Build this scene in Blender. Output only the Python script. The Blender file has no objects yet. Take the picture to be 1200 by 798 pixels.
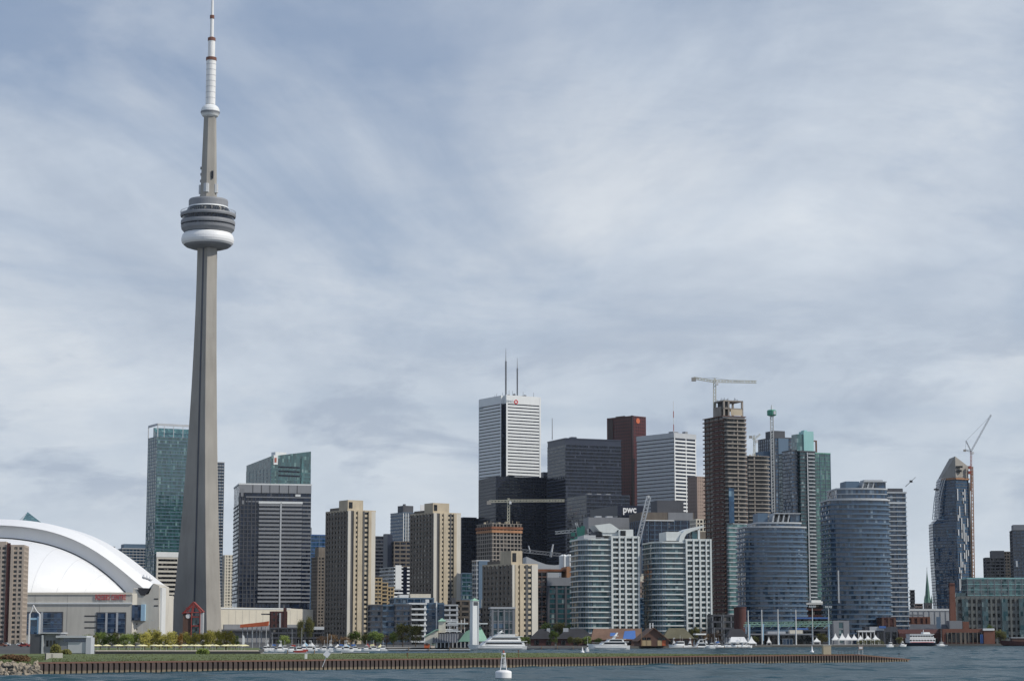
import bpy, math, random
import numpy as np
from mathutils import Vector, Matrix
random.seed(7)
R = math.radians
scene = bpy.context.scene
col = scene.collection

# ------------------------------------------------------------------ camera
F = 2500.0                      # focal length in photo pixels (photo 1200 x 798)
HC = 4.2                        # camera height above the water
PITCH = math.atan((748-399)/F)
cd = bpy.data.cameras.new('camera'); cam = bpy.data.objects.new('camera', cd); col.objects.link(cam)
cd.sensor_width = 36; cd.lens = 36*F/1200; cd.clip_start = 1; cd.clip_end = 60000
cam.location = (0, 0, HC); cam.rotation_euler = (math.pi/2+PITCH, 0, 0)
scene.camera = cam

# ------------------------------------------------------------------ sky, sun, exposure
SUN_AZ, SUN_EL = R(107), R(39)  # clockwise from the view direction; behind the right shoulder
w = bpy.data.worlds.new("World"); scene.world = w; w.use_nodes = True
def build_sky():
    nt = w.node_tree; N = nt.nodes; L = nt.links
    N.clear()
    def n(t, **k):
        o = N.new(t)
        for a, b in k.items(): setattr(o, a, b)
        return o
    out = n('ShaderNodeOutputWorld'); bg = n('ShaderNodeBackground'); L.new(bg.outputs[0], out.inputs[0])
    bg.inputs[1].default_value = 0.1
    sky = n('ShaderNodeTexSky', sky_type='NISHITA'); sky.sun_disc = False
    sky.sun_elevation = SUN_EL; sky.sun_rotation = SUN_AZ; sky.air_density = 1.0; sky.dust_density = 0.6; sky.ozone_density = 2.0
    tc = n('ShaderNodeTexCoord'); sep = n('ShaderNodeSeparateXYZ'); L.new(tc.outputs['Generated'], sep.inputs[0])
    def m(op, a, b=None, c=None):
        o = n('ShaderNodeMath', operation=op)
        for i, v in enumerate((a, b, c)):
            if v is None: continue
            if isinstance(v, (int, float)): o.inputs[i].default_value = v
            else: L.new(v, o.inputs[i])
        return o.outputs[0]
    zc = m('MAXIMUM', sep.outputs[2], 0.0)
    den = m('ADD', zc, 0.30)
    cx = m('DIVIDE', sep.outputs[0], den); cy = m('DIVIDE', sep.outputs[1], den)
    comb = n('ShaderNodeCombineXYZ'); L.new(cx, comb.inputs[0]); L.new(cy, comb.inputs[1]); comb.inputs[2].default_value = 0.0
    def noise(scale, detail, rough, dist, off, sx=1.0, sy=1.0, rot=0.0):
        mp = n('ShaderNodeMapping'); L.new(comb.outputs[0], mp.inputs[0])
        mp.inputs['Location'].default_value = off; mp.inputs['Scale'].default_value = (sx, sy, 1); mp.inputs['Rotation'].default_value = (0, 0, R(rot))
        t = n('ShaderNodeTexNoise'); t.inputs['Scale'].default_value = scale; t.inputs['Detail'].default_value = detail
        t.inputs['Roughness'].default_value = rough; t.inputs['Distortion'].default_value = dist
        L.new(mp.outputs[0], t.inputs[0]); return t.outputs[0]
    def ramp(f, stops):
        r = n('ShaderNodeValToRGB'); L.new(f, r.inputs[0]); e = r.color_ramp.elements
        while len(e) < len(stops): e.new(0.5)
        for i, (p, c) in enumerate(stops): e[i].position = p; e[i].color = (c[0], c[1], c[2], 1)
        return r.outputs[0]
    def mix(f, a, b, mode='MIX'):
        o = n('ShaderNodeMix', data_type='RGBA', blend_type=mode)
        if isinstance(f, (int, float)): o.inputs[0].default_value = f
        else: L.new(f, o.inputs[0])
        for i, v in ((6, a), (7, b)):
            if isinstance(v, tuple): o.inputs[i].default_value = (*v, 1)
            else: L.new(v, o.inputs[i])
        return o.outputs[2]
    cover = noise(1.5, 8, 0.55, 0.6, (3.9, 6.9, 0), 1.0, 0.8, 28)
    veil = noise(3.4, 12, 0.66, 0.35, (1.3, 2.2, 0), 0.75, 1.1, -32)
    fine = noise(2.5, 12, 0.60, 0.35, (8.3, 1.9, 0), 1.0, 0.75, 24)
    # clouds: sheets of pale grey with bluish grey undersides
    ccol = ramp(fine, [(0.36, (4.75, 5.45, 6.5)), (0.50, (5.85, 6.5, 7.4)), (0.64, (7.1, 7.55, 8.1))])
    vcol = ramp(veil, [(0.38, (0.85, 0.88, 0.92)), (0.48, (0.985, 0.985, 0.985)), (0.62, (1.09, 1.08, 1.06))])
    ccol = mix(1.0, ccol, vcol, 'MULTIPLY')
    # more open sky higher up
    up = m('MULTIPLY_ADD', zc, 0.80, -0.125)
    cv = m('SUBTRACT', cover, up)
    mask = ramp(cv, [(0.33, (0.22, 0.22, 0.22)), (0.46, (0.82, 0.82, 0.82)), (0.60, (1, 1, 1))])
    blue = mix(0.60, sky.outputs[0], (2.0, 2.85, 4.6))
    final = mix(mask, blue, ccol)
    # paler air low over the horizon, with a few grey cumulus puffs in it
    lowf = n('ShaderNodeMapRange'); lowf.interpolation_type = 'SMOOTHSTEP'; L.new(zc, lowf.inputs[0]); lowf.inputs[1].default_value = 0.0; lowf.inputs[2].default_value = 0.20; lowf.inputs[3].default_value = 0.62; lowf.inputs[4].default_value = 0.0
    final = mix(lowf.outputs[0], final, (6.5, 7.2, 7.85))
    c2 = n('ShaderNodeCombineXYZ'); L.new(sep.outputs[0], c2.inputs[0]); L.new(sep.outputs[1], c2.inputs[1]); L.new(zc, c2.inputs[2])
    mp = n('ShaderNodeMapping'); L.new(c2.outputs[0], mp.inputs[0]); mp.inputs['Scale'].default_value = (9, 9, 26); mp.inputs['Location'].default_value = (2.1, 0.4, 0.3)
    pt = n('ShaderNodeTexNoise'); pt.inputs['Scale'].default_value = 1.0; pt.inputs['Detail'].default_value = 9; pt.inputs['Roughness'].default_value = 0.62; pt.inputs['Distortion'].default_value = 0.3; L.new(mp.outputs[0], pt.inputs[0])
    pm = ramp(pt.outputs[0], [(0.51, (0, 0, 0)), (0.61, (1, 1, 1))])
    b1 = n('ShaderNodeMapRange'); b1.interpolation_type = 'SMOOTHSTEP'; L.new(zc, b1.inputs[0]); b1.inputs[1].default_value = 0.045; b1.inputs[2].default_value = 0.075; 
    b2 = n('ShaderNodeMapRange'); b2.interpolation_type = 'SMOOTHSTEP'; L.new(zc, b2.inputs[0]); b2.inputs[1].default_value = 0.11; b2.inputs[2].default_value = 0.17; b2.inputs[3].default_value = 1; b2.inputs[4].default_value = 0
    pf = m('MULTIPLY', m('MULTIPLY', b1.outputs[0], b2.outputs[0]), pm); pf = m('MULTIPLY', pf, 0.75)
    final = mix(pf, final, (3.9, 4.6, 5.7))
    L.new(final, bg.inputs[0])
build_sky()
sd = bpy.data.lights.new('sun', 'SUN'); sun = bpy.data.objects.new('sun', sd); col.objects.link(sun)
sd.energy = 3.3; sd.angle = R(0.6); sd.color = (1.0, 0.94, 0.84)
SV = Vector((math.sin(SUN_AZ)*math.cos(SUN_EL), math.cos(SUN_AZ)*math.cos(SUN_EL), math.sin(SUN_EL)))
sun.rotation_euler = (-SV).to_track_quat('-Z', 'Y').to_euler(); sun.location = (600, 0, 900)
vs = scene.view_settings
vs.view_transform = 'Standard'; vs.look = 'None'; vs.gamma = 1; vs.use_curve_mapping = False; vs.exposure = 0.0
scene.cycles.use_denoising = True
scene.cycles.max_bounces = 6; scene.cycles.diffuse_bounces = 2; scene.cycles.glossy_bounces = 3; scene.cycles.transmission_bounces = 2

# ------------------------------------------------------------------ picture <-> place
G = 1.0                          # level of the land above the water
cp, sp_ = math.cos(PITCH), math.sin(PITCH)
def mk(px, py):
    a = (px-600)/F; b = (399-py)/F; q = cp-b*sp_
    return a/q, (sp_+b*cp)/q
def at(px, py, Y):               # the point at distance Y seen at a photo pixel
    a, k = mk(px, py); return Vector((a*Y, Y, HC+k*Y))
def gx(px, Y, py=748): return mk(px, py)[0]*Y
def gz(py, Y): return HC+mk(600, py)[1]*Y

# ------------------------------------------------------------------ mesh helpers
class MB:
    def __init__(s): s.v = []; s.f = []
    def add(s, vs_, fs):
        o = len(s.v); s.v += [tuple(p) for p in vs_]; s.f += [tuple(i+o for i in f) for f in fs]; return s
    def box(s, x0, y0, z0, x1, y1, z1):
        return s.add([(x0,y0,z0),(x1,y0,z0),(x1,y1,z0),(x0,y1,z0),(x0,y0,z1),(x1,y0,z1),(x1,y1,z1),(x0,y1,z1)],
                     [(3,2,1,0),(4,5,6,7),(0,1,5,4),(1,2,6,5),(2,3,7,6),(3,0,4,7)])
    def prism(s, fp, z0, z1, fp2=None):
        n = len(fp); fp2 = fp2 or fp
        z0s = z0 if isinstance(z0, (list, tuple)) else [z0]*n
        z1s = z1 if isinstance(z1, (list, tuple)) else [z1]*n
        return s.add([(x,y,z) for (x,y),z in zip(fp,z0s)]+[(x,y,z) for (x,y),z in zip(fp2,z1s)],
                     [tuple(range(n-1,-1,-1)), tuple(range(n,2*n))]+[(i,(i+1)%n,(i+1)%n+n,i+n) for i in range(n)])
    def xprism(s, poly, y0, y1, poly2=None):        # outline in x-z, extruded along y
        n = len(poly); poly2 = poly2 or poly
        return s.add([(x,y0,z) for x,z in poly]+[(x,y1,z) for x,z in poly2],
                     [tuple(range(n)), tuple(range(2*n-1,n-1,-1))]+[(i,i+n,(i+1)%n+n,(i+1)%n) for i in range(n)])
    def yprism(s, poly, x0, x1):                    # outline in y-z, extruded along x
        n = len(poly)
        return s.add([(x0,y,z) for y,z in poly]+[(x1,y,z) for y,z in poly],
                     [tuple(range(n-1,-1,-1)), tuple(range(n,2*n))]+[(i,(i+1)%n,(i+1)%n+n,i+n) for i in range(n)])
    def lathe(s, prof, n=24, c=(0,0)):
        o = []; fs = []
        for r, z in prof:
            for i in range(n):
                a = 2*math.pi*i/n; o.append((c[0]+r*math.cos(a), c[1]+r*math.sin(a), z))
        for j in range(len(prof)-1):
            for i in range(n): fs.append((j*n+i, j*n+(i+1)%n, (j+1)*n+(i+1)%n, (j+1)*n+i))
        fs.append(tuple(range(n-1,-1,-1))); k = (len(prof)-1)*n; fs.append(tuple(range(k,k+n)))
        return s.add(o, fs)
    def tube(s, a, b, r0, r1=None, n=6):
        r1 = r0 if r1 is None else r1
        a = Vector(a); b = Vector(b); d = (b-a).normalized()
        u = d.orthogonal().normalized(); v = d.cross(u)
        vs_ = [a+(u*math.cos(2*math.pi*i/n)+v*math.sin(2*math.pi*i/n))*r0 for i in range(n)]+[b+(u*math.cos(2*math.pi*i/n)+v*math.sin(2*math.pi*i/n))*r1 for i in range(n)]
        return s.add(vs_, [tuple(range(n-1,-1,-1)), tuple(range(n,2*n))]+[(i,(i+1)%n,(i+1)%n+n,i+n) for i in range(n)])
    def build(s, name, mat, parent=None, loc=(0,0,0), rot=None, smooth=False):
        me = bpy.data.meshes.new(name); me.from_pydata(s.v, [], s.f); me.update()
        if smooth: me.polygons.foreach_set('use_smooth', [True]*len(me.polygons))
        me.materials.append(mat)
        o = bpy.data.objects.new(name, me); col.objects.link(o); o.location = loc
        if rot is not None: o.rotation_euler = rot
        if parent is not None: o.parent = parent
        return o
def dupe(o, parent=None, loc=None, rz=None):
    c = o.copy(); col.objects.link(c)
    if parent is not None: c.parent = parent
    if loc is not None: c.location = loc
    if rz is not None: c.rotation_euler = (0,0,rz)
    return c
def tag(o, label=None, cat=None, group=None, kind=None):
    if label: o['label'] = label
    if cat: o['category'] = cat
    if group: o['group'] = group
    if kind: o['kind'] = kind
    return o
def thing(name, label, cat, loc, rz=0, group=None):
    o = bpy.data.objects.new(name, None); col.objects.link(o); o.location = loc; o.rotation_euler = (0,0,rz); o.empty_display_size = 5
    return tag(o, label, cat, group)
KIDS = {}
def copy_tree(o, parent=None, top=True):
    c = o.copy(); col.objects.link(c)
    if parent is not None: c.parent = parent
    for ch in list(o.children): copy_tree(ch, c)
    return c
def offset(fp, d):
    n = len(fp); out = []
    for i in range(n):
        p0 = Vector(fp[i-1]); p1 = Vector(fp[i]); p2 = Vector(fp[(i+1)%n])
        e0 = (p1-p0).normalized(); e1 = (p2-p1).normalized()
        n0 = Vector((e0.y,-e0.x)); n1 = Vector((e1.y,-e1.x)); b = n0+n1
        b = b/max(0.3, b.dot(n0)) if b.length > 1e-6 else n0
        out.append(tuple(p1+b*d))
    return out

# ------------------------------------------------------------------ materials
M = {}
def _base(name):
    m = bpy.data.materials.new(name); m.use_nodes = True; nt = m.node_tree
    return m, nt, nt.nodes['Principled BSDF']
def mat(name, c, rough=0.7, var=0.12, scale=0.25, metal=0.0, spec=0.4, streak=True):
    """a weathered opaque surface: blotches plus vertical rain streaks"""
    m, nt, b = _base(name); N, L = nt.nodes, nt.links
    tc = N.new('ShaderNodeTexCoord')
    mp = N.new('ShaderNodeMapping'); L.new(tc.outputs['Object'], mp.inputs[0]); mp.inputs['Scale'].default_value = (scale*3, scale*3, scale*0.35) if streak else (scale*2,)*3
    t = N.new('ShaderNodeTexNoise'); t.inputs['Scale'].default_value = 1; t.inputs['Detail'].default_value = 6; t.inputs['Roughness'].default_value = 0.65; L.new(mp.outputs[0], t.inputs[0])
    t2 = N.new('ShaderNodeTexNoise'); t2.inputs['Scale'].default_value = scale*0.4; t2.inputs['Detail'].default_value = 4; L.new(tc.outputs['Object'], t2.inputs[0])
    ad = N.new('ShaderNodeMath'); ad.operation = 'ADD'; L.new(t.outputs[0], ad.inputs[0]); L.new(t2.outputs[0], ad.inputs[1])
    mr = N.new('ShaderNodeMapRange'); L.new(ad.outputs[0], mr.inputs[0]); mr.inputs[1].default_value = 0.6; mr.inputs[2].default_value = 1.4
    mr.inputs[3].default_value = 1-var*1.6; mr.inputs[4].default_value = 1+var
    mx = N.new('ShaderNodeMix'); mx.data_type = 'RGBA'; mx.blend_type = 'MULTIPLY'; mx.inputs[0].default_value = 1
    mx.inputs[6].default_value = (*c, 1); L.new(mr.outputs[0], mx.inputs[7]); L.new(mx.outputs[2], b.inputs['Base Color'])
    b.inputs['Roughness'].default_value = rough; b.inputs['Metallic'].default_value = metal; b.inputs['Specular IOR Level'].default_value = spec
    M[name] = m; return m
def glass(name, c, px=1.6, pz=3.0, var=0.45, blinds=0.12, bcol=(0.30,0.30,0.28), rough=0.06, ior=1.7, wob=0.045, metal=0.0):
    """curtain-wall glass: every pane its own tint, tilt and blind"""
    m, nt, b = _base(name); N, L = nt.nodes, nt.links
    tc = N.new('ShaderNodeTexCoord')
    mp = N.new('ShaderNodeMapping'); L.new(tc.outputs['Object'], mp.inputs[0]); mp.inputs['Scale'].default_value = (1/px, 1/px, 1/pz); mp.inputs['Location'].default_value = (0.37, 0.37, 0.02)
    fl = N.new('ShaderNodeVectorMath'); fl.operation = 'FLOOR'; L.new(mp.outputs[0], fl.inputs[0])
    wn = N.new('ShaderNodeTexWhiteNoise'); L.new(fl.outputs[0], wn.inputs[0])
    mr = N.new('ShaderNodeMapRange'); L.new(wn.outputs['Value'], mr.inputs[0]); mr.inputs[3].default_value = 1-var; mr.inputs[4].default_value = 1+var
    mx = N.new('ShaderNodeMix'); mx.data_type = 'RGBA'; mx.blend_type = 'MULTIPLY'; mx.inputs[0].default_value = 1
    mx.inputs[6].default_value = (*c, 1); L.new(mr.outputs[0], mx.inputs[7])
    sp = N.new('ShaderNodeSeparateColor'); L.new(wn.outputs['Color'], sp.inputs[0])
    lt = N.new('ShaderNodeMath'); lt.operation = 'LESS_THAN'; L.new(sp.outputs[2], lt.inputs[0]); lt.inputs[1].default_value = blinds
    m2 = N.new('ShaderNodeMath'); m2.operation = 'MULTIPLY'; L.new(lt.outputs[0], m2.inputs[0]); L.new(sp.outputs[0], m2.inputs[1])
    mb = N.new('ShaderNodeMix'); mb.data_type = 'RGBA'; L.new(m2.outputs[0], mb.inputs[0]); L.new(mx.outputs[2], mb.inputs[6]); mb.inputs[7].default_value = (*bcol, 1)
    L.new(mb.outputs[2], b.inputs['Base Color'])
    ge = N.new('ShaderNodeNewGeometry')
    sb = N.new('ShaderNodeVectorMath'); sb.operation = 'SUBTRACT'; L.new(wn.outputs['Color'], sb.inputs[0]); sb.inputs[1].default_value = (0.5,0.5,0.5)
    sc = N.new('ShaderNodeVectorMath'); sc.operation = 'SCALE'; L.new(sb.outputs[0], sc.inputs[0]); sc.inputs['Scale'].default_value = wob*2
    av = N.new('ShaderNodeVectorMath'); av.operation = 'ADD'; L.new(ge.outputs['Normal'], av.inputs[0]); L.new(sc.outputs[0], av.inputs[1])
    nv = N.new('ShaderNodeVectorMath'); nv.operation = 'NORMALIZE'; L.new(av.outputs[0], nv.inputs[0]); L.new(nv.outputs[0], b.inputs['Normal'])
    b.inputs['Roughness'].default_value = rough; b.inputs['IOR'].default_value = ior; b.inputs['Metallic'].default_value = metal
    M[name] = m; return m
mat('concrete_tan', (0.50,0.43,0.32), 0.85, 0.17); mat('brick_cream', (0.44,0.375,0.315), 0.85, 0.1); mat('concrete_pale', (0.58,0.555,0.495), 0.85, 0.10, 0.15); mat('concrete_grey', (0.34,0.32,0.29), 0.85, 0.12)
mat('concrete_brown', (0.17,0.145,0.12), 0.85, 0.22); mat('concrete_raw', (0.30,0.27,0.24), 0.9, 0.2); mat('concrete_dark', (0.10,0.10,0.105), 0.8, 0.15)  # concrete_brown is darkened to carry shade on the tan towers' left walls
mat('tower_concrete', (0.345,0.328,0.298), 0.9, 0.17, 0.07); mat('condo_white', (0.68,0.715,0.70), 0.5, 0.07); mat('joint_dark', (0.10,0.10,0.10), 0.8)
mat('white_panel', (0.74,0.76,0.76), 0.5, 0.05); mat('white_paint', (0.78,0.78,0.77), 0.45, 0.06); mat('white_membrane', (0.80,0.81,0.82), 0.5, 0.03, 0.05); mat('cream_panel', (0.72,0.67,0.56), 0.7, 0.07)
mat('pale_grey', (0.48,0.50,0.52), 0.5, 0.08); mat('mid_grey', (0.24,0.25,0.27), 0.6, 0.1); mat('slate', (0.085,0.09,0.105), 0.7, 0.2); mat('condo_grey', (0.185,0.195,0.185), 0.85, 0.1); mat('band_grey', (0.27,0.28,0.30), 0.5, 0.08); mat('blue_grey', (0.105,0.165,0.24), 0.5, 0.1)
mat('black_steel', (0.010,0.015,0.034), 0.4, 0.1); mat('black_band', (0.034,0.043,0.070), 0.4, 0.1); mat('black_band_light', (0.046,0.057,0.088), 0.4, 0.1); mat('dark_metal', (0.04,0.04,0.045), 0.5, 0.15)
mat('red_granite', (0.095,0.024,0.026), 0.35, 0.1); mat('red_granite_dark', (0.030,0.012,0.014), 0.35, 0.1); mat('brick', (0.19,0.085,0.06), 0.85, 0.15); mat('brick_dark', (0.085,0.035,0.032), 0.85, 0.15)
mat('brick_brown', (0.15,0.085,0.065), 0.85, 0.15); mat('brick_pale', (0.34,0.26,0.22), 0.85, 0.1); mat('rust', (0.24,0.10,0.055), 0.85, 0.3); mat('formwork', (0.42,0.22,0.12), 0.85, 0.2); mat('plywood', (0.50,0.38,0.22), 0.85, 0.2)
mat('red_paint', (0.30,0.05,0.042), 0.5, 0.08); mat('orange_paint', (0.55,0.13,0.05), 0.5, 0.08); mat('blue_paint', (0.07,0.16,0.42), 0.5, 0.1); mat('sky_paint', (0.36,0.55,0.70), 0.5, 0.06)
mat('crane_cream', (0.62,0.60,0.48), 0.5, 0.08); mat('crane_white', (0.62,0.63,0.62), 0.5, 0.08); mat('crane_red', (0.38,0.10,0.07), 0.5, 0.08); mat('tarp_green', (0.10,0.33,0.24), 0.7, 0.2)
mat('copper_green', (0.30,0.50,0.38), 0.7, 0.15); mat('spire_green', (0.10,0.20,0.16), 0.7, 0.15); mat('shingle_brown', (0.19,0.115,0.08), 0.9, 0.2); mat('shingle_olive', (0.13,0.12,0.075), 0.9, 0.2); mat('shingle_dark', (0.035,0.035,0.04), 0.9, 0.2)
mat('umbrella_yellow', (0.80,0.74,0.42), 0.7, 0.04); mat('tent_white', (0.80,0.80,0.78), 0.6, 0.03); mat('boat_white', (0.78,0.79,0.79), 0.3, 0.04, 0.5); mat('boat_window', (0.012,0.015,0.02), 0.15, 0.05); mat('boat_blue', (0.05,0.09,0.16), 0.35, 0.1)
mat('teal_panel', (0.32,0.58,0.57), 0.4, 0.08); mat('sign_white', (0.85,0.85,0.85), 0.5, 0.02); mat('sign_red', (0.60,0.035,0.04), 0.5, 0.03); mat('sign_grey', (0.33,0.38,0.42), 0.5, 0.03); mat('wood', (0.25,0.17,0.10), 0.8, 0.2); mat('roof_gravel', (0.30,0.29,0.27), 0.95, 0.15)
glass('glass_office', (0.008,0.015,0.034), 1.5, 4.0, 0.5, 0.03, (0.14,0.14,0.15), ior=1.5)
glass('glass_black', (0.007,0.010,0.020), 1.5, 3.9, 0.5, 0.05, (0.06,0.07,0.10), ior=1.45)
glass('glass_dark', (0.014,0.018,0.022), 1.4, 3.0, 0.6, 0.16, (0.32,0.30,0.26), ior=1.5)  # pale blinds also stand in for bright reflections in tan tower windows
glass('glass_shadow', (0.010,0.011,0.013), 1.4, 3.0, 0.6, 0.10, (0.22,0.20,0.18), ior=1.45)
glass('glass_blue', (0.018,0.047,0.092), 1.5, 3.0, 0.55, 0.10, (0.20,0.26,0.32), ior=1.72)
glass('glass_teal', (0.022,0.070,0.082), 1.6, 3.0, 0.4, 0.14, (0.26,0.34,0.34), ior=1.7)
glass('glass_green', (0.030,0.082,0.086), 1.8, 3.7, 0.40, 0.16, (0.16,0.28,0.27), ior=1.9)
glass('glass_sea', (0.05,0.13,0.135), 1.8, 3.2, 0.35, 0.1, (0.25,0.36,0.36), ior=1.8)
glass('glass_azure', (0.011,0.048,0.105), 2.0, 3.6, 0.35, 0.06, (0.16,0.26,0.34), ior=1.62)
glass('glass_stadium', (0.020,0.045,0.095), 2.4, 2.6, 0.5, 0.15, (0.10,0.16,0.26), ior=1.6)
# ------------------------------------------------------------------ the ground and the water
def water_mat():
    m, nt, b = _base('water'); N, L = nt.nodes, nt.links
    tc = N.new('ShaderNodeTexCoord')
    mp = N.new('ShaderNodeMapping'); L.new(tc.outputs['Object'], mp.inputs[0]); mp.inputs['Scale'].default_value = (0.35, 0.9, 1)
    t = N.new('ShaderNodeTexNoise'); t.inputs['Scale'].default_value = 1.0; t.inputs['Detail'].default_value = 5; L.new(mp.outputs[0], t.inputs[0])
    bp = N.new('ShaderNodeBump'); bp.inputs['Strength'].default_value = 0.5; bp.inputs['Distance'].default_value = 0.25; L.new(t.outputs[0], bp.inputs['Height']); L.new(bp.outputs[0], b.inputs['Normal'])
    mp2 = N.new('ShaderNodeMapping'); L.new(tc.outputs['Object'], mp2.inputs[0]); mp2.inputs['Scale'].default_value = (0.012, 0.03, 1)
    t2 = N.new('ShaderNodeTexNoise'); t2.inputs['Scale'].default_value = 1.0; t2.inputs['Detail'].default_value = 3; L.new(mp2.outputs[0], t2.inputs[0])
    mx = N.new('ShaderNodeMix'); mx.data_type = 'RGBA'; L.new(t2.outputs[0], mx.inputs[0]); mx.inputs[6].default_value = (0.018,0.052,0.070,1); mx.inputs[7].default_value = (0.029,0.071,0.088,1)
    L.new(mx.outputs[2], b.inputs['Base Color'])
    b.inputs['Roughness'].default_value = 0.6; b.inputs['Specular IOR Level'].default_value = 0.0
    gl = N.new('ShaderNodeBsdfGlossy'); gl.inputs['Roughness'].default_value = 0.16; L.new(bp.outputs[0], gl.inputs['Normal'])
    fr = N.new('ShaderNodeFresnel'); fr.inputs['IOR'].default_value = 1.33; L.new(bp.outputs[0], fr.inputs['Normal'])
    fm = N.new('ShaderNodeMath'); fm.operation = 'MULTIPLY'; L.new(fr.outputs[0], fm.inputs[0]); fm.inputs[1].default_value = 0.46   # wavelets hide much of the mirror
    ms = N.new('ShaderNodeMixShader'); L.new(fm.outputs[0], ms.inputs[0]); L.new(b.outputs[0], ms.inputs[1]); L.new(gl.outputs[0], ms.inputs[2])
    L.new(ms.outputs[0], nt.nodes['Material Output'].inputs[0])
    return m
WATER = water_mat()
def grid_mesh(name, X, Y, Z, m):
    ny, nx = Z.shape
    co = np.stack([X, Y, Z], -1).reshape(-1, 3).astype(np.float32)
    i = np.arange(ny*nx).reshape(ny, nx)
    q = np.stack([i[:-1,:-1], i[:-1,1:], i[1:,1:], i[1:,:-1]], -1).reshape(-1, 4)
    me = bpy.data.meshes.new(name); me.vertices.add(len(co)); me.vertices.foreach_set('co', co.ravel())
    me.loops.add(q.size); me.loops.foreach_set('vertex_index', q.ravel().astype(np.int32))
    me.polygons.add(len(q)); me.polygons.foreach_set('loop_start', np.arange(0, q.size, 4, dtype=np.int32)); me.polygons.foreach_set('loop_total', np.full(len(q), 4, np.int32))
    me.polygons.foreach_set('use_smooth', np.ones(len(q), bool)); me.update(calc_edges=True); me.validate()
    me.materials.append(m); o = bpy.data.objects.new(name, me); col.objects.link(o); return o
def make_water():
    rng = np.random.default_rng(3)
    ys = np.concatenate([np.linspace(-400, 150, 12)[:-1], np.linspace(150, 210, 40)[:-1], np.linspace(210, 470, 560)[:-1], np.linspace(470, 800, 240)[:-1], np.linspace(800, 1500, 120)])
    xs = np.concatenate([np.linspace(-2500, -160, 14)[:-1], np.linspace(-160, 260, 560)[:-1], np.linspace(260, 2500, 14)])
    X, Y = np.meshgrid(xs, ys); Z = np.zeros_like(X)
    for k in range(46):
        lam = rng.uniform(1.6, 9.0); th = rng.normal(R(115), 0.5); a = 0.0085*lam**0.75
        kx, ky = math.cos(th)*2*math.pi/lam, math.sin(th)*2*math.pi/lam
        ph = kx*X+ky*Y+rng.uniform(0, 6.28)+0.6*np.sin(X*0.013*rng.uniform(.5,1.5)+Y*0.017*rng.uniform(.5,1.5))
        Z += a*(np.sin(ph)+0.25*np.cos(2*ph))
    Z *= 0.75+0.45*np.sin(X*0.021+Y*0.013+1.0)*np.sin(Y*0.031-X*0.009)+0.25*np.sin(X*0.05+0.6*np.sin(Y*0.04))*np.sin(Y*0.11+X*.01)
    amp = np.clip((Y-150)/60, 0, 1)*np.clip((1400-Y)/600, 0.0, 1)*np.clip((X+160)/20, 0, 1)*np.clip((260-X)/20, 0, 1)
    tag(grid_mesh('water', X, Y, Z*amp, WATER), kind='structure')
make_water()
mat('ground_city', (0.075,0.075,0.072), 0.95, 0.25, 0.02, streak=False)
mat('grass', (0.115,0.145,0.045), 0.95, 0.35, 0.12, streak=False); mat('sand', (0.42,0.37,0.28), 0.95, 0.12, 0.1, streak=False); mat('paving', (0.34,0.33,0.31), 0.9, 0.12, 0.1, streak=False); mat('quay_wall', (0.10,0.10,0.10), 0.9, 0.25)
def P2(px, Y): return (gx(px, Y), Y)
shore = [(-700,230), (gx(-30,255),255), (gx(20,252),252), (gx(46,258),258), (gx(56,330),330), (gx(75,392),392), (gx(104,400),400), (gx(112,545),545), (gx(305,545),545), (gx(312,765),765),
         (gx(455,765),765), (gx(470,775),775), (gx(565,800),800), (gx(650,880),880), (gx(800,950),950), (gx(905,1080),1080), (gx(1050,1120),1120), (gx(1058,1290),1290), (gx(1230,1330),1330), (2600,1500), (9000,12000), (-9000,12000)]
tag(MB().prism(shore, -1.5, G).build('ground', M['ground_city']), kind='structure')
def sheet(name, pts, z0, z1, m): return tag(MB().prism(pts, z0, z1).build(name, M[m]), kind='structure')
sheet('beach', [P2(112,546), P2(304,546), P2(303,592), P2(112,592)], G-0.2, G+0.10, 'sand')
sheet('lawn', [P2(-140,258), P2(40,262), P2(74,394), P2(103,402), P2(100,470), P2(-140,430)], G-0.2, G+0.06, 'grass')
sheet('park_lawn', [P2(110,594), P2(304,594), P2(307,740), P2(70,740)], G-0.2, G+0.12, 'grass')
sheet('promenade', [P2(905,1082), P2(1049,1122), P2(1049,1180), P2(905,1150)], G-0.2, G+0.08, 'paving')
sheet('marina_quay', [P2(314,767), P2(454,767), P2(468,777), P2(560,802), P2(560,830), P2(314,800)], G-0.2, G+0.08, 'paving')

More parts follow.
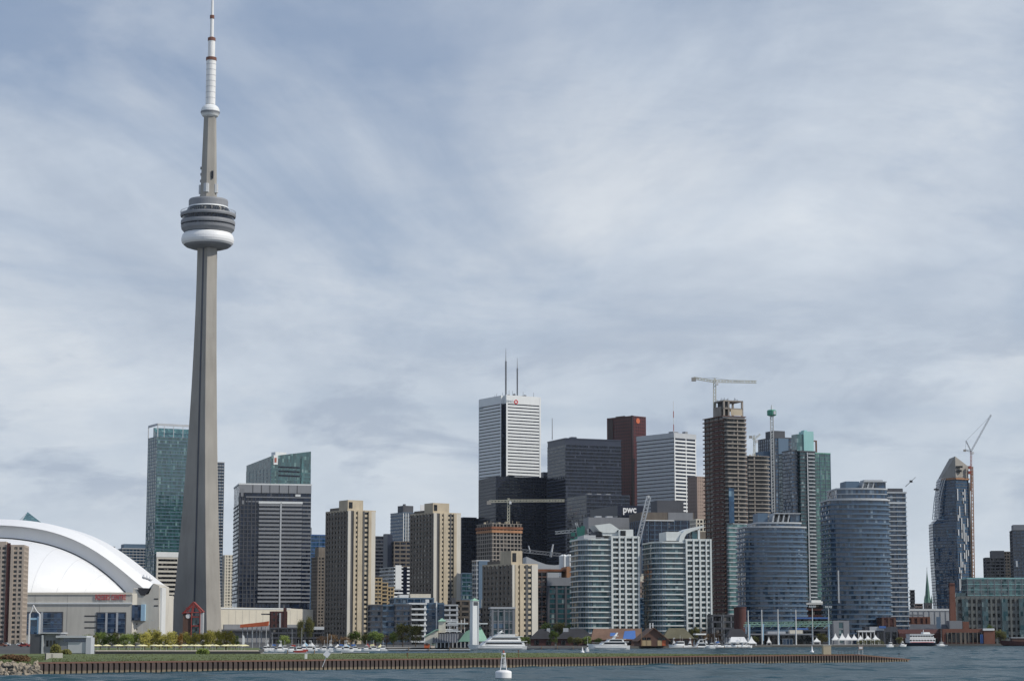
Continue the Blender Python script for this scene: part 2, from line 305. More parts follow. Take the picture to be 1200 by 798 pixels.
# the long jetty: sheet-piled wall with grass on top
jf = [(45,256), (300,280), (600,316), (900,366), (1010,386), (1066,397)]           # front edge: photo x, distance
jb = [(1066,402), (1010,396), (870,388), (760,412), (600,437), (300,405), (100,396), (60,345)]
HT = 1.45
def interp(path, px):
    for (a, ya), (b, yb) in zip(path, path[1:]):
        if a <= px <= b: return ya+(yb-ya)*(px-a)/(b-a)
def top_at(px): return HT if px < 1005 else HT-(px-1005)/61*0.95
fpts = [P2(px, interp(jf, px)) for px in list(range(45, 1066, 12))+[1066]]; fz = [top_at(px) for px in list(range(45, 1066, 12))+[1066]]
bpts = [P2(a, b) for a, b in jb]; bz = [top_at(a) for a, b in jb]
tag(MB().prism(offset(fpts+bpts, -0.35), -1.5, [z-0.05 for z in fz+bz]).build('jetty_lawn', M['grass']), kind='structure')
def pile_mat():
    m, nt, b = _base('sheet_pile'); N, L = nt.nodes, nt.links
    tc = N.new('ShaderNodeTexCoord'); sp = N.new('ShaderNodeSeparateXYZ'); L.new(tc.outputs['Object'], sp.inputs[0])
    mp = N.new('ShaderNodeMapping'); mp.inputs['Scale'].default_value = (1.3, 0.4, 0.45); L.new(tc.outputs['Object'], mp.inputs[0])
    t = N.new('ShaderNodeTexNoise'); t.inputs['Scale'].default_value = 0.9; t.inputs['Detail'].default_value = 8; t.inputs['Roughness'].default_value = 0.7; L.new(mp.outputs[0], t.inputs[0])
    cr = N.new('ShaderNodeValToRGB'); L.new(t.outputs[0], cr.inputs[0]); e = cr.color_ramp.elements
    e[0].position = 0.3; e[0].color = (0.040,0.034,0.034,1); e[1].position = 0.72; e[1].color = (0.100,0.074,0.066,1)
    zz = N.new('ShaderNodeMath'); zz.operation = 'MULTIPLY_ADD'; L.new(t.outputs[0], zz.inputs[0]); zz.inputs[1].default_value = 0.35; L.new(sp.outputs[2], zz.inputs[2])
    mr = N.new('ShaderNodeMapRange'); L.new(zz.outputs[0], mr.inputs[0]); mr.inputs[1].default_value = 0.62; mr.inputs[2].default_value = 0.46; mr.inputs[3].default_value = 0; mr.inputs[4].default_value = 0.55
    mx = N.new('ShaderNodeMix'); mx.data_type = 'RGBA'; L.new(mr.outputs[0], mx.inputs[0]); L.new(cr.outputs[0], mx.inputs[6]); mx.inputs[7].default_value = (0.30,0.25,0.17,1)
    L.new(mx.outputs[2], b.inputs['Base Color']); b.inputs['Roughness'].default_value = 0.9; return m
PILE = pile_mat()
def make_seawall():
    root = thing('sheet_pile_seawall', 'long rusty brown sheet piled wall along the water side of the grassy jetty', 'seawall', (0,0,0))
    line = []; s = 0
    dense = [Vector(P2(px/4, interp(jf, px/4))) for px in range(45*4, 1066*4+1)]; dpx = [px/4 for px in range(45*4, 1066*4+1)]
    # corrugation: out-pan / in-pan profile every 0.8 m
    prof = [(0,0),(0.13,0.0),(0.24,-0.42),(0.67,-0.42),(0.78,0.0)]
    acc = [0]
    for a, b in zip(dense, dense[1:]): acc.append(acc[-1]+(b-a).length)
    acc = np.array(acc); total = acc[-1]; dx = np.array([p.x for p in dense]); dy = np.array([p.y for p in dense]); dp = np.array(dpx)
    bot = []; top = []; u = 0.0; k = 0
    pts = []
    while u < total-0.8:
        for t, o in prof: pts.append((u+t, o))
        u += 0.8
    n2 = [(0.10, 0.995)]
    for uu, o in pts:
        x = float(np.interp(uu, acc, dx)); y = float(np.interp(uu, acc, dy)); p = float(np.interp(uu, acc, dp))
        tz = top_at(p); bot.append((x, y+o+0.30, -1.2)); top.append((x, y+o+0.30, tz-0.16))
    m = MB(); n = len(bot)
    m.add(bot+top, [(i, i+1, n+i+1, n+i) for i in range(n-1)])
    m.build('sheet_piling', PILE, root)
    c = MB(); cl = []
    for px in list(range(45, 1066, 15))+[1066]:
        x, y = P2(px, interp(jf, px)); cl.append((x, y, top_at(px)))
    for (a, b) in zip(cl, cl[1:]):
        c.add([(a[0],a[1]-.14,a[2]-.2),(b[0],b[1]-.14,b[2]-.2),(b[0],b[1]+.55,b[2]-.2),(a[0],a[1]+.55,a[2]-.2),(a[0],a[1]-.14,a[2]),(b[0],b[1]-.14,b[2]),(b[0],b[1]+.55,b[2]),(a[0],a[1]+.55,a[2])],
              [(3,2,1,0),(4,5,6,7),(0,1,5,4),(2,3,7,6)])
    c.build('cap_beam', M['brick_brown'], root)
make_seawall()
# rough grass growing on the jetty and the near shore
def grass_tufts():
    rng = random.Random(5); m = MB()
    def tuft(x, y, z):
        for _ in range(3):
            h = rng.uniform(.03,.11); a = rng.uniform(0,6.28); ww = rng.uniform(.04,.10)
            ca, sa = math.cos(a)*ww, math.sin(a)*ww; lx, ly = rng.uniform(-.1,.1), rng.uniform(-.1,.1)
            m.add([(x-ca,y-sa,z),(x+ca,y+sa,z),(x+lx,y+ly,z+h)], [(0,1,2)])
    for _ in range(9000):
        px = rng.uniform(62, 1000); y0 = interp(jf, px)+0.7; y1 = interp(sorted(jb), min(max(px,61),1065))
        y = y0+(y1-y0-.5)*rng.random()**1.6; tuft(gx(px, y), y, HT-0.06)
    for _ in range(3500):
        y = rng.uniform(262, 392); px = rng.uniform(-60, 38+(y-262)*0.25); tuft(gx(px, y), y, G+0.05)
    return m
mat('grass_blade', (0.13,0.155,0.05), 0.9, 0.5, 0.5, streak=False)
tag(grass_tufts().build('grass', M['grass_blade']), 'rough green grass growing along the top of the jetty and the near shore', 'grass', kind='stuff')

# ------------------------------------------------------------------ a building standing on a street corner
class T: pass
def corner(name, label, cat, L, C, Rr, top, Y, th=30, D=None, W=None, ref=None, group=None, base=G):
    """near corner seen at photo x = C at distance Y; left and right walls end at L and Rr"""
    t = T(); t.th = R(th); ref = ref or (top+25); t.ref = ref; t.Y = Y; t.base = base
    m = mk(C, ref)[0]; t.x, t.y = m*Y, Y; c, s = math.cos(t.th), math.sin(t.th)
    t.u = lambda px: ((mk(px, ref)[0]*Y-t.x)/(c-mk(px, ref)[0]*s))
    t.v = lambda px: ((t.x-mk(px, ref)[0]*Y)/(s+mk(px, ref)[0]*c))
    t.W = W or t.u(Rr); t.D = D or (t.v(L) if C-L > 1 else 30); t.z = lambda py: gz(py, Y)-base
    t.H = t.z(top); t.root = thing(name, label, cat, (t.x, t.y, base), t.th, group)
    t.fp = [(0,0),(t.W,0),(t.W,t.D),(0,t.D)]
    return t
def st(fh=3.0, g='glass_dark', band='concrete_tan', bt=1.2, bo=0.22, pier=None, pitch=4.0, pw=0.8, po=0.3, roof='roof_gravel', bname='floor_band', pname='pier', edges=None, cap=0.9, capo=None, corners=True):
    return dict(fh=fh, g=g, band=band, bt=bt, bo=bo, pier=pier, pitch=pitch, pw=pw, po=po, roof=roof, bname=bname, pname=pname, edges=edges, cap=cap, capo=capo, corners=corners)
def ring(m, fp, o, z0, z1, inner=1.0): m.prism(offset(fp, o), z0, z1)
def shell(t, s, fp=None, z0=0.0, z1=None, first=None, skip_piers=False):
    """glass core, floor bands and piers as real relief"""
    fp = fp or t.fp; z1 = t.H if z1 is None else z1
    core = MB().prism(fp, z0, z1-0.3).build('glazing', M[s['g']], t.root)
    if s['band']:
        n = max(1, int((z1-z0-s['cap'])/s['fh'])); o0 = None
        step = s['fh']
        for i in range(n+1):
            z = z1-s['cap']-i*step-s['bt'] if i else None
            if i == 0: continue
            zz = z1-s['cap']-i*step
            if zz < z0: break
            if o0 is None: o0 = MB().prism(offset(fp, s['bo']), 0, s['bt']).build(s['bname'], M[s['band']], t.root, (0,0,zz))
            else: dupe(o0, t.root, (0,0,zz))
    capm = s['capo'] or s['band'] or s['roof']
    MB().prism(offset(fp, s['bo']+0.05), z1-s['cap'], z1).build('parapet', M[capm], t.root)
    MB().prism(offset(fp, -0.5), z1, z1+0.06).build('roof', M[s['roof']], t.root)
    if s['pier'] and not skip_piers:
        n = len(fp); po = None
        for i in range(n):
            a = Vector(fp[i]); b = Vector(fp[(i+1)%n]); e = b-a; ln = e.length; e.normalize(); nn = Vector((e.y,-e.x))
            if ln < 1.0 or (s['edges'] is not None and i not in s['edges']): continue
            wn = Matrix.Rotation(t.th, 2) @ nn
            if wn.y > 0.25: continue
            k = max(1, round(ln/s['pitch']))
            for j in range(0 if s['corners'] else 1, k+1 if s['corners'] else k):
                u = min(max(ln*j/k, s['pw']/2), ln-s['pw']/2); p = a+e*u; rz = math.atan2(e.y, e.x)
                if po is None: po = MB().box(-s['pw']/2, -s['po'], 0, s['pw']/2, 0.1, z1-z0-s['cap']*0.5).build(s['pname'], M[s['pier']], t.root, (p.x,p.y,z0), (0,0,rz))
                else: dupe(po, t.root, (p.x,p.y,z0), rz)
    return core
def bx(t, name, m, x0, y0, z0, x1, y1, z1): return MB().box(x0,y0,z0,x1,y1,z1).build(name, M[m], t.root)
def text_mesh(name, s, size, m, parent, loc, ext=0.15, rz=0, width=None, bold=0.0):
    c = bpy.data.curves.new(name, 'FONT'); c.body = s; c.size = size; c.extrude = ext; c.align_x = 'LEFT'; c.offset = bold; c.space_character = 1.12 if len(s) > 5 else 1.0
    o = bpy.data.objects.new(name, c); me = bpy.data.meshes.new_from_object(o); bpy.data.objects.remove(o); bpy.data.curves.remove(c)
    me.name = name; co = np.empty(len(me.vertices)*3); me.vertices.foreach_get('co', co); co = co.reshape(-1,3)
    x0 = co[:,0].min(); sx = 1 if width is None else width/(co[:,0].max()-x0)
    co = np.stack([(co[:,0]-x0)*sx, -co[:,2], co[:,1]], -1); me.vertices.foreach_set('co', co.ravel()); me.update()
    me.materials.clear(); me.materials.append(M[m]); ob = bpy.data.objects.new(name, me); col.objects.link(ob); ob.parent = parent; ob.location = loc; ob.rotation_euler = (0,0,rz); return ob

# ------------------------------------------------------------------ thin summer haze between here and the city
def haze():
    m = bpy.data.materials.new('haze'); m.use_nodes = True; nt = m.node_tree; nt.nodes.clear()
    o = nt.nodes.new('ShaderNodeOutputMaterial'); v = nt.nodes.new('ShaderNodeVolumePrincipled'); nt.links.new(v.outputs[0], o.inputs['Volume'])
    v.inputs['Color'].default_value = (0.80, 0.90, 1.0, 1); v.inputs['Density'].default_value = HAZE; v.inputs['Anisotropy'].default_value = 0.2
    M['haze'] = m
    tag(MB().box(-9500, -600, -3.0, 9500, 12500, 640).build('haze', m), kind='stuff')
HAZE = 0.000012
haze()

# ------------------------------------------------------------------ the communications tower
def comm_tower():
    Y = 1855.0; X = gx(233, Y, 740); base = gz(746, Y)
    X = at(244, 290, Y).x; Xb = at(233.5, 735, Y).x; X = (X+Xb)/2
    root = thing('communications_tower', 'very tall concrete communications tower with round observation pod and white mast', 'tower', (X, Y, base))
    Z = lambda py: gz(py, Y)-base
    px = 1/F*Y*1.0
    s0 = 1.0
    az = [R(36), R(-84), R(156)]
    dirs = [Vector((math.sin(a), -math.cos(a))) for a in az]
    z_pod = Z(288); z_up = Z(133)
    def plan(z):
        f = min(1, z/z_pod); k = (1-f)
        Lg = 8.6+16.6*k**1.85; th = 4.6+1.9*k; c = 6.4+3.4*k
        return Lg, th, c
    prof = []; zs = [0,10,25,45,70,100,130,160,190,220,250,280,305,z_pod+6]
    m = MB(); rings = []
    for z in zs:
        Lg, th, c = plan(z); r = []
        for i, d in enumerate(dirs):
            pr = Vector((-d.y, d.x))    # counter-clockwise side
            for sgn in (-1, 1):
                pass
            r.append(d*(Lg) - pr*th); r.append(d*(Lg) + pr*th)
            nd = dirs[(i-1)%3]          # next leg counter-clockwise
            mid = (d+nd).normalized(); pm = Vector((-mid.y, mid.x))
            r.append(mid*c - pm*2.2); r.append(mid*c + pm*2.2)
        rings.append([(p.x, p.y, z) for p in r])
    # order legs counter-clockwise: azimuth measured clockwise, so walk 34 -> 154 -> 274
    def ccw(r):
        c0 = sorted(range(len(r)), key=lambda i: math.atan2(r[i][1], r[i][0])); return [r[i] for i in c0]
    rr = [ccw(r) for r in rings]; n = len(rr[0])
    for r in rr: m.v += r
    for j in range(len(rr)-1):
        for i in range(n): m.f.append((j*n+i, j*n+(i+1)%n, (j+1)*n+(i+1)%n, (j+1)*n+i))
    m.build('shaft', M['tower_concrete'], root)
    # elevator glazing strips in the grooves
    for i, d in enumerate(dirs):
        nd = dirs[(i-1)%3]; mid = (d+nd).normalized(); a = math.atan2(mid.y, mid.x)
        g = MB(); 
        g.add([(9.8+.12,-.9,0),(9.8+.12,.9,0),(6.4+.12,.9,z_pod),(6.4+.12,-.9,z_pod)], [(0,1,2,3)])
        g.build('elevator_glazing', M['slate'], root, rot=(0,0,a))
    # the pod, drawn from its outline
    def L(name, prof, m, n=56, smooth=True):
        o = MB().lathe([(r*px, Z(py)) for r, py in prof], n).build(name, M[m], root, smooth=False)
        return o
    L('radome', [(28.2,287.6),(30.2,285.6),(31.1,282.8),(31.0,279.8),(30.0,276.4),(28,274.2),(25,273.6)], 'white_membrane', 64)
    L('radome_shaded_underside', [(12,292),(20,291.3),(25.5,289.6),(28.3,287.5)], 'mid_grey', 64)  # grey puts the shade under the white radome into its colour
    L('pod_underside', [(24,274.5),(28,273),(31.2,269.5),(32,266)], 'mid_grey')
    L('window_band', [(30.6,266.4),(30.6,263.8)], 'glass_black')
    L('deck', [(32,264),(32.3,262),(32,259.6)], 'mid_grey')
    L('window_band', [(30.6,259.8),(30.6,254.9)], 'glass_black')
    L('deck', [(32.4,255),(33,253.2),(32.6,251.2),(28,250.6)], 'mid_grey')
    rl = MB(); ri = 32.6*px
    for k in range(72):
        a = 2*math.pi*k/72; b = 2*math.pi*(k+1)/72
        rl.tube((ri*math.cos(a), ri*math.sin(a), Z(251.2)), (ri*math.cos(a), ri*math.sin(a), Z(248.6)), .12, n=4)
        rl.tube((ri*math.cos(a), ri*math.sin(a), Z(248.6)), (ri*math.cos(b), ri*math.sin(b), Z(248.6)), .14, n=4)
    rl.build('railing', M['mid_grey'], root)
    L('restaurant_windows', [(27.5,250.8),(24.2,244.6)], 'glass_dark', 48)
    L('white_cladding', [(24.5,245.5),(23.6,243.2)], 'white_panel')
    L('upper_drum', [(23.2,244),(23.4,236.4),(22.6,234.6)], 'mid_grey')
    L('drum_roof', [(22.5,234.7),(9,233.2)], 'roof_gravel')
    # upper shaft: hexagon with two shaded recesses
    def hexa(r, a0=R(22)): return [(r*px*math.cos(a0+math.pi/3*i), r*px*math.sin(a0+math.pi/3*i)) for i in range(6)]
    MB().prism(hexa(10.4), Z(240), Z(131), hexa(7.4)).build('upper_shaft', M['tower_concrete'], root)
    f = MB()
    for a in (R(-38), R(-158), R(82)):
        c, s = math.cos(a), math.sin(a); q = Vector((-s, c))
        lo = [Vector((c,s))*8.8*px+q*2.7*k for k in (-1,1)]; hi = [Vector((c,s))*6.3*px+q*1.9*k for k in (-1,1)]
        lo2 = [Vector((c,s))*11.2*px+q*2.7*k for k in (-1,1)]; hi2 = [Vector((c,s))*7.9*px+q*1.9*k for k in (-1,1)]
        f.prism([tuple(lo[0]),tuple(lo2[0]),tuple(lo2[1]),tuple(lo[1])], Z(238), Z(132), [tuple(hi[0]),tuple(hi2[0]),tuple(hi2[1]),tuple(hi[1])])
    c = MB()
    for a in (R(-20), R(-100), R(170), R(80)): 
        ca, sa = math.cos(a), math.sin(a); cx, cy = ca*9.0*px, sa*9.0*px
        c.prism([(cx+3.3*px*math.cos(b), cy+3.3*px*math.sin(b)) for b in [2*math.pi*i/8 for i in range(8)]], Z(227), Z(217))
    c.build('microwave_dish_housing', M['pale_grey'], root)
    for yy, a in ((222,178),(214,182),(206,175),(199,184),(232,176),(228,183)): MB().lathe([(1.6*px*.6, Z(yy)),(1.6*px*.6, Z(yy-3))], 8, (math.cos(R(a))*9.6*px, math.sin(R(a))*9*px)).build('antenna_panel', M['mid_grey'], root)
    L('window', [(1.2,211),(1.2,202)], 'glass_black', 6).location = (5.2*px, -7.6*px, 0)
    L('sky_pod', [(7.0,138),(9.4,136.6),(10.9,134),(11.3,131.2),(10.9,128.6),(9.4,126),(7.2,124.2),(5.9,123.4)], 'white_panel', 32)
    L('sky_pod_window_band', [(10.6,134.6),(11.55,132.4),(11.55,131.4)], 'mid_grey', 32)
    L('mast_section', [(5.9,123),(5.9,71)], 'white_paint', 20); L('mast_collar', [(6.4,71.6),(6.4,68)], 'brick', 20)
    L('mast_section', [(4.3,68.2),(4.3,48)], 'white_paint', 20); L('mast_collar', [(4.7,48.6),(4.7,45),(2.2,43.8)], 'brick', 20)
    L('mast_section', [(2.3,45),(2.2,20)], 'white_paint', 14); L('mast_collar', [(2.7,22.5),(2.7,18.5)], 'brick', 14)
    L('mast_section', [(1.8,18.6),(1.5,0)], 'white_paint', 14); L('mast_collar', [(1.9,0.2),(1.7,-4),(0.2,-8)], 'brick', 12)
    for k in range(7):   # panel joints round the fat mast
        yy = 76+k*6.6; L('mast_joint', [(6.02,yy+.35),(6.02,yy-.35)], 'pale_grey', 20)
comm_tower()

# ------------------------------------------------------------------ the domed stadium
def stadium():
    YA = 1640.0; X0 = gx(-12, YA, 640)
    root = thing('domed_stadium', 'white domed stadium with pale concrete walls at the left edge', 'stadium', (X0, YA, G))
    def q(px, py, Y=YA): p = at(px, py, Y); return p.x-X0, p.z-G
    def curve(pts, n=48):   # smooth half outline mirrored about the axis
        xs = np.array([p[0] for p in pts], float); ys = np.array([p[1] for p in pts], float)
        h = [q(a, b) for a, b in zip(xs, ys)]
        hx = np.array([a for a, b in h]); hz = np.array([b for a, b in h])
        # even polynomial fit keeps the crown round
        A = np.stack([np.ones_like(hx), hx**2, hx**4, hx**6], -1); co = np.linalg.lstsq(A, hz, rcond=None)[0]
        u = np.linspace(-hx.max(), hx.max(), 2*n+1); return [(float(x), float(co[0]+co[1]*x*x+co[2]*x**4+co[3]*x**6)) for x in u]
    outer = curve([(-12,607),(0,607.4),(30,609.4),(60,614.5),(90,624),(120,640),(150,663),(166,675),(177,683.5)])
    lip = curve([(-12,615),(0,615.3),(30,617.8),(60,623.5),(90,633.5),(120,650),(145,669.5),(160,682),(173,692)])
    inner = curve([(-12,629),(0,629.3),(30,632),(60,638.5),(90,650),(115,665),(135,682),(150,697)])
    def band(a, ya, b, yb, name, m, smooth=True):
        n = len(a); v = [(x,ya,z) for x,z in a]+[(x,yb,z) for x,z in b]
        return MB().add(v, [(i,i+1,n+i+1,n+i) for i in range(n-1)]).build(name, M[m], root, smooth=smooth)
    o2 = [(x, z+0.6) for x, z in outer]
    band(outer, 9, outer, 70, 'roof_shell', 'white_membrane'); 
    band(lip, -4, outer, 9, 'roof_rim', 'white_membrane', False)
    band(lip, -4, lip, 6, 'rim_soffit', 'white_membrane')
    band(inner, 3.0, lip, 6, 'roof_fascia', 'white_membrane')
    gut = [(x, z-0.9) for x, z in inner]; band(gut, 2.6, inner, 2.8, 'roof_gutter', 'dark_metal', False)
    wt = q(100, 696, 1545)[1]
    # the nested lower roof: a quarter dome in front of the arch
    hz = inner[len(inner)//2][1]; hx = inner[-1][0]; v = []; f = []; n = len(inner); rows = 16
    for j in range(rows+1):
        a = math.pi/2*j/rows
        for x, z in inner:
            zz = z-1.0
            v.append((x*(1-0.10*(1-math.cos(a))), 2.4-84*math.sin(a)*math.sqrt(max(0.02, 1-(x/hx)**2)), wt-1+(max(zz, wt-1)-wt+1)*math.cos(a)))
    for j in range(rows):
        for i in range(n-1): f.append((j*n+i+1, j*n+i, (j+1)*n+i, (j+1)*n+i+1))
    lr = MB().add(v, f).build('lower_roof', M['white_membrane'], root, smooth=True)
    for i in range(8, n-4, 8):
        k = MB(); ps = [Vector(v[j*n+i])+Vector((0,-.05,.05)) for j in range(rows+1)]
        for a, b in zip(ps, ps[1:]):
            if (b-a).length > .01: k.tube(a, b, .08, n=4)
        k.build('roof_seam', M['pale_grey'], lr)
    # walls
    YF = 1545.0; yf = YF-YA
    def w(px, py): p = at(px, py, YF); return p.x-X0, p.z-G
    xl = -w(155,700)[0]-10; xr = w(155,700)[0]
    zt = w(0,695)[1]; zmid = w(0,706)[1]; zlow = w(0,712)[1]
    MB().prism([(xl,yf),(xr,yf),(xr+12,yf+12),(xr+14,yf+100),(xl-10,yf+100),(xl-10,yf+14)], 0, zt).build('wall', M['concrete_pale'], root)
    MB().box(xl,yf-0.7,w(0,707.6)[1],xr,yf-0.02,w(0,705.8)[1]).build('cornice', M['white_panel'], root)
    MB().box(xl,yf-0.5,zt-0.9,xr,yf-0.02,zt+0.7).build('wall_coping', M['cream_panel'], root)
    jo = None
    for k in range(12):
        x = xl+8+(xr-xl-8)*k/11
        if jo is None: jo = MB().box(-.12,-.06,0,.12,.0,zt-1).build('panel_joint', M['concrete_grey'], root, (x,yf-0.02,0))
        else: dupe(jo, root, (x,yf-0.02,0))
    def opening(px0,px1,py0,py1,mull):
        x0,z1 = w(px0,py0); x1,z0 = w(px1,py1)
        fr = MB().box(x0-.9,yf-.35,z0-.5,x1+.9,yf-.03,z1+.9).build('window_frame', M['slate'], root)
        MB().box(x0,yf-.5,z0,x1,yf-.36,z1).build('glazing', M['glass_stadium'], root)
        for p in mull:
            x = w(p,720)[0]; MB().box(x-.7,yf-.95,z0,x+.7,yf-.52,z1+.6).build('mullion', M['pale_grey'], root)
        for k in range(1,4):
            z = z0+(z1-z0)*k/4; MB().box(x0,yf-.72,z-.22,x1,yf-.51,z+.22).build('transom', M['blue_grey'], root)
    opening(28,72,718,742,(49.5,)); opening(114.5,146,718.5,741,(125,137.5))
    for py in (721.5,728.3,735.2):
        x0,z0 = w(99,py+.7); x1,z1 = w(113,py-.7); MB().box(x0,yf-.12,z0,x1,yf-.01,z1).build('louvre', M['dark_metal'], root)
    # lettering on the parapet
    x0, z0 = w(112,702.6); x1 = w(147.5,702)[0]
    text_mesh('lettering', 'ROGERS CENTRE', 5.6, 'sign_red', root, (x0,yf-0.62,z0), 0.1, width=x1-x0)
    # end pier with the arch bearing
    def p(px, py, Y=1548): a = at(px, py, Y); return a.x-X0, a.z-G
    yp = 1548-YA
    (xa,_),(xb,_) = p(156,700), p(186,700)
    prof = [p(155.5,742), p(186.5,742), p(186.5,686), p(180,683.2), p(174,696), p(165,697.5), p(160,690), p(156,688.5)]
    MB().xprism([(a, max(0,b)) for a,b in prof], yp, yp+45).build('end_pier', M['concrete_pale'], root)
    MB().xprism([p(161.5,688.5),p(165,697),p(170,697.5),p(176,689)], yp-.6, yp+30).build('arch_bearing', M['dark_metal'], root)
    for k,(ax,ay) in enumerate([(168,676.5),(171.5,677.5),(175,679)]):
        x,z = p(ax,ay); MB().lathe([(0.3,z-1),(1.6,z-.4),(1.8,z+.6),(0.4,z+2.4)],10,(x,yp+4)).build('roof_vent', M['white_membrane'], root)
    x0,z0 = p(155.5,726.5); x1,z1 = p(171,708.5); xm = p(166,720)[0]
    MB().box(x0,yp-3.2,z0,xm,yp-.02,z1).build('display_screen', M['glass_stadium'], root); MB().box(xm,yp-3.6,z0-.4,x1,yp-.02,z1+.4).build('screen_housing', M['sky_paint'], root)
    for py in (731,737):
        a,z = p(156.5,py+.9); b,z2 = p(161,py-.9); MB().box(a,yp-.15,z,b,yp-.02,z2).build('louvre', M['dark_metal'], root)
    for py,l,r_ in ((701.5,180.5,185.5),(709.5,180.5,185.5)):
        a,z = p(l,py+.7); b,z2 = p(r_,py-.7); MB().box(a,yp-.15,z,b,yp-.02,z2).build('louvre', M['dark_metal'], root)
    # slabs of the ramp behind the pier
    a,_ = p(186.8,700); b,_ = p(189.2,700)
    MB().box(a,yp+2,0,b,yp+20,p(0,688)[1]).build('stair_shaft', M['white_panel'], root)
stadium()
# ------------------------------------------------------------------ cranes and masts
def lattice(m, a, b, w, seg, r, up=Vector((0,0,1))):
    a = Vector(a); b = Vector(b); d = b-a; ln = d.length; d.normalize()
    if abs(d.dot(up)) > .9: up = Vector((1,0,0))
    s = d.cross(up).normalized(); u = s.cross(d).normalized(); n = max(2, int(ln/seg))
    cs = [s*w/2+u*w/2, -s*w/2+u*w/2, -s*w/2-u*w/2, s*w/2-u*w/2]
    for c in cs: m.tube(a+c, b+c, r, n=4)
    for k in range(n):
        p0 = a+d*ln*k/n; p1 = a+d*ln*(k+1)/n
        for i in range(4):
            c0, c1 = (cs[i], cs[(i+1)%4]) if k%2 else (cs[(i+1)%4], cs[i]); m.tube(p0+c0, p1+c1, r*.7, n=4)
def crane(label, Y, mast, jib, counter, m='crane_cream', head=None, w=1.6, r=.22, luff=False, group='construction cranes over the skyline', cabside=1, mastm=None):
    """mast: (px, py bottom, py top); jib, counter: (px, py) of their tips"""
    b = at(mast[0], mast[1], Y); t = at(mast[0], mast[2], Y)
    root = thing('tower_crane', label, 'crane', b, 0, group); L = lambda p: Vector(p)-b
    top = L(t); k = MB(); lattice(k, (0,0,0), top, w, w*1.3, r); k.build('mast', M[mastm or m], root)
    j = MB(); J = L(at(*jib, Y)); lattice(j, top+Vector((0,0,.2)), J, w*.85, w*1.2, r*.9); j.build('jib', M[m], root)
    c = MB(); Cc = L(at(*counter, Y)); lattice(c, top, Cc, w*.8, w*1.2, r*.9); c.build('counter_jib', M[m], root)
    cw = MB(); cw.box(-w*.9,-w*.6,-w*1.3,w*.9,w*.6,w*.2); cw.build('counterweight', M['concrete_grey'], root, Cc)
    cb = MB(); cb.box(-.9,-1.2,-1.9,.9,1.2,.3); cb.build('cab', M['white_paint'], root, top+Vector((1.5*cabside,-.8,-.6)))
    if head:
        H = L(at(*head, Y)); h = MB(); lattice(h, top, H, w*.6, w, r*.8); h.build('tower_head', M[m], root)
        tr = MB(); tr.tube(H, top+(J-top)*(.98 if luff else .62), .10, n=4); tr.tube(H, top+(Cc-top)*.9, .10, n=4); tr.build('tie_rod', M['dark_metal'], root)
    return root
def mast_on(name, label, cat, px, py0, py1, Y, r, m, bands=None, group=None):
    b = at(px, py0, Y); t = at(px, py1, Y); root = thing(name, label, cat, b, 0, group); h = (t-b).z
    if r > .7:
        k = MB(); lattice(k, (0,0,0), (0,0,h*.72), r*1.5, r*1.6, r*.22); k.tube((0,0,0),(0,0,h*.72), r*.55, n=8); k.build('lattice', M[m], root)
        MB().tube((0,0,h*.72),(0,0,h), r*.45, r*.15, 8).build('whip', M[m], root)
    else: MB().tube((0,0,0),(0,0,h), r, r*.6, 8).build('pole', M[m], root)
    for f0, f1, mm in bands or ():
        MB().tube((0,0,h*f0),(0,0,h*f1), r*1.05, n=8).build('band', M[mm], root)
    return root

# ------------------------------------------------------------------ the city, left to right
# brick slab at the left edge
t = corner('apartment_building', 'pale brick apartment block with a red vertical stripe cutting the left picture edge', 'building', -30, -12, 27.5, 638, 1350, 6, D=24)
shell(t, st(2.9, 'glass_dark', 'brick_cream', 1.25, .2, 'brick_cream', 3.4, 1.1, .28, cap=1.4))
a, b = t.u(7.6), t.u(11.8); bx(t,'stripe','brick_dark',a,-.9,0,b,-.31,t.z(636)); bx(t,'stripe_wall','brick_cream',t.u(12.5),-1.6,0,t.u(16),-.32,t.z(639))
bx(t,'penthouse','brick_cream',t.u(-3),2,t.H,t.u(6),12,t.z(634))
# pyramid roof behind the dome
t = corner('office_tower', 'tower with a green glass pyramid roof peeping over the white dome', 'building', 15, 24, 48, 612, 2300, 20)
shell(t, st(4,'glass_green','mid_grey',1.4,.2))
a,b = t.W,t.D; z0=t.H; z1=t.z(597.5)
MB().add([(0,0,z0),(a,0,z0),(a,b,z0),(0,b,z0),(a/2,b/2,z1)],[(0,1,4),(1,2,4),(2,3,4),(3,0,4)]).build('pyramid_roof', M['glass_sea'], t.root)
# grey blocks between dome and the glass slab
t = corner('condo_tower', 'low dark block just showing over the right shoulder of the dome', 'building', 116, 120, 134, 640, 2250, 25); shell(t, st(3,'glass_shadow','mid_grey',.9,.2,'dark_metal',3,.5))
t = corner('condo_tower', 'grey blue balconied block between the dome and the tall green glass slab', 'building', 138, 143, 176, 642, 2200, 20)
shell(t, st(3,'glass_blue','pale_grey',.7,.5,'mid_grey',3.5,.5,.3)); bx(t,'penthouse','blue_grey',t.u(145),2,t.H,t.u(172),20,t.z(637))
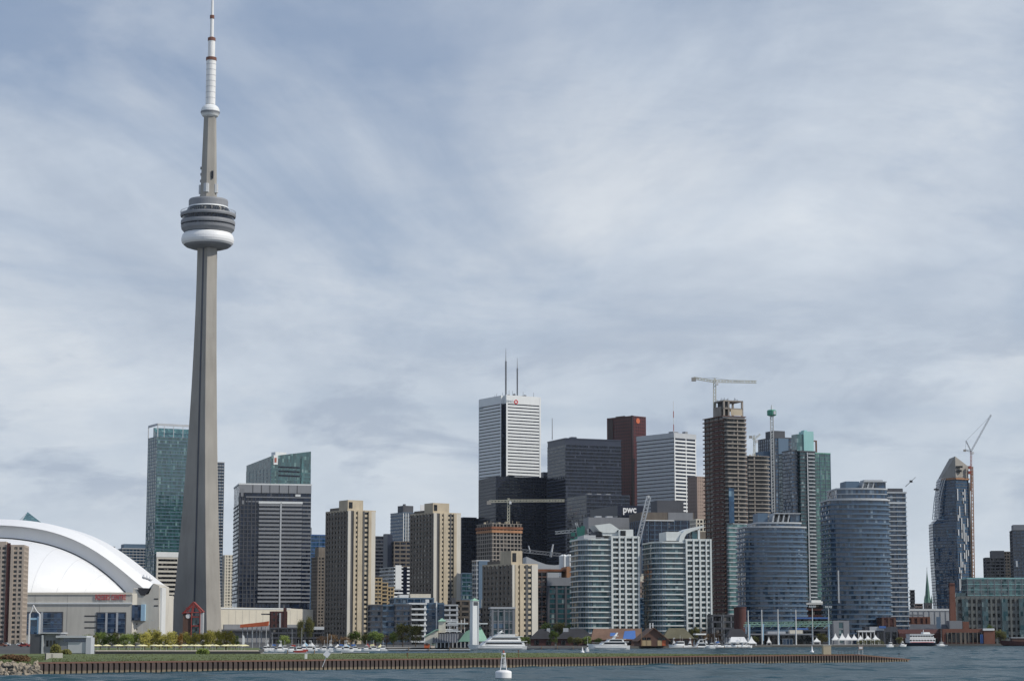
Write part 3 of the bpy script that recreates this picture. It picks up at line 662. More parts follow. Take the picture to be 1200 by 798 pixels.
# tall green glass slab behind the communications tower
t = corner('condo_tower', 'tall green glass slab standing behind the concrete communications tower', 'skyscraper', 173.5, 184, 247, 497, 2120, 28)
shell(t, st(3.4,'glass_green','blue_grey',.7,.12,'glass_sea',5.2,.25,.22, pname='mullion', cap=0.6), z1=t.z(511))
fr = MB(); zt=t.z(496); z0=t.z(512)
fr.box(0,-.4,z0,.8,.4,zt); fr.box(t.W-.8,-.4,z0,t.W,.4,zt); fr.box(-.4,t.D-.8,z0,.4,t.D,zt); fr.box(.8,-.4,zt-2.2,t.W-.8,.4,zt); fr.box(-.4,.4,zt-2.2,.4,t.D-.8,zt); fr.build('crown_frame', M['pale_grey'], t.root)
MB().yprism([(1,z0),(16,z0),(16,zt-3)], 1.2, t.W-2).build('sloped_glazing', M['glass_sea'], t.root)
for p in (192,203,214,226): bx(t,'crown_post','pale_grey',t.u(p)-.25,-.3,z0,t.u(p)+.25,.3,zt-2.2)
po = bx(t,'podium_grid','concrete_pale',t.u(185.5),-3,0,t.u(211),-0.3,t.z(648))
for k in range(11):
    z=t.z(656+k*5.2); MB().box(t.u(187.5),-3.15,z-1.1,t.u(209.5),-3.0,z+1.1).build('window_band', M['glass_shadow'], t.root)
bx(t,'podium_cornice','white_panel',t.u(185),-3.3,t.z(652.5),t.u(211.5),-2.9,t.z(646.5))
t = corner('condo_tower', 'sliver of blue glass tower just right of the concrete communications tower', 'skyscraper', 248, 250, 262.5, 541, 2250, 20, D=30); shell(t, st(3.3,'glass_blue','pale_grey',.8,.3,'dark_metal',3,.4))
t = corner('apartment_building', 'small cream block with brown windows beside the dark banded office tower', 'building', 256, 263, 274, 650, 2300, 20); shell(t, st(3.2,'glass_dark','cream_panel',1.5,.2,'cream_panel',4,1.6))
# teal slanted glass tower behind the banded office
t = corner('office_tower', 'green glass office tower with a slanted roof behind the dark banded tower', 'skyscraper', 288.5, 317, 364, 541, 2300, 32)
sl = [t.z(534), t.z(527), t.z(527)+8, t.z(541)]
shell(t, st(4.1,'glass_green','glass_sea',1.0,.12,'blue_grey',9,.3,.2,pname='mullion',cap=.5), z1=t.z(548))
zb = t.z(548); MB().prism(t.fp, zb, [t.z(534.5), t.z(526.5), t.z(529), t.z(541)]).build('slanted_crown', M['glass_green'], t.root)
MB().box(t.u(352.5),-.9,0,t.u(355),-.15,t.z(535)).build('fin', M['glass_sea'], t.root)
bx(t,'sign_panel','white_panel',t.u(320),-.5,t.z(544),t.u(325),-.13,t.z(533)); bx(t,'sign_emblem','crane_red',t.u(321),-.75,t.z(541.5),t.u(323.4),-.51,t.z(536))
for py in (546.5,551.5,556.5): bx(t,'window_band','glass_black',t.u(326),-.30,t.z(py+.9),t.u(351),-.15,t.z(py-.9))
bx(t,'roof_plant','white_panel',t.u(325),6,t.z(534),t.u(338),16,t.z(528.5))
# dark banded office tower
t = corner('office_tower', 'dark office tower with pale horizontal bands and a grey crown between two green glass towers', 'skyscraper', 274, 280, 364.5, 566, 2010, 12)
MB().prism(t.fp,0,t.H-.4).build('glazing', M['glass_office'], t.root)
bx(t,'crown_panel','band_grey',0.01,-.5,t.z(577),t.W+.1,-.02,t.H-1.4); MB().prism(offset(t.fp,.55),t.H-1.35,t.H).build('roof_coping', M['white_panel'], t.root)
for p in (296,306,316,327,338,348): bx(t,'crown_joint','dark_metal',t.u(p)-.3,-.62,t.z(577),t.u(p)+.3,-.51,t.H-1.4)
for k in range(4): bx(t,'crown_slope','mid_grey',t.u(280+k*2),-.55,t.z(577+k*4.5),t.u(286-k*.9),-.03,t.z(572.5+k*4.5))
for k in range(2): bx(t,'spandrel','mid_grey',t.u(288),-.3,t.z(582.5+k*5.4),t.W,-.02,t.z(581.2+k*5.4))
nf = 25; dzf=(t.z(590)-t.z(708))/nf
for k in range(nf):
    z = t.z(590)-k*dzf
    if k == 0:
        s0 = MB().box(t.u(303.5),-1.3,0,t.u(354),-.02,dzf*.48).build('spandrel', M['band_grey'], t.root,(0,0,z-dzf*.5))
        s1 = MB().box(t.u(354.5),-.4,0,t.W+.05,-.02,dzf*.36).build('spandrel', M['mid_grey'], t.root,(0,0,z-dzf*.5))
        s2 = MB().box(0,-.35,0,t.u(302.8),-.02,dzf*.18).build('sill', M['slate'], t.root,(0,0,z-dzf*.5))
        s3 = MB().box(-.35,0,0,-.02,t.D,dzf*.3).build('spandrel', M['slate'], t.root,(0,0,z-dzf*.5))
    else:
        for s in (s0,s1,s2,s3): dupe(s,t.root,(0,0,z-dzf*.5))
for p in (281.5,286,290.5,295,299.5): bx(t,'mullion','slate',t.u(p)-.35,-.5,0,t.u(p)+.35,-.36,t.z(583))
bx(t,'center_pier','pale_grey',t.u(328.2),-1.6,0,t.u(330),-1.31,t.z(588)); bx(t,'bay_cap','white_panel',t.u(303),-1.6,t.z(589.5),t.u(354.5),-.03,t.z(587))
bx(t,'louvre','white_panel',t.u(346),-.6,t.z(580.8),t.u(352),-.31,t.z(578.2))
# cream exhibition hall
t = corner('exhibition_hall', 'long low cream hall stretching right from the foot of the communications tower', 'building', 186, 187, 381, 712, 1888, 29, D=30)
MB().xprism([(t.u(186),0),(t.u(381.5),0),(t.u(381.5),t.z(722)),(t.u(373),t.z(722)),(t.u(370),t.z(713)),(t.u(340),t.z(711.5)),(t.u(186),t.z(710))], 0, 30).build('wall', M['cream_panel'], t.root)
bx(t,'lower_wall','mid_grey',t.u(262),-.6,0,t.u(381),-.02,t.z(731)); bx(t,'roof_edge','white_panel',t.u(187),-.4,t.z(712.8),t.u(340),-.03,t.z(711.2))
for k in range(14): bx(t,'panel_joint','concrete_pale',t.u(268+k*8)-.15,-.12,t.z(731),t.u(268+k*8)+.15,-.02,t.z(714))
bx(t,'loading_canopy','slate',t.u(200),-6,t.z(739),t.u(381),-.7,t.z(737))
# red gabled entrance building at the foot of the tower
t = corner('entrance_pavilion', 'small brown pavilion with a red steel gable in front of the concrete tower foot', 'building', 214, 215, 238, 718, 1700, 4, D=14)
bx(t,'brick_wing','brick_brown',t.u(214),0,0,t.u(224),12,t.z(718)); bx(t,'pier','pale_grey',t.u(234),-.3,0,t.u(237.5),12,t.z(717)); bx(t,'glazing','glass_teal',t.u(224.2),.6,0,t.u(233.8),12,t.z(721))
f = MB(); ap=(t.u(226),t.z(705)); 
for a in ((t.u(213),t.z(719)),(t.u(238),t.z(717)),(t.u(224),t.z(717)),(t.u(234),t.z(717))):
    for y in (-.6,11): f.tube((ap[0],y,ap[1]),(a[0],y,a[1]),.5,n=5)
f.tube((t.u(213),-.6,t.z(718)),(t.u(238),-.6,t.z(717)),.45,n=5); f.tube((t.u(224),-.6,0),(t.u(224),-.6,t.z(717)),.4,n=5); f.tube((t.u(234),-.6,0),(t.u(234),-.6,t.z(717)),.4,n=5)
f.tube((t.u(217),-.6,t.z(712)),(t.u(232),-.6,t.z(711)),.35,n=5); f.tube((t.u(219),-.6,t.z(718)),(ap[0],-.6,ap[1]),.3,n=5); f.build('steel_gable', M['red_paint'], t.root)
for py in (722.5,733): bx(t,'red_beam','red_paint',t.u(224),-.5,t.z(py+.7),t.u(234),.55,t.z(py-.7))
MB().lathe([(1.9,-.15),(1.9,.15)],20).build('clock_face', M['sign_white'], t.root,(t.u(220),-.2,t.z(721.5)),(R(90),0,0))
# orange canopy and mast buildings in front of the hall
t = corner('canopy', 'long orange red canopy roof in front of the cream hall', 'canopy', 281, 282, 314, 730, 1500, 3, D=12)
MB().xprism([(t.u(281),t.z(735)),(t.u(313),t.z(733)),(t.u(314),t.z(727.5)),(t.u(308),t.z(728.5)),(t.u(281),t.z(731.5))],0,12).build('roof', M['orange_paint'], t.root)
for k in range(6): MB().tube((t.u(284+k*5.5),2,0),(t.u(284+k*5.5),2,t.z(735)+.6),.3,n=6).build('post', M['pale_grey'], t.root)
t = corner('warehouse', 'dark brown brick building with a stair tower in front of the cream hall', 'building', 316, 317, 336, 716, 1480, 8, D=16)
shell(t, st(4,'glass_shadow','brick_dark',2.2,.2,'brick_dark',4,1.6)); bx(t,'stair_tower','brick_dark',t.u(332),-.6,0,t.u(335.5),5,t.z(712)); bx(t,'pipe','pale_grey',t.u(327),-.9,0,t.u(329),-.4,t.z(718)); bx(t,'walkway','slate',t.u(306),3,t.z(720),t.u(316.5),6,t.z(718.5))
t = corner('terminal_building', 'long low dark quayside building under the cream hall', 'building', 314, 316, 388, 735, 1420, 2, D=20); shell(t, st(3.2,'glass_shadow','slate',1.2,.3,'slate',6,.6)); bx(t,'roof_edge','white_panel',t.u(366),-1,t.z(737.5),t.u(380),-.4,t.z(734))
# blue glass and brown slab
t = corner('office_tower', 'plain blue glass office tower between the banded tower and a tan apartment tower', 'skyscraper', 352, 363.5, 384, 626, 2350, 20); shell(t, st(4,'glass_azure','blue_paint',.6,.1,'blue_grey',12,.8,.2))
MB().tube((0,0,0),(0,0,8),.4,n=6).build('roof_mast', M['dark_metal'], t.root,(t.u(367),10,t.H))
t = corner('apartment_building', 'narrow stepped brown block tucked left of a tan apartment tower', 'building', 365, 372, 384, 652, 1950, 25); shell(t, st(3,'glass_shadow','concrete_brown',1.3,.2,'concrete_brown',3,1.2)); bx(t,'penthouse','concrete_brown',t.u(374),2,t.H,t.u(384),12,t.z(641))

# the tan apartment towers on the quay (three of a kind, different sizes)
def tan_tower(label, L, C, Rr, top, crown, Y, segs, crown_px, shaded_left_mat='concrete_brown', th=33, low=None):  # left walls take a darker brown, shade partly put into the colour
    t = corner('apartment_tower', label, 'apartment tower', L, C, Rr, top, Y, th, group='tan concrete apartment towers on the quay')
    MB().prism(t.fp,0,t.H-.4).build('glazing', M['glass_dark'], t.root)
    fh = 2.9; n = int((t.H-1.5)/fh); sR=sL=None
    for k in range(n):
        z = t.H-1.2-(k+1)*fh
        if sR is None:
            sR = MB().box(0,-.28,0,t.W,-.02,1.45).build('floor_band', M['concrete_tan'], t.root,(0,0,z)); sL = MB().box(-.28,0,0,-.02,t.D,1.5).build('floor_band', M[shaded_left_mat], t.root,(0,0,z))
            sB = MB().box(t.W+.02,0,0,t.W+.28,t.D,1.5).build('floor_band', M['concrete_tan'], t.root,(0,0,z))
        else: dupe(sR,t.root,(0,0,z)); dupe(sL,t.root,(0,0,z)); dupe(sB,t.root,(0,0,z))
    MB().prism(offset(t.fp,.3),t.H-1.2,t.H).build('parapet', M['concrete_tan'], t.root)
    for a,b,m,d in segs:
        u0=max(0,t.u(a)); u1=min(t.W,t.u(b)); MB().box(u0,-d,0,u1,-.03,t.H-.6).build('pier', M[m], t.root)
    k = max(3,round(t.D/4.2)); pl=None
    for j in range(k+1):
        v=min(max(t.D*j/k,.8),t.D-.8)
        if pl is None: pl = MB().box(-.42,-.8,0,-.03,.8,t.H-.6).build('pier', M[shaded_left_mat], t.root,(0,v,0))
        else: dupe(pl,t.root,(0,v,0))
    a,b = crown_px; bx(t,'lift_penthouse','concrete_tan',t.u(a),.8,t.H,t.u(b),12,t.z(crown)); bx(t,'penthouse_slot','glass_shadow',t.u(a)+.8,.6,t.H+1,t.u(a)+3.2,.79,t.z(crown)-1.2)
    bx(t,'roof_plant','concrete_brown',2,3,t.H,t.u(a)-1,t.D-4,t.H+1.6) if t.u(a)>5 else bx(t,'roof_plant','concrete_brown',1,13,t.H,9,t.D-3,t.H+1.8)
    return t
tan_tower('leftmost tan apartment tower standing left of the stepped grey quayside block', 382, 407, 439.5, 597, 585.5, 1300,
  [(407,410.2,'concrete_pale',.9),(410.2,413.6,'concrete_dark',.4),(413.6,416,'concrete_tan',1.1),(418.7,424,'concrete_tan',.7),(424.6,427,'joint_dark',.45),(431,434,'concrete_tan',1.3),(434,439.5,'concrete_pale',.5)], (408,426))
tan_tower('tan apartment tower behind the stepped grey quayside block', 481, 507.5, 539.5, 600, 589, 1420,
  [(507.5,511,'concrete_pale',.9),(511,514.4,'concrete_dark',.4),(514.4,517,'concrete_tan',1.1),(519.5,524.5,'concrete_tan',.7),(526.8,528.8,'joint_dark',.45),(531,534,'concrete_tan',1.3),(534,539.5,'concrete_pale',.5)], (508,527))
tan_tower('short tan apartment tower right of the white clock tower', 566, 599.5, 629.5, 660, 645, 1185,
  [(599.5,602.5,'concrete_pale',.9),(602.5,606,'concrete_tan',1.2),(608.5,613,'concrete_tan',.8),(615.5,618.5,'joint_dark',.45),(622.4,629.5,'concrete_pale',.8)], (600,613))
# between the first two tan towers
t = corner('office_tower', 'dark office block seen right behind the leftmost tan apartment tower', 'office block', 436, 438, 459.5, 628, 2400, 15); shell(t, st(4,'glass_black','slate',1.6,.2)); bx(t,'penthouse','slate',t.u(452),3,t.H,t.u(459),15,t.z(625))
t = corner('office_tower', 'blue grey office tower with white vertical stripes between two tan apartment towers', 'office block', 457.5, 472, 486, 600, 2500, 30)
shell(t, st(4,'glass_blue','blue_grey',1.8,.15))
for p in (472.6,475.4,478.0): bx(t,'stripe','white_panel',t.u(p)-.5,-.6,t.z(634),t.u(p)+.5,-.18,t.H-1)
bx(t,'roof_plant','slate',t.u(474),4,t.H,t.u(486),18,t.z(592)); bx(t,'vent','slate',t.u(476),6,t.z(592),t.u(478),9,t.z(590))
t = corner('office_tower', 'grey tower top with a white sign panel and red dot behind a tan apartment tower', 'office block', 479, 487, 512, 600, 2450, 18); shell(t, st(4,'glass_office','mid_grey',1.8,.15))
bx(t,'sign_panel','sign_white',t.u(492),-1,t.z(601),t.u(506),-.3,t.z(591.5)); MB().lathe([(2.0,-.1),(2.0,.1)],20).build('sign_emblem', M['sign_red'], t.root,(t.u(499.3),-1.15,t.z(595.5)),(R(90),0,0))
t = corner('office_tower', 'dark stepped block with brown banded windows between two tan apartment towers', 'office block', 455, 461.5, 490, 634, 2300, 20)
shell(t, st(4.5,'glass_black','concrete_brown',1.9,.25,'concrete_brown',6.5,1.0,.3)); bx(t,'stair_core','black_band',-6,4,0,-.4,20,t.z(626))
t = corner('apartment_building', 'white and dark striped low block wedged before the second tan apartment tower', 'building', 445, 462, 492, 664, 2050, 25); shell(t, st(3.5,'glass_black','white_panel',1.5,.3,edges=None)); bx(t,'stair_core','white_panel',t.u(463),-.7,t.z(690),t.u(470),-.35,t.z(662)); bx(t,'dark_slot','glass_black',t.u(472.5),-.8,0,t.u(476.5),-.4,t.H)
t = corner('condo_building', 'yellow tan stepped condo between two tan apartment towers', 'building', 437, 438.5, 462, 694, 1700, 10, D=22)
for i,(a,b,zt) in enumerate(((438.5,447,676.5),(447,454,682),(454,461.5,687.5))):
    fp=[(t.u(a),i*.8),(t.u(b),i*.8),(t.u(b),20),(t.u(a),20)]; shell(t, st(3,'glass_dark','plywood',1.1,.5,'plywood',3.2,.5,.35), fp, 0, t.z(zt))
t = corner('office_building', 'grey glazed block with a cream box roof at the foot of the second tan tower', 'building', 457, 462, 508, 700, 1330, 12, D=18); shell(t, st(3.4,'glass_blue','blue_grey',1.0,.3,'blue_grey',4,.5)); bx(t,'penthouse','cream_panel',t.u(481),1,t.H,t.u(505),12,t.z(695.5)); bx(t,'roof_plant','white_panel',t.u(468),1,t.H,t.u(479),9,t.z(696.5))
# dark quayside condo block with white balconies at its right end
t = corner('condo_building', 'stepped grey blue quayside condo with white balconies on its right end', 'building', 432, 434, 503, 709, 1180, 6, D=26)
for i,(a,b,zt,m,g) in enumerate(((434,447,708,'slate','glass_blue'),(447.2,463,708,'blue_grey','glass_blue'),(463.2,481,707.5,'slate','glass_blue'),(481.2,498,706,'white_panel','glass_shadow'))):
    y0=(0,1.2,-.6,.4)[i]; fp=[(t.u(a),y0),(t.u(b),y0),(t.u(b),26),(t.u(a),26)]; shell(t, st(2.95,g,m,.95,.6 if i!=3 else 1.0,m,5.5,.5,.5,bname='balcony'), fp, 0, t.z(zt))
t = corner('office_building', 'slim blue glass block with a white fin beside the stepped quayside condo', 'building', 497, 499.5, 520, 706, 1220, 6, D=20); shell(t, st(3.2,'glass_azure','blue_grey',.6,.2,'blue_grey',4,.3)); bx(t,'fin','white_panel',t.u(510.6),-1.2,0,t.u(512),-.3,t.z(704.5)); bx(t,'roof_box','white_panel',t.u(499),2,t.H,t.u(503),8,t.z(702))
t = corner('apartment_building', 'pale block with dark balconies between blue glass block and white clock tower', 'building', 516, 518, 536, 708, 1300, 6, D=20); shell(t, st(3,'glass_shadow','pale_grey',1.2,.5,'pale_grey',5,.8))
t = corner('office_building', 'brown grey low block with a flat roof just left of the white clock tower', 'building', 526, 529, 551, 703, 1340, 8, D=20); shell(t, st(3.4,'glass_shadow','concrete_brown',1.3,.3,'concrete_brown',5,1)); bx(t,'stair_core','slate',t.u(529),-.8,0,t.u(534),8,t.z(700))

# financial district
t = corner('office_tower', 'squat black office tower left of the larger black tower', 'skyscraper', 536, 541, 571, 607, 2480, 22); shell(t, st(3.9,'glass_black','black_steel',1.6,.15,'black_steel',3,.4,.2)); bx(t,'roof_plant','black_band',t.u(544),4,t.H,t.u(560),16,t.z(605.5))
t = corner('office_building', 'teal glazed block low between a tan tower and the tower under construction', 'building', 538, 541, 562, 671, 1800, 15); shell(t, st(3.6,'glass_teal','blue_grey',.9,.2,'blue_grey',4,.3)); 
t = corner('office_tower', 'tall white bank tower with thin dark window bands and two roof antennas', 'skyscraper', 561.5, 590.2, 634.3, 462.5, 2605, 31.5)
inset=3.4
W_,D_=t.W,t.D; fp=[(inset,0),(W_-1.2,0),(W_-1.2,1.2),(W_,1.2),(W_,D_),(0,D_),(0,inset+2),(inset,inset+2)]
MB().prism(offset(fp,-.15),0,t.H-1).build('glazing', M['glass_office'], t.root)
zt=t.z(472.5); zb=t.z(560); nb=23; pz=(zt-zb)/nb; o=None
for k in range(nb+1):
    z=zt-k*pz-pz
    if o is None:
        o = MB().box(inset,-.35,0,W_-1.2,-.05,pz*.64).build('spandrel', M['white_panel'], t.root,(0,0,z)); o2 = MB().box(-.35,inset+2,0,-.05,D_,pz*.64).build('spandrel', M['white_panel'], t.root,(0,0,z)); o3=MB().box(W_+.05,1.4,0,W_+.35,D_,pz*.64).build('spandrel', M['white_panel'], t.root,(0,0,z))
    else:
        for q in (o,o2,o3): dupe(q,t.root,(0,0,z))
for k in range(18):
    z=zb-k*pz-pz*2
    for q in (o,o2): dupe(q,t.root,(0,0,z))
MB().box(inset,-.5,zt,W_-1.2,6,t.H).build('crown', M['white_panel'], t.root); MB().box(-.5,inset+2,zt,5,D_,t.H-.4).build('crown', M['white_panel'], t.root)
MB().box(W_-1.1,1.3,zt,W_+.3,D_,t.H).build('crown', M['white_panel'], t.root)
for (a,b) in ((inset,inset+2.2),(W_-3.2,W_-1.2)): MB().box(a,-.65,0,b,-.36,t.H-.5).build('corner_pier', M['white_panel'], t.root)
for (a,b) in ((inset+2,inset+3.6),(D_-1.6,D_)): MB().box(-.65,a,0,-.36,b,t.H-.9).build('corner_pier', M['white_panel'], t.root)
MB().prism(offset(fp,-1),t.H-.95,t.H-.5).build('roof', M['roof_gravel'], t.root)
text_mesh('lettering','BMO',4.3,'sign_grey',t.root,(t.u(593.3),-.72,t.z(471.2)),.1,width=t.u(601.2)-t.u(593.3))
rg=MB(); rx=t.u(604.4); rz=t.z(470); n=28
for i in range(n):
    a=2*math.pi*i/n; b=2*math.pi*(i+1)/n; ri,ro=1.45,2.75
    rg.add([(rx+ri*math.cos(a),-.8,rz+ri*math.sin(a)),(rx+ro*math.cos(a),-.8,rz+ro*math.sin(a)),(rx+ro*math.cos(b),-.8,rz+ro*math.sin(b)),(rx+ri*math.cos(b),-.8,rz+ri*math.sin(b))],[(0,1,2,3)])
rg.box(rx-2.9,-.95,rz-.5,rx-1.8,-.7,rz+.5); rg.box(rx+1.8,-.95,rz-.5,rx+2.9,-.7,rz+.5); rg.build('sign_roundel', M['sign_red'], t.root)
text_mesh('lettering','BMO',4.3,'sign_grey',t.root,(-.72,t.D-1.5,t.z(475)),.1,rz=R(-90),width=9)
rp=MB(); rr=random.Random(3)
for k in range(16): x=rr.uniform(4,W_-6); y=rr.uniform(3,D_-5); h=rr.uniform(1.5,4.5); rp.box(x,y,t.H-.5,x+rr.uniform(1,4),y+2,t.H+h*.6)
for k in range(10): x=rr.uniform(4,W_-6); y=rr.uniform(3,D_-5); rp.tube((x,y,t.H-.5),(x,y,t.H+rr.uniform(3,7)),.18,n=4)
rp.build('roof_plant', M['slate'], t.root)
mast_on('broadcast_antenna','taller left antenna mast on the roof of the white bank tower','antenna',592.8,463,408,2615,1.15,'mid_grey')
mast_on('broadcast_antenna','right antenna mast with a thin tip on the roof of the white bank tower','antenna',606.2,464,419,2620,1.0,'mid_grey')
t = corner('office_tower', 'broad plain black office tower in front of the white bank tower', 'skyscraper', 561, 581, 641, 558, 2420, 20); shell(t, st(3.9,'glass_black','black_steel',1.7,.12,'black_steel',3.2,.5,.22)); bx(t,'roof_plant','dark_metal',t.u(597),3,t.H,t.u(604),10,t.z(556.3))
t = corner('office_tower', 'slim dark tower edge right of the white bank tower', 'skyscraper', 633, 637, 645, 553, 2700, 25); shell(t, st(4,'glass_black','black_band',1.5,.2))
t = corner('office_tower', 'tall black office tower with fine grey floor lines right of the white bank tower', 'skyscraper', 641.5, 662.5, 728, 513, 2370, 22)
shell(t, st(3.9,'glass_black','black_band_light',1.0,.14), z1=t.z(520)); MB().prism(offset(t.fp,-.2),t.z(520)+.1,t.H-1.5).build('louvre_floor', M['black_band'], t.root); MB().prism(offset(t.fp,.2),t.H-1.4,t.H).build('roof_band', M['black_band'], t.root); bx(t,'roof_plant','black_band',t.u(672),5,t.H,t.u(678),12,t.z(511))
mast_on('roof_antenna','single thin antenna on the tall black tower right of the white bank tower','antenna',647.2,515,490,2390,.5,'mid_grey')
t = corner('office_tower', 'lower black tower with thin floor lines in front of the tall black tower', 'skyscraper', 664.5, 687.5, 738, 579, 2250, 22); shell(t, st(3.9,'glass_black','black_band_light',.8,.12)); 
for p in (690,701,712): bx(t,'roof_plant','mid_grey',t.u(p),3,t.H,t.u(p+5),8,t.H+1.2)
t = corner('office_tower', 'dark red granite tower with a notched top and orange emblem', 'skyscraper', 711.5, 741, 757, 487, 2640, 42)
shell(t, st(4,'red_granite_dark','red_granite',1.9,.12,'red_granite',4,1.4,.25,roof='red_granite_dark'))
bx(t,'notch','red_granite_dark',-.9,t.v(719),t.z(523),-.3,t.v(713.5),t.H-2); bx(t,'corner_slot','red_granite_dark',-.45,-.45,0,1.6,1.6,t.H+.3); bx(t,'roof_lip','red_granite_dark',-.7,t.v(722),t.H-.1,-.3,t.v(733),t.H+.8)
MB().lathe([(3.4,-.1),(3.4,.1)],20).build('sign_emblem', M['orange_paint'], t.root,(t.u(747.5),-.5,t.z(492.5)),(R(90),0,0))
t = corner('office_tower', 'pale grey office tower with white banded right wall beside the red granite tower', 'skyscraper', 746.5, 790, 815.5, 507, 2560, 40)
zt=t.z(513); MB().prism(offset(t.fp,-.1),0,zt).build('glazing', M['glass_office'], t.root); MB().prism(offset(t.fp,.45),zt,t.H).build('crown', M['pale_grey'], t.root)
fh=4.4; o=None
for k in range(44):
    z=zt-(k+1)*fh
    if o is None:
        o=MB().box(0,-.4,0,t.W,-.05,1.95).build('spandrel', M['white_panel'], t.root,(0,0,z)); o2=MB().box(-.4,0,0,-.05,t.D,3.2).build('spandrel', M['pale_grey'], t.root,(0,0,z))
    else: dupe(o,t.root,(0,0,z)); dupe(o2,t.root,(0,0,z))
for (a,b) in ((0,1.4),(t.W*.52,t.W*.52+1.2),(t.W-1.4,t.W)): bx(t,'pier','white_panel',a,-.55,0,b,-.41,zt)
bx(t,'roof_plant','mid_grey',t.u(792),4,t.H,t.u(798),12,t.z(505)); bx(t,'roof_plant','mid_grey',t.u(806),4,t.H,t.u(809),9,t.z(504))
mast_on('roof_antenna','very thin red and white antenna on the pale grey banded tower','antenna',789.5,509,470,2570,.45,'white_paint',[(.1,.3,'crane_red'),(.5,.7,'crane_red')])
t = corner('office_tower', 'pinkish beige tower sliver left of the tall concrete tower under construction', 'skyscraper', 806, 817, 834, 558, 2500, 35); shell(t, st(4,'concrete_brown','brick_pale',2.6,.15,'brick_pale',3,1.6))
t = corner('office_building', 'dark office block with white lettering pwc', 'office block', 692, 724, 757, 592, 2060, 18); shell(t, st(4,'glass_black','black_steel',1.3,.15), z1=t.z(603)); MB().prism(offset(t.fp,.3),t.z(603)+.05,t.H).build('sign_parapet', M['black_steel'], t.root)
text_mesh('lettering','pwc',9.2,'sign_white',t.root,(t.u(730),-.7,t.z(600.2)),.2,width=t.u(745.5)-t.u(730),bold=.22)
t = corner('office_building', 'wide grey flat-roofed office block in front of the lettered dark block', 'office block', 684, 690, 748, 606, 1850, 10); shell(t, st(4,'glass_office','mid_grey',.8,.2), z1=t.z(618)); MB().prism(offset(t.fp,.3),t.z(618)+.05,t.H).build('crown', M['mid_grey'], t.root)
for p in (699,712): bx(t,'roof_plant','pale_grey',t.u(p),3,t.H,t.u(p+7),9,t.H+1.4)
t = corner('office_building', 'wide dark glass office block with a brown top band behind two white balconied condos', 'office block', 738, 752, 813, 600, 1800, 12)
shell(t, st(3.9,'glass_office','glass_blue',.8,.15,'blue_grey',6,.5), z1=t.z(609)); MB().prism(offset(t.fp,.3),t.z(609)+.05,t.H).build('crown', M['concrete_brown'], t.root); bx(t,'crown_panel','mid_grey',t.u(783),-.6,t.z(609),t.u(812),-.32,t.H); bx(t,'plant_room','slate',t.u(772),4,t.H,t.u(803),24,t.z(585.5)); bx(t,'white_soffit','white_panel',t.u(754),-.8,t.z(610),t.u(790),-.35,t.z(609))
t = corner('condo_building', 'small white gridded block top right of the second white balconied condo', 'building', 812, 816, 828, 608, 1700, 15, D=14); shell(t, st(3.2,'glass_shadow','cream_panel',1.1,.3,'cream_panel',3,.9))
# building site tower with the cream crane
t = corner('unfinished_tower', 'raw concrete tower frame with orange edge forms under the cream crane', 'tower under construction', 559.5, 577, 610.5, 613, 1720, 28)
shell(t, st(3.2,'glass_shadow','concrete_raw',.9,.6,'concrete_raw',3.4,.7,.55,cap=.5,capo='concrete_raw',pname='column'))
for k,(zz,m,oo) in enumerate(((t.H-4.6,'rust',1.2),(t.H-7.4,'formwork',.9))): MB().prism(offset(t.fp,oo),zz,zz+2.0).build('edge_form', M[m], t.root)
rr=random.Random(9); k=MB()
for i in range(26): x=rr.uniform(0,t.W); y=rr.uniform(0,t.D); k.tube((x,y,t.H),(x,y,t.H+rr.uniform(1,3)),.12,n=4)
for i in range(8): x=rr.uniform(0,t.W-3); y=rr.uniform(0,t.D-3); k.box(x,y,t.H,x+rr.uniform(1,3),y+2,t.H+rr.uniform(.6,2))
k.build('rebar_and_forms', M['concrete_tan'], t.root)
crane('cream hammerhead crane with its long jib level over the raw concrete frame', 1735, (596,616,587), (661.5,586.5), (573,587.5), 'crane_cream', head=(596,583.5), w=1.9, r=.3)
# grey slab left of the short tan tower
t = corner('apartment_building', 'pale grey and blue glass slab left of the short tan apartment tower', 'building', 553.5, 558.5, 573, 656, 1420, 24); shell(t, st(3,'glass_blue','pale_grey',1.0,.25,'pale_grey',4,.3)); bx(t,'dark_slab','blue_grey',t.u(560.5),-.8,0,t.W,-.4,t.H-.5)
# glass hotel block right of the short tan tower
t = corner('hotel_building', 'teal glazed hotel block with a grey top band right of the short tan apartment tower', 'building', 626, 629, 684, 668, 1310, 8, D=30)
shell(t, st(3.0,'glass_shadow','brick_brown',.9,.25,'slate',4,.5), [(0,0),(t.u(641),0),(t.u(641),30),(0,30)],0,t.z(669)); fp=[(t.u(641.2),-1),(t.u(684),-1),(t.u(684),30),(t.u(641.2),30)]
shell(t, st(3.0,'glass_teal','slate',.7,.15,'slate',5.2,1.3,.35,capo='mid_grey'), fp,0,t.z(677)); bx(t,'top_band','mid_grey',t.u(641),-1.6,t.z(686),t.u(684),-1.3,t.z(676.5)); bx(t,'rooftop','rust',t.u(630),2,t.z(669),t.u(683),26,t.z(666.5))
bx(t,'roof_site','formwork',t.u(664),-.5,t.z(677),t.u(682),20,t.z(663.5))
t = corner('warehouse', 'grey curved roof hall behind the teal glazed hotel block', 'building', 614, 616, 660, 660, 1560, 5, D=30)
MB().xprism([(t.u(616),0),(t.u(664),0),(t.u(664),t.z(660)),(t.u(650),t.z(662)),(t.u(640),t.z(661)),(t.u(630),t.z(657.5)),(t.u(617),t.z(652))],0,30).build('wall', M['pale_grey'], t.root)
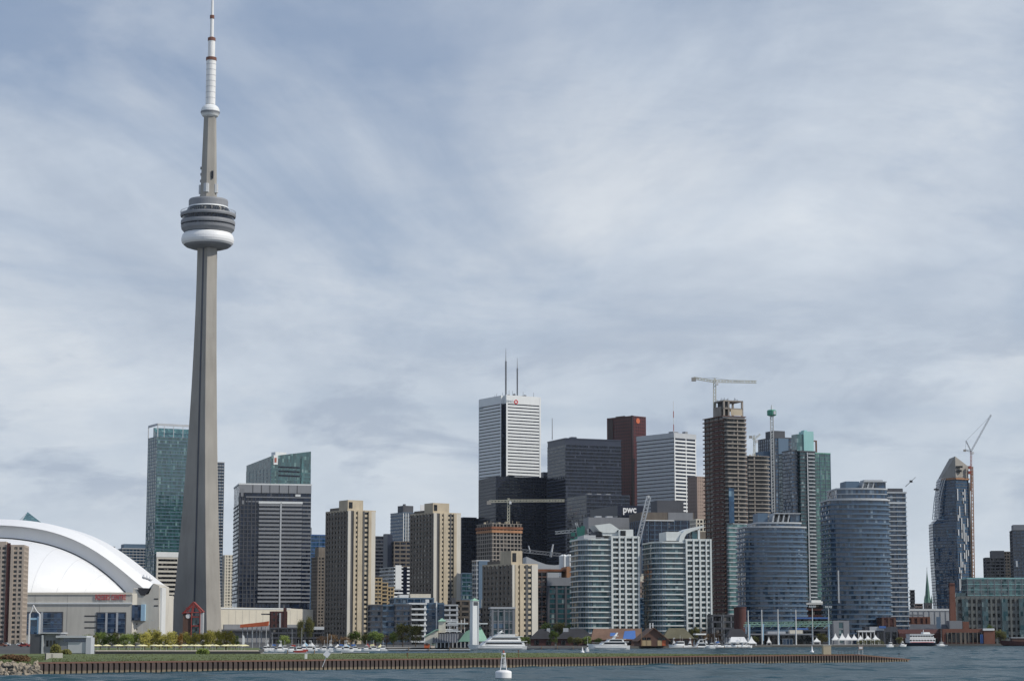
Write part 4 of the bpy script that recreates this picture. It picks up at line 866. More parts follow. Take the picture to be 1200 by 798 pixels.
r_=MB(); lattice(r_,(t.u(612),4,t.z(645)),(t.u(658),4,t.z(649.5)),2.2,2.4,.25); r_.build('roof_truss', M['mid_grey'], t.root)
MB().tube((t.u(646),4,t.z(652)),(t.u(649),4,t.z(637)),.9,.5,6).build('strut', M['pale_grey'], t.root); MB().tube((t.u(622),4,t.z(647)),(t.u(620),4,t.z(639)),.6,.4,6).build('strut', M['pale_grey'], t.root)
def silo(px, lab):
    p = at(px, 668, 1500); h = gz(649.5,1500)-gz(675,1500); r0 = thing('silo', lab, 'silo', (p.x,p.y,gz(675,1500)), 0, 'white silos behind the hotel block')
    MB().lathe([(3.2,0),(3.2,h-1.2),(1.2,h)],20).build('body', M['white_panel'], r0); MB().tube((0,-3.4,0),(0,-3.4,h),.2,n=5).build('ladder', M['mid_grey'], r0)
    k=MB(); [k.tube((2.6*math.cos(a),2.6*math.sin(a),-22),(2.6*math.cos(a),2.6*math.sin(a),0),.3,n=5) for a in (0,1.57,3.14,4.71)]; k.build('stand', M['mid_grey'], r0)
silo(660.5,'left of three white silos above the teal glazed hotel block'); silo(667,'middle of three white silos above the teal glazed hotel block'); silo(673,'right of three white silos above the teal glazed hotel block')
crane('green draped crane with a short white jib left of the first white balconied condo', 1530, (678,668,622), (650.5,624), (685,621), 'crane_white', head=(675,612), w=2.2, r=.3, mastm='crane_white')
g_ = at(676,628,1527); tg = MB()
rr=random.Random(4)
for i in range(14): x=rr.uniform(-5,5); z=rr.uniform(-6,5); tg.prism([(x-1.4,-1.5-.01*i),(x+1.4,-1.5-.01*i),(x+1.2,1.2),(x-1.2,1.2)], z, z+rr.uniform(2,4.5))
tag(tg.build('tarpaulin', M['tarp_green'], None, g_), 'bright green tarpaulin wrapped round the short crane mast', 'tarpaulin')
# ------------------------------------------------------------------ the white balconied condos
def rounded(x0, x1, y0, y1, rl=None, rr=None, n=6):
    """footprint with its two near corners rounded"""
    w_ = x1-x0; rl = rl if rl is not None else 0; rr = rr if rr is not None else 0; o = []
    if rl: o += [(x0+rl-rl*math.cos(a), y0+rl-rl*math.sin(a)) for a in [math.pi/2*i/n for i in range(n+1)]]
    else: o += [(x0,y0)]
    if rr: o += [(x1-rr+rr*math.sin(a), y0+rr-rr*math.cos(a)) for a in [math.pi/2*i/n for i in range(n+1)]]
    else: o += [(x1,y0)]
    return o+[(x1,y1),(x0,y1)]
def white_condo(label, L, C, Rr, top, Y, piers, crown):
    t = corner('condo_tower', label, 'condo tower', L, L+1, Rr, top, Y, 10, D=30, group='white balconied condo towers')
    uc = t.u(C)
    fp = rounded(0.2, uc, 1.2, 28, 6, 0); zl = t.H-1.5
    shell(t, st(2.95,'glass_teal','condo_white',.66,.75,'blue_grey',6.2,.2,.2,bname='balcony',pname='mullion',capo='condo_white',cap=.9), fp, 0, zl)
    fr = [(uc+.05,0),(t.W,0),(t.W,27),(uc+.05,27)]
    MB().prism([(uc+.3,1.3),(t.W-.6,1.3),(t.W-.6,26),(uc+.3,26)],0,t.H-.4).build('glazing', M['glass_dark'], t.root)
    o=None; n=int(t.H/2.95)
    for k in range(n):
        z=t.H-1.1-(k+1)*2.95
        if o is None: o = MB().prism(fr,0,1.05).build('balcony', M['condo_white'], t.root,(0,0,z))
        else: dupe(o,t.root,(0,0,z))
    MB().prism(offset(fr,.12),t.H-1.2,t.H).build('parapet', M['condo_white'], t.root); MB().prism(offset(fr,-.6),t.H,t.H+.05).build('roof', M['roof_gravel'], t.root)
    for a,b in piers: bx(t,'pier','condo_white',max(uc+.1,t.u(a)),-.35,0,min(t.W+.02,t.u(b)),1.5,t.H-.2)
    for a,b in zip(piers,piers[1:]):
        if b[0]-a[1]>2: bx(t,'window_column','glass_teal',t.u(a[1])+.8,1.0,0,t.u(a[1])+2.0,1.28,t.H-1.3)
    crown(t)
    return t
def crown_a(t):
    z=t.z
    MB().xprism([(t.u(698.5),z(614.8)),(t.u(704),z(621.5)),(t.u(709),z(623.5)),(t.u(723),z(623.5)),(t.u(727),z(619.3)),(t.u(719),z(613.6)),(t.u(716),z(612.4))],3,20).build('slanted_canopy', M['condo_white'], t.root)
    bx(t,'lift_house','condo_white',t.u(708),3.5,z(627),t.u(726),19,z(622.5)); bx(t,'crown_block','condo_white',t.u(726),1.5,z(627.5),t.u(743),18,z(619.5)); bx(t,'crown_window','glass_shadow',t.u(728),1.2,z(627),t.u(734),1.48,z(621))
    bx(t,'roof_screen','slate',t.u(700),6,z(627),t.u(708),18,z(622)); bx(t,'roof_step','pale_grey',t.u(686),4,z(630)-3,t.u(700),22,z(626.5))
def crown_b(t):
    z=t.z
    bx(t,'lift_house','condo_white',t.u(782.5),3,z(633),t.u(800),20,z(622.5))
    MB().xprism([(t.u(797),z(634)),(t.u(798.5),z(627)),(t.u(803),z(621.5)),(t.u(811),z(618)),(t.u(827),z(614.5)),(t.u(826),z(617)),(t.u(813),z(621.5)),(t.u(806),z(625)),(t.u(803.5),z(629)),(t.u(803),z(634))],2,20).build('swooping_canopy', M['condo_white'], t.root)
    bx(t,'crown_window','glass_teal',t.u(812.5),1.5,z(631),t.u(818),6,z(622)); bx(t,'crown_pier','condo_white',t.u(819),1.6,z(631),t.u(821.5),8,z(620)); bx(t,'roof_screen','concrete_brown',t.u(821.8),3,z(631),t.u(829),12,z(622))
white_condo('white balconied condo with a slanted white canopy on its roof', 679.5, 716, 749.5, 627.5, 1225, [(716.2,718.4),(725.2,727),(732.3,734.4),(741,743),(747.6,749.4)], crown_a)
white_condo('white balconied condo with a swooping white canopy on its roof', 766.5, 803.5, 834, 631, 1225, [(803.6,805.6),(812,814),(819.5,821.5),(827,828.6),(832.2,834)], crown_b)
# between them
t = corner('condo_building', 'dark teal glazed block squeezed between the two white balconied condos', 'building', 748, 750, 770, 700, 1300, 6, D=18); shell(t, st(3,'glass_blue','blue_grey',.6,.3))
t = corner('apartment_building', 'pale pink and brown block between the two white balconied condos', 'building', 748, 750, 766, 681, 1450, 6, D=18); shell(t, st(4,'glass_shadow','concrete_brown',1.2,.3,'brick_pale',4.5,1.2,capo='brick_pale')); bx(t,'roof_box','cream_panel',t.u(751),1,t.H,t.u(764),12,t.z(672)); bx(t,'vent','crane_red',t.u(751),.6,t.z(692),t.u(754),.8,t.z(682))
# steel boom standing behind the slanted canopy condo
b_ = at(746.5,640,1290); t_ = at(760.2,582,1290); rt = thing('crane_boom','slanting grey crane boom rising between the two white balconied condos','crane',(b_.x,b_.y,b_.z),0,'construction cranes over the skyline')
k=MB(); lattice(k,(0,0,0),t_-b_,2.3,2.0,.42); k.build('boom', M['pale_grey'], rt); MB().box(-.6,-.6,-.6,.6,.6,.8).build('boom_head', M['crane_white'], rt, t_-b_); MB().box(-2,-1.5,-18,2.5,1.5,-.2).build('slew_platform', M['mid_grey'], rt); MB().box(-1,-1,-38,1,1,-18).build('mast', M['mid_grey'], rt)

# ------------------------------------------------------------------ towers under construction and their neighbours
t = corner('unfinished_tower', 'tallest dark concrete tower under construction with new glass low on its right half', 'tower under construction', 826, 848, 872, 487, 1480, 24)
shell(t, st(2.95,'glass_shadow','brick_brown',.7,1.15,'brick_dark',6.5,.5,.3,cap=.5,pname='column'))
MB().box(.3,-1.5,0,t.u(856),-.5,t.H-3).build('hoist_bay', M['joint_dark'], t.root)
s_ = MB(); 
o=None
for k in range(int((t.z(500))/2.95)):
    z=t.z(497)-k*2.95
    if o is None: o=MB().box(-.95,1,0,-.72,t.D*.55,1.5).build('edge_board', M['brick_dark'], t.root,(0,0,z))
    else: dupe(o,t.root,(0,0,z))
# curved right half: raw slabs above, glass below
fpc = rounded(t.u(849.4), t.u(874.2)-.3, -2.4, 20, 1, 4)
shell(t, st(2.95,'glass_shadow','concrete_raw',.85,1.0,None,cap=.5,capo='concrete_raw',bname='floor_slab'), fpc, t.z(612)+.4, t.z(490))
shell(t, st(2.95,'glass_sea','pale_grey',.6,.35,None,cap=.5,bname='floor_slab'), offset(fpc,.15), 0, t.z(613))
for p in (862,):  MB().box(-.4,-.15,0,.4,.15,t.z(492)-t.z(612)).build('column', M['concrete_raw'], t.root,(t.u(p),-2.7,t.z(612)))
bx(t,'new_glazing','glass_azure',t.u(850),-3.9,t.z(613),t.u(856),-3.5,t.z(572))
mc=MB(); W2=t.u(871); zt=t.z(468.5); zb=t.z(487)
for a in (1,t.u(855),W2): 
    for y in (1,14): mc.box(a-.6,y-.6,zb,a+.6,y+.6,zt)
mc.box(.4,.4,zt-.8,W2+.6,15,zt); mc.box(.4,.4,t.z(478)-.5,W2+.6,15,t.z(478)+.3); mc.build('roof_frame', M['concrete_raw'], t.root)
bx(t,'formwork','concrete_tan',t.u(857),.2,t.z(486),t.u(870),.38,t.z(479)); bx(t,'core','concrete_dark',t.v(834)*-.0+3,3,t.H,t.u(857),13,t.z(470)); bx(t,'left_shutter','concrete_raw',-.8,2,zb,-.3,13,t.z(476)); bx(t,'safety_net','slate',-1.3,-1.3,t.z(490),t.u(872),-.9,t.z(488))
k=MB(); rr=random.Random(11)
for i in range(30): x=rr.uniform(0,W2); y=rr.uniform(0,15); k.tube((x,y,zt-.1),(x,y,zt+rr.uniform(.6,2)),.13,n=4)
k.build('rebar', M['dark_metal'], t.root)
crane('pale hammerhead crane on top of the tallest tower under construction', 1492, (837.5,482,447), (886.5,447.5), (813,443), 'crane_cream', head=(837.5,443), w=1.7, r=.26)
t = corner('unfinished_tower', 'shorter brown concrete tower under construction behind the tallest one', 'tower under construction', 868, 876, 905, 534, 1600, 14)
fpc = rounded(0.2, t.W-.2, 0, 26, 1, 8); shell(t, st(3.0,'glass_shadow','concrete_raw',.8,.9,None,cap=.5,capo='concrete_raw',bname='floor_slab'), fpc)
for p in (884,): MB().box(-.45,-.2,0,.45,.2,t.H-.5).build('column', M['concrete_raw'], t.root,(t.u(p),-.35,0))
k=MB(); [k.tube((rr.uniform(2,t.W-4),rr.uniform(1,20),t.H),)*0 if False else k.box(x,y,t.H,x+.3,y+.3,t.H+rr.uniform(.8,2.2)) for x,y in [(rr.uniform(1,t.W-5),rr.uniform(1,20)) for _ in range(22)]]; k.build('rebar', M['concrete_tan'], t.root)
crane('small pale crane on the shorter brown tower under construction', 1612, (884,538,515), (891,508.5), (879.5,511), 'crane_cream', head=(883.5,510), w=1.2, r=.2)
# slender mast with a green cage
b_=at(906.3,600,1560); t_=at(904.5,487,1560); rt=thing('climbing_crane_mast','slender pale steel mast carrying a green cage high above the condos','mast',(b_.x,b_.y,b_.z)); h=(t_-b_).z
k=MB(); lattice(k,(0,0,0),(0,0,h),2.0,2.0,.32); k.build('mast', M['crane_white'], rt); MB().box(-1.0,-.4,0,1.0,.4,-.1-30).build('mast_base', M['mid_grey'], rt)
MB().lathe([(1.2,h-.5),(3.4,h+.2),(3.4,h+3.6),(2.6,h+4.2),(.8,h+4.4)],12).build('cage', M['tarp_green'], rt); MB().box(1.0,-3.5,h+.6,2.6,-2.6,h+3.2).build('cage_window', M['sign_white'], rt); MB().tube((0,0,h+4.2),(0,0,h+8),.7,.25,8).build('tip', M['crane_white'], rt); MB().box(-2.0,-2.0,h-7,2.0,2.0,h-1.5).build('sleeve', M['pale_grey'], rt) if False else None
# two glass towers behind
t = corner('condo_tower', 'dark blue stepped glass tower behind the slender pale mast', 'condo tower', 889, 908, 935, 512, 1900, 22)
shell(t, st(3.1,'glass_blue','slate',.6,.25,'slate',4,.4)); bx(t,'plain_wall','blue_grey',t.u(912),-.6,0,t.W*.58,-.45,t.H-1); bx(t,'roof_box','slate',-.3,1,t.H,t.u(921),16,t.z(504.5)); bx(t,'left_wing','blue_grey',-7,8,0,-.3,24,t.z(528))
t = corner('condo_tower', 'slim stepped glass tower with a pale sea green fin on its roof', 'condo tower', 913, 938, 974.5, 529, 1750, 20)
a=t.u(955.5)
shell(t, st(3.0,'glass_teal','slate',.55,.7,None,bname='balcony'), [(0,0),(a,0),(a,t.D),(0,t.D)],0,t.z(528)); shell(t, st(3.0,'glass_green','tarp_green',.25,.15,'blue_grey',4.5,.3), [(a+.2,1.5),(t.W,1.5),(t.W,t.D),(a+.2,t.D)],0,t.z(529.5))
o=None
for k in range(int(t.z(532)/3.0)):
    z=t.z(532)-k*3.0
    if o is None: o=MB().box(t.u(946.5),-1.7,0,t.u(954),-.75,.8).build('balcony', M['pale_grey'], t.root,(0,0,z))
    else: dupe(o,t.root,(0,0,z))
bx(t,'balcony_screen','pale_grey',t.u(945.2),-1.4,0,t.u(946.2),-.75,t.z(530))
bx(t,'roof_fin','teal_panel',t.u(943),.4,t.z(528),t.u(954.5),9,t.z(505)); bx(t,'roof_fin_side','glass_sea',t.u(935.5),1.5,t.z(528),t.u(942.9),11,t.z(508.5)); bx(t,'fin_cap','teal_panel',t.u(945),2,t.z(505),t.u(948),8,t.z(503.5))
MB().xprism([(t.u(955),t.z(515)),(t.u(959.5),t.z(515)),(t.u(959.5),t.z(529)),(t.u(958),t.z(529)),(t.u(958),t.z(516.5)),(t.u(955),t.z(516.5))],2,3).build('roof_frame', M['brick_brown'], t.root)
shell(t, st(3.0,'glass_blue','slate',.7,.4), [(-6,3),(-.9,3),(-.9,20),(-6,20)],0,t.z(527)); bx(t,'podium','white_panel',t.u(944),-6,0,t.u(967),-.8,t.z(703))
# the two rounded blue condos
def blue_condo(label, L, Rr, body, Y, crown, wing=None, fins=()):
    t = corner('condo_tower', label, 'condo tower', L, L+1, Rr, body, Y, 5, D=34, group='rounded blue glass condos')
    R1 = t.u(wing[0]) if wing else t.W
    def arc(x0,x1,d0,d1,n=14): # gently bowed front
        return [(x0+(x1-x0)*i/n, d0-d1*math.sin(math.pi*i/n)**.8) for i in range(n+1)]+[(x1,32),(x0,32)]
    s = st(2.98,'glass_blue','blue_grey',.95,.8,'sky_paint',9.0,.16,.2,bname='balcony',pname='mullion',edges=None,capo='pale_grey',corners=False)
    shell(t, s, arc(.3,R1,6.5,5.2), 0, t.H)
    cx0,cx1 = t.u(crown[0]),t.u(crown[1]); shell(t, st(2.98,'glass_blue','pale_grey',.4,.3,None,bname='balcony',capo='pale_grey'), arc(cx0,cx1,6.8,4.0), t.H+.07, t.z(crown[2]))
    zc=t.z(crown[2])
    bx(t,'roof_core','blue_grey',t.u(crown[3]),9,zc,t.u(crown[4]),24,t.z(crown[5]))
    k=0
    for p in fins:
        MB().xprism([(t.u(p),zc),(t.u(p+1.6),zc),(t.u(p+3.6),t.z(crown[5]+1)),(t.u(p+2.2),t.z(crown[5]+1))],7,20).build('roof_fin', M['pale_grey'], t.root)
    if fins: bx(t,'roof_slab','pale_grey',t.u(fins[0]+2),6.5,t.z(crown[5]+1),cx1,24,t.z(crown[5])); bx(t,'roof_glazing','glass_blue',t.u(fins[-1]+4),7.5,zc,cx1-.5,23,t.z(crown[5]+1.2))
    if wing:
        f2=[(R1+.6,10),(t.W,10),(t.W,34),(R1+.6,34)]; shell(t, st(2.98,'glass_blue','pale_grey',.6,.8,'blue_grey',7,.35,.4,bname='balcony',capo='pale_grey'), f2, 0, t.z(wing[1])); bx(t,'roof_core','slate',t.u(wing[2]),13,t.z(wing[1])+.07,t.W-.6,28,t.z(wing[1]-4.5))
        bx(t,'white_soffit','white_panel',R1+.6,9.1,t.z(wing[1]+14),t.W,9.95,t.z(wing[1]+13))
    return t
blue_condo('lower rounded blue glass condo with white slanted roof fins', 874, 946.5, 616, 1300, (889,942,611,892,904,600), None, (908,914,920,926))
t = blue_condo('taller rounded blue glass condo with a white banded wing on its right', 974.5, 1066.5, 584, 1340, (984,1043.5,571,996,1012,562.5), (1045,574.5,1047), (1014,1020,1026))
bx(t,'roof_box','pale_grey',t.u(1018),9,t.z(571),t.u(1040),20,t.z(560.5)); bx(t,'glazed_strip','pale_grey',t.u(982),3.5,t.z(706),t.u(983.6),5.6,t.z(668)); 
b_=at(1061,570,1365); rt=thing('roof_davit','small dark davit crane on the right wing of the taller rounded blue condo','crane',b_); e_=at(1073,559,1365)-b_
k=MB(); k.tube((0,0,0),e_,.22,.12,5); k.build('jib', M['dark_metal'], rt); MB().box(-.9,-.5,-.7,.9,.5,.7).build('motor', M['dark_metal'], rt, e_*.55)
# podiums and the brick cylinder
t = corner('brick_silo', 'squat dark brown brick cylinder between the glass tower and lower blue condo', 'silo', 860, 861, 875.5, 711, 1160, 0, D=8)
MB().lathe([(t.W/2,0),(t.W/2,t.H-.6),(t.W/2+.2,t.H-.6),(t.W/2+.2,t.H)],28,(t.W/2,t.W/2)).build('wall', M['brick_dark'], t.root)
t = corner('office_building', 'low dark podium with rows of windows left of the brown brick cylinder', 'building', 833, 835, 868, 720, 1210, 4, D=16); shell(t, st(3.6,'glass_shadow','slate',1.0,.3,'mid_grey',5.5,.5))
t = corner('office_building', 'grey and teal low pavilion block between the two rounded blue condos', 'building', 975, 977, 995, 727, 1180, 4, D=14); shell(t, st(4,'glass_teal','mid_grey',.8,.2,'mid_grey',7,3)); 
t = corner('office_building', 'dark low block with a white roof slab between the two rounded blue condos', 'building', 944, 946, 978, 706, 1420, 4, D=20); shell(t, st(4,'glass_shadow','brick_dark',1.4,.3,capo='white_panel',cap=1.2))
# curved glass tower on the right
def curved_tower():
    Y=2150.0; p0=at(1119,720,Y); root=thing('curved_glass_tower','curved dark blue glass tower with a sail-shaped concrete top and red hoist','tower under construction',(p0.x,p0.y,G))
    q=lambda px,py:(at(px,py,Y).x-p0.x, at(px,py,Y).z-G)
    def lp(py): # left edge
        return float(np.interp(py,[534,545,556,562,572,609,611,640,712],[1119.5,1113,1107,1105,1104,1102.3,1096,1096.8,1101.5]))
    def rp(py): return float(np.interp(py,[534,558,600,712],[1121,1137,1138.5,1141]))
    def cp_(py): return float(np.interp(py,[534,558,620,712],[1120,1120,1121.5,1124]))
    rows=list(np.linspace(712,559,46)); m=MB(); mm=MB(); rings=[]
    for py in rows:
        l,z=q(lp(py),py); c_,_=q(cp_(py),py); r,_=q(rp(py),py); rings.append([(l,14,z),(c_,0,z),(r,9,z),(r,34,z),(l,34,z)])
    rings[0]=[(x,y,0) for x,y,z in rings[0]]
    for r in rings: m.v+=r
    n=5
    for j in range(len(rings)-1):
        for i in range(n): m.f.append((j*n+i,j*n+(i+1)%n,(j+1)*n+(i+1)%n,(j+1)*n+i))
    k=(len(rings)-1)*n; m.f.append(tuple(range(k,k+n))); m.build('glazing', M['glass_azure'], root)
    for j in range(1,len(rings)-1):
        r=rings[j]; fp=offset([(x,y) for x,y,z in r],.12); MB().prism(fp,-.3,.3).build('floor_slab', M['slate' if rows[j]<600 else 'slate'], root,(0,0,r[0][2]))
    # pale panels scattered up the sunny side
    rr=random.Random(21)
    for c_ in range(46):
        j=rr.randrange(2,len(rings)-6); a=Vector(rings[j][1]); b=Vector(rings[j][2]); u=rr.choice((.08,.2,.34,.5,.64,.8)); pp=a.lerp(b,u); hh=(rings[j+1][1][2]-rings[j][1][2])*rr.choice((1,2,2,3,4))
        MB().box(-.7,-.75,0,.7,-.36,hh).build('white_fin', M['pale_grey'], root,(pp.x,pp.y-.1,pp.z),(0,0,math.atan2(9,(b-a).x)))
    # open scaffold on the left shoulder
    s=MB()
    for f_ in (0,.33,.66,1):
        pts=[]
        for py in np.linspace(608,560,8):
            l,z=q(float(np.interp(py,[560,572,585,608],[1104,1100.5,1098,1096]))+f_*7,py); pts.append((l-1.2,8,z))
        for a,b in zip(pts,pts[1:]): s.tube(a,b,.5,n=4)
    for py in np.linspace(608,560,12):
        l,z=q(float(np.interp(py,[560,572,585,608],[1104,1100.5,1098,1096])),py); l2,_=q(1105,py); s.tube((l-1.4,8,z),(l2,8,z),.42,n=4)
    s.build('scaffold', M['pale_grey'], root)
    # concrete sail at the top
    a=q(1106,559); b=q(1113,546); c_=q(1119.5,534.5); d=q(1120,559)
    MB().add([(a[0],12,a[1]),(b[0],7,b[1]),(c_[0],1,c_[1]),(d[0],-.4,d[1]),(a[0],30,a[1]),(b[0],30,b[1]),(c_[0],30,c_[1])],[(0,3,2,1),(0,1,5,4),(1,2,6,5)]).build('sail_wall', M['concrete_grey'], root)
    e=q(1137,545.5); f_=q(1137,559)
    MB().add([(d[0],-.4,d[1]),(f_[0],9,f_[1]),(e[0],9,e[1]),(c_[0],1,c_[1]),(f_[0],30,f_[1]),(e[0],30,e[1]),(c_[0],30,c_[1])],[(0,1,2,3),(1,4,5,2),(3,2,5,6)]).build('sail_wall', M['concrete_grey'], root)
    for (x0,y0,x1,y1) in ((1120.5,548,1128,545.8),(1121,553,1127,550.5)):
        A=q(x0,y0);B=q(x1,y1); MB().box(A[0],-.3,A[1],B[0],2.5,B[1]).build('opening', M['glass_shadow'], root)
    A=q(1106,561.5);B=q(1138,557); MB().prism([(A[0],12),(q(1120,559)[0],-1.4),(B[0],8),(B[0],12),(A[0],14)],A[1],A[1]+1.6).build('edge_form', M['formwork'], root)
    # the hoist running up the right side
    h=MB(); h0=q(1140.5,712);h1=q(1138.5,546); lattice(h,(h0[0]+2,8,0),(h1[0]+2,8,h1[1]),2.0,3.2,.34); h.build('hoist', M['formwork'], root)
    MB().box(-3,0,0,2.6,22,h0[1]*0+q(1140,560)[1]-4).build('concrete_edge', M['concrete_tan'], root,(h0[0]-.2,9.5,0))
    for py in (549,555): A=q(1136,py); MB().box(A[0],3,A[1],A[0]+2.6,6,A[1]+3).build('hoist_cage', M['crane_red'], root)
    A=q(1097,573); MB().box(A[0]-.6,6,A[1]-.5,A[0]+4,9,A[1]+1).build('loading_deck', M['dark_metal'], root)
curved_tower()
crane('luffing crane with a red mast and its jib raised beside the curved glass tower', 2160, (1138,575,529), (1161.5,486), (1130.5,527), 'band_grey', head=(1132,516.5), w=1.4, r=.16, mastm='crane_red', luff=True)
# green church spire
Y=2500.0; p=at(1087.5,716,Y); rt=thing('church','small dark church with a slender green spire in the gap left of the curved tower','church',(p.x,p.y,G)); s=Y/F; Z=lambda py: gz(py,Y)-G
MB().box(-4.2*s,-4*s,0,4.2*s,4*s,Z(706)).build('tower', M['concrete_dark'], rt); MB().lathe([(4.4*s,Z(706)),(3.0*s,Z(700)),(2.2*s,Z(690)),(1.0*s,Z(678)),(.15*s,Z(668))],8).build('spire', M['spire_green'], rt)
for dx in (-4,4):
    MB().lathe([(1.0*s,Z(707)),(.9*s,Z(703)),(.05*s,Z(697))],6,(dx*s,-3*s)).build('pinnacle', M['spire_green'], rt)
bm=MB(); bm.tube((0,0,Z(668.5)),(0,0,Z(664.5)),.12*s+.1,n=5); bm.build('finial', M['dark_metal'], rt); MB().box(-2.2*s,-4.2*s,Z(716),2.2*s,-4.05*s,Z(709)).build('window', M['glass_shadow'], rt); MB().box(-20*s,5*s,0,4*s,30*s,Z(713)).build('nave', M['brick_brown'], rt)
t = corner('office_building', 'thin dark block at the left of the green church spire', 'building', 1065, 1067, 1072.5, 691, 2450, -8, D=16); shell(t, st(4,'glass_shadow','concrete_dark',1.6,.2))
t = corner('apartment_building', 'pinkish low block in the gap left of the green church spire', 'building', 1070, 1072.5, 1082, 707, 2400, -8, D=16); shell(t, st(3.4,'glass_shadow','brick_pale',1.6,.2))
# towers at the right edge
t = corner('apartment_tower', 'dark tower with a stepped pale right shoulder near the right edge', 'apartment tower', 1154.5, 1155.5, 1178, 653, 2000, -7, D=20); shell(t, st(3,'glass_shadow','slate',1.1,.3,'slate',4,.7)); bx(t,'roof_step','slate',t.u(1163),2,t.H,t.u(1178),18,t.z(645)); 
t = corner('apartment_tower', 'narrow tan tower joined right of the dark stepped tower', 'apartment tower', 1175, 1176.5, 1187.5, 646, 2050, -7, D=20); shell(t, st(3,'glass_shadow','concrete_brown',1.3,.3,'concrete_brown',3,1))
t = corner('condo_tower', 'dark glass tower cut by the right picture edge', 'condo tower', 1185, 1187, 1216, 621, 1900, -8, D=24); shell(t, st(3,'glass_blue','slate',.9,.35,'slate',3.5,.4)); bx(t,'penthouse','mid_grey',t.u(1188.5),3,t.H,t.u(1210),20,t.z(614.5)); bx(t,'white_screen','white_panel',t.u(1190),-1,t.z(664),t.u(1192),-.5,t.z(657))
# long teal and concrete condo block
t = corner('condo_building', 'long concrete gridded condo with teal glass bays and a teal glass upper floor range', 'building', 1119, 1122, 1225, 699, 1420, -3, D=30)
MB().prism([(0,0),(t.W,0),(t.W,30),(0,30)],0,t.H-.5).build('glazing', M['glass_shadow'], t.root)
o=None
for k in range(7):
    z=t.H-1.7-k*4.6
    if z<0: break
    if o is None: o=MB().box(0,-.5,0,t.W,-.02,2.0).build('floor_band', M['condo_grey'], t.root,(0,0,z))
    else: dupe(o,t.root,(0,0,z))
o=None
for i in range(19):
    x=t.W*i/18
    if o is None: o=MB().box(-.65,-.7,0,.65,-.51,t.H-.2).build('pier', M['condo_grey'], t.root,(x,0,0))
    else: dupe(o,t.root,(x,0,0))
for a,b in ((1127.5,1134.5),(1151,1158),(1174,1181),(1194,1200)): bx(t,'glass_bay','glass_teal',t.u(a),-1.5,4,t.u(b),-.71,t.H-1.4)
shell(t, st(3.6,'glass_green','teal_panel',.35,.2,'mid_grey',4.4,.35,.3), [(t.u(1136),5),(t.W,5),(t.W,28),(t.u(1136),28)], t.H, t.z(676.5))
bx(t,'stair_tower','glass_teal',t.u(1122.5),4,t.H,t.u(1134),14,t.z(694))
# brick chimney and the low warehouses
p=at(1116.5,727,1380); rt=thing('brick_chimney','tall square red brick chimney left of the long gridded condo','chimney',(p.x,p.y,G)); h=gz(683,1380)-G
MB().prism([(-2.1,-2.1),(2.1,-2.1),(2.1,2.1),(-2.1,2.1)],0,h,[(-1.6,-1.6),(1.6,-1.6),(1.6,1.6),(-1.6,1.6)]).build('shaft', M['brick'], rt); MB().box(-1.8,-1.8,h-1.6,1.8,1.8,h-.6).build('collar', M['brick_dark'], rt)
t = corner('warehouse', 'pale grey flat warehouse behind the orange brick hall', 'building', 1064, 1066, 1114, 713.5, 1500, 2, D=30); bx(t,'wall','pale_grey',0,0,0,t.W,30,t.H); bx(t,'roof_edge','white_panel',-.2,-.3,t.H-1.2,t.W+.2,-.02,t.H+.3)
for k in range(7): bx(t,'rib','mid_grey',t.u(1070+k*6.4),-.2,0,t.u(1070+k*6.4)+.5,-.03,t.H-1.3)
bx(t,'dark_band','mid_grey',t.u(1067),-.15,t.z(721),t.u(1082),-.02,t.z(719.5))
t = corner('brick_hall', 'orange brick hall with regular piers right of the taller blue condo', 'building', 1048, 1050, 1090, 722.5, 1400, 2, D=24); shell(t, st(5,'brick_dark','brick',1.6,.2,'brick',4,1.7,.4,roof='slate'))
t = corner('warehouse', 'dark red brick wing at the foot of the taller blue condo', 'building', 1032, 1034, 1050, 723, 1330, 2, D=20); shell(t, st(4,'brick_dark','brick_dark',1.6,.2,'brick_brown',5,1.2,.35,roof='slate'))
t = corner('warehouse', 'dark blue grey low shed roof under the orange brick hall', 'building', 1050, 1052, 1135, 731, 1370, 1, D=10)
MB().yprism([(0,0),(0,t.H-3.5),(9,t.H),(10,t.H),(10,0)],0,t.W).build('body', M['slate'], t.root); bx(t,'grey_box','mid_grey',t.u(1113),-1,0,t.u(1128),9,t.z(727)); bx(t,'brick_box','brick',t.u(1128.5),-1,0,t.u(1136),9,t.z(728)); bx(t,'blue_door','blue_grey',t.u(1098),-.3,t.z(736),t.u(1103),-.02,t.z(722.5))
t = corner('brick_terminal', 'low orange brick ferry terminal with a white roof cap at its right end', 'building', 1104, 1105, 1166.5, 736.5, 1325, 1, D=12)
bx(t,'wall','brick',0,0,0,t.W,12,t.H); bx(t,'arcade','glass_shadow',t.u(1109),-.3,1,t.u(1152),-.02,t.z(741)); bx(t,'end_tower','brick',t.u(1153),-1.2,0,t.u(1165),11,t.z(737.5)-.4); bx(t,'white_cap','white_panel',t.u(1152),-1.6,t.z(738.5),t.u(1165.5),11.5,t.z(736)); bx(t,'blue_door','blue_paint',t.u(1149),-.6,.3,t.u(1152.4),-.31,t.z(743))
for p_ in range(9): bx(t,'arcade_pier','concrete_brown',t.u(1110+p_*5),-.6,0,t.u(1110+p_*5+(2.6 if p_ in(3,4) else 1.0)),-.31,t.z(740.5))
t = corner('waterfront_shed', 'long dark red shed behind the moored ferry', 'building', 1052, 1054, 1105, 737, 1330, 1, D=12); MB().yprism([(0,0),(0,t.H-2.5),(6,t.H),(12,t.H-2.5),(12,0)],0,t.W).build('body', M['brick_dark'], t.root)
for k in range(6): bx(t,'door','glass_shadow',t.u(1060+k*7),-.2,.2,t.u(1064+k*7),-.02,3.4)
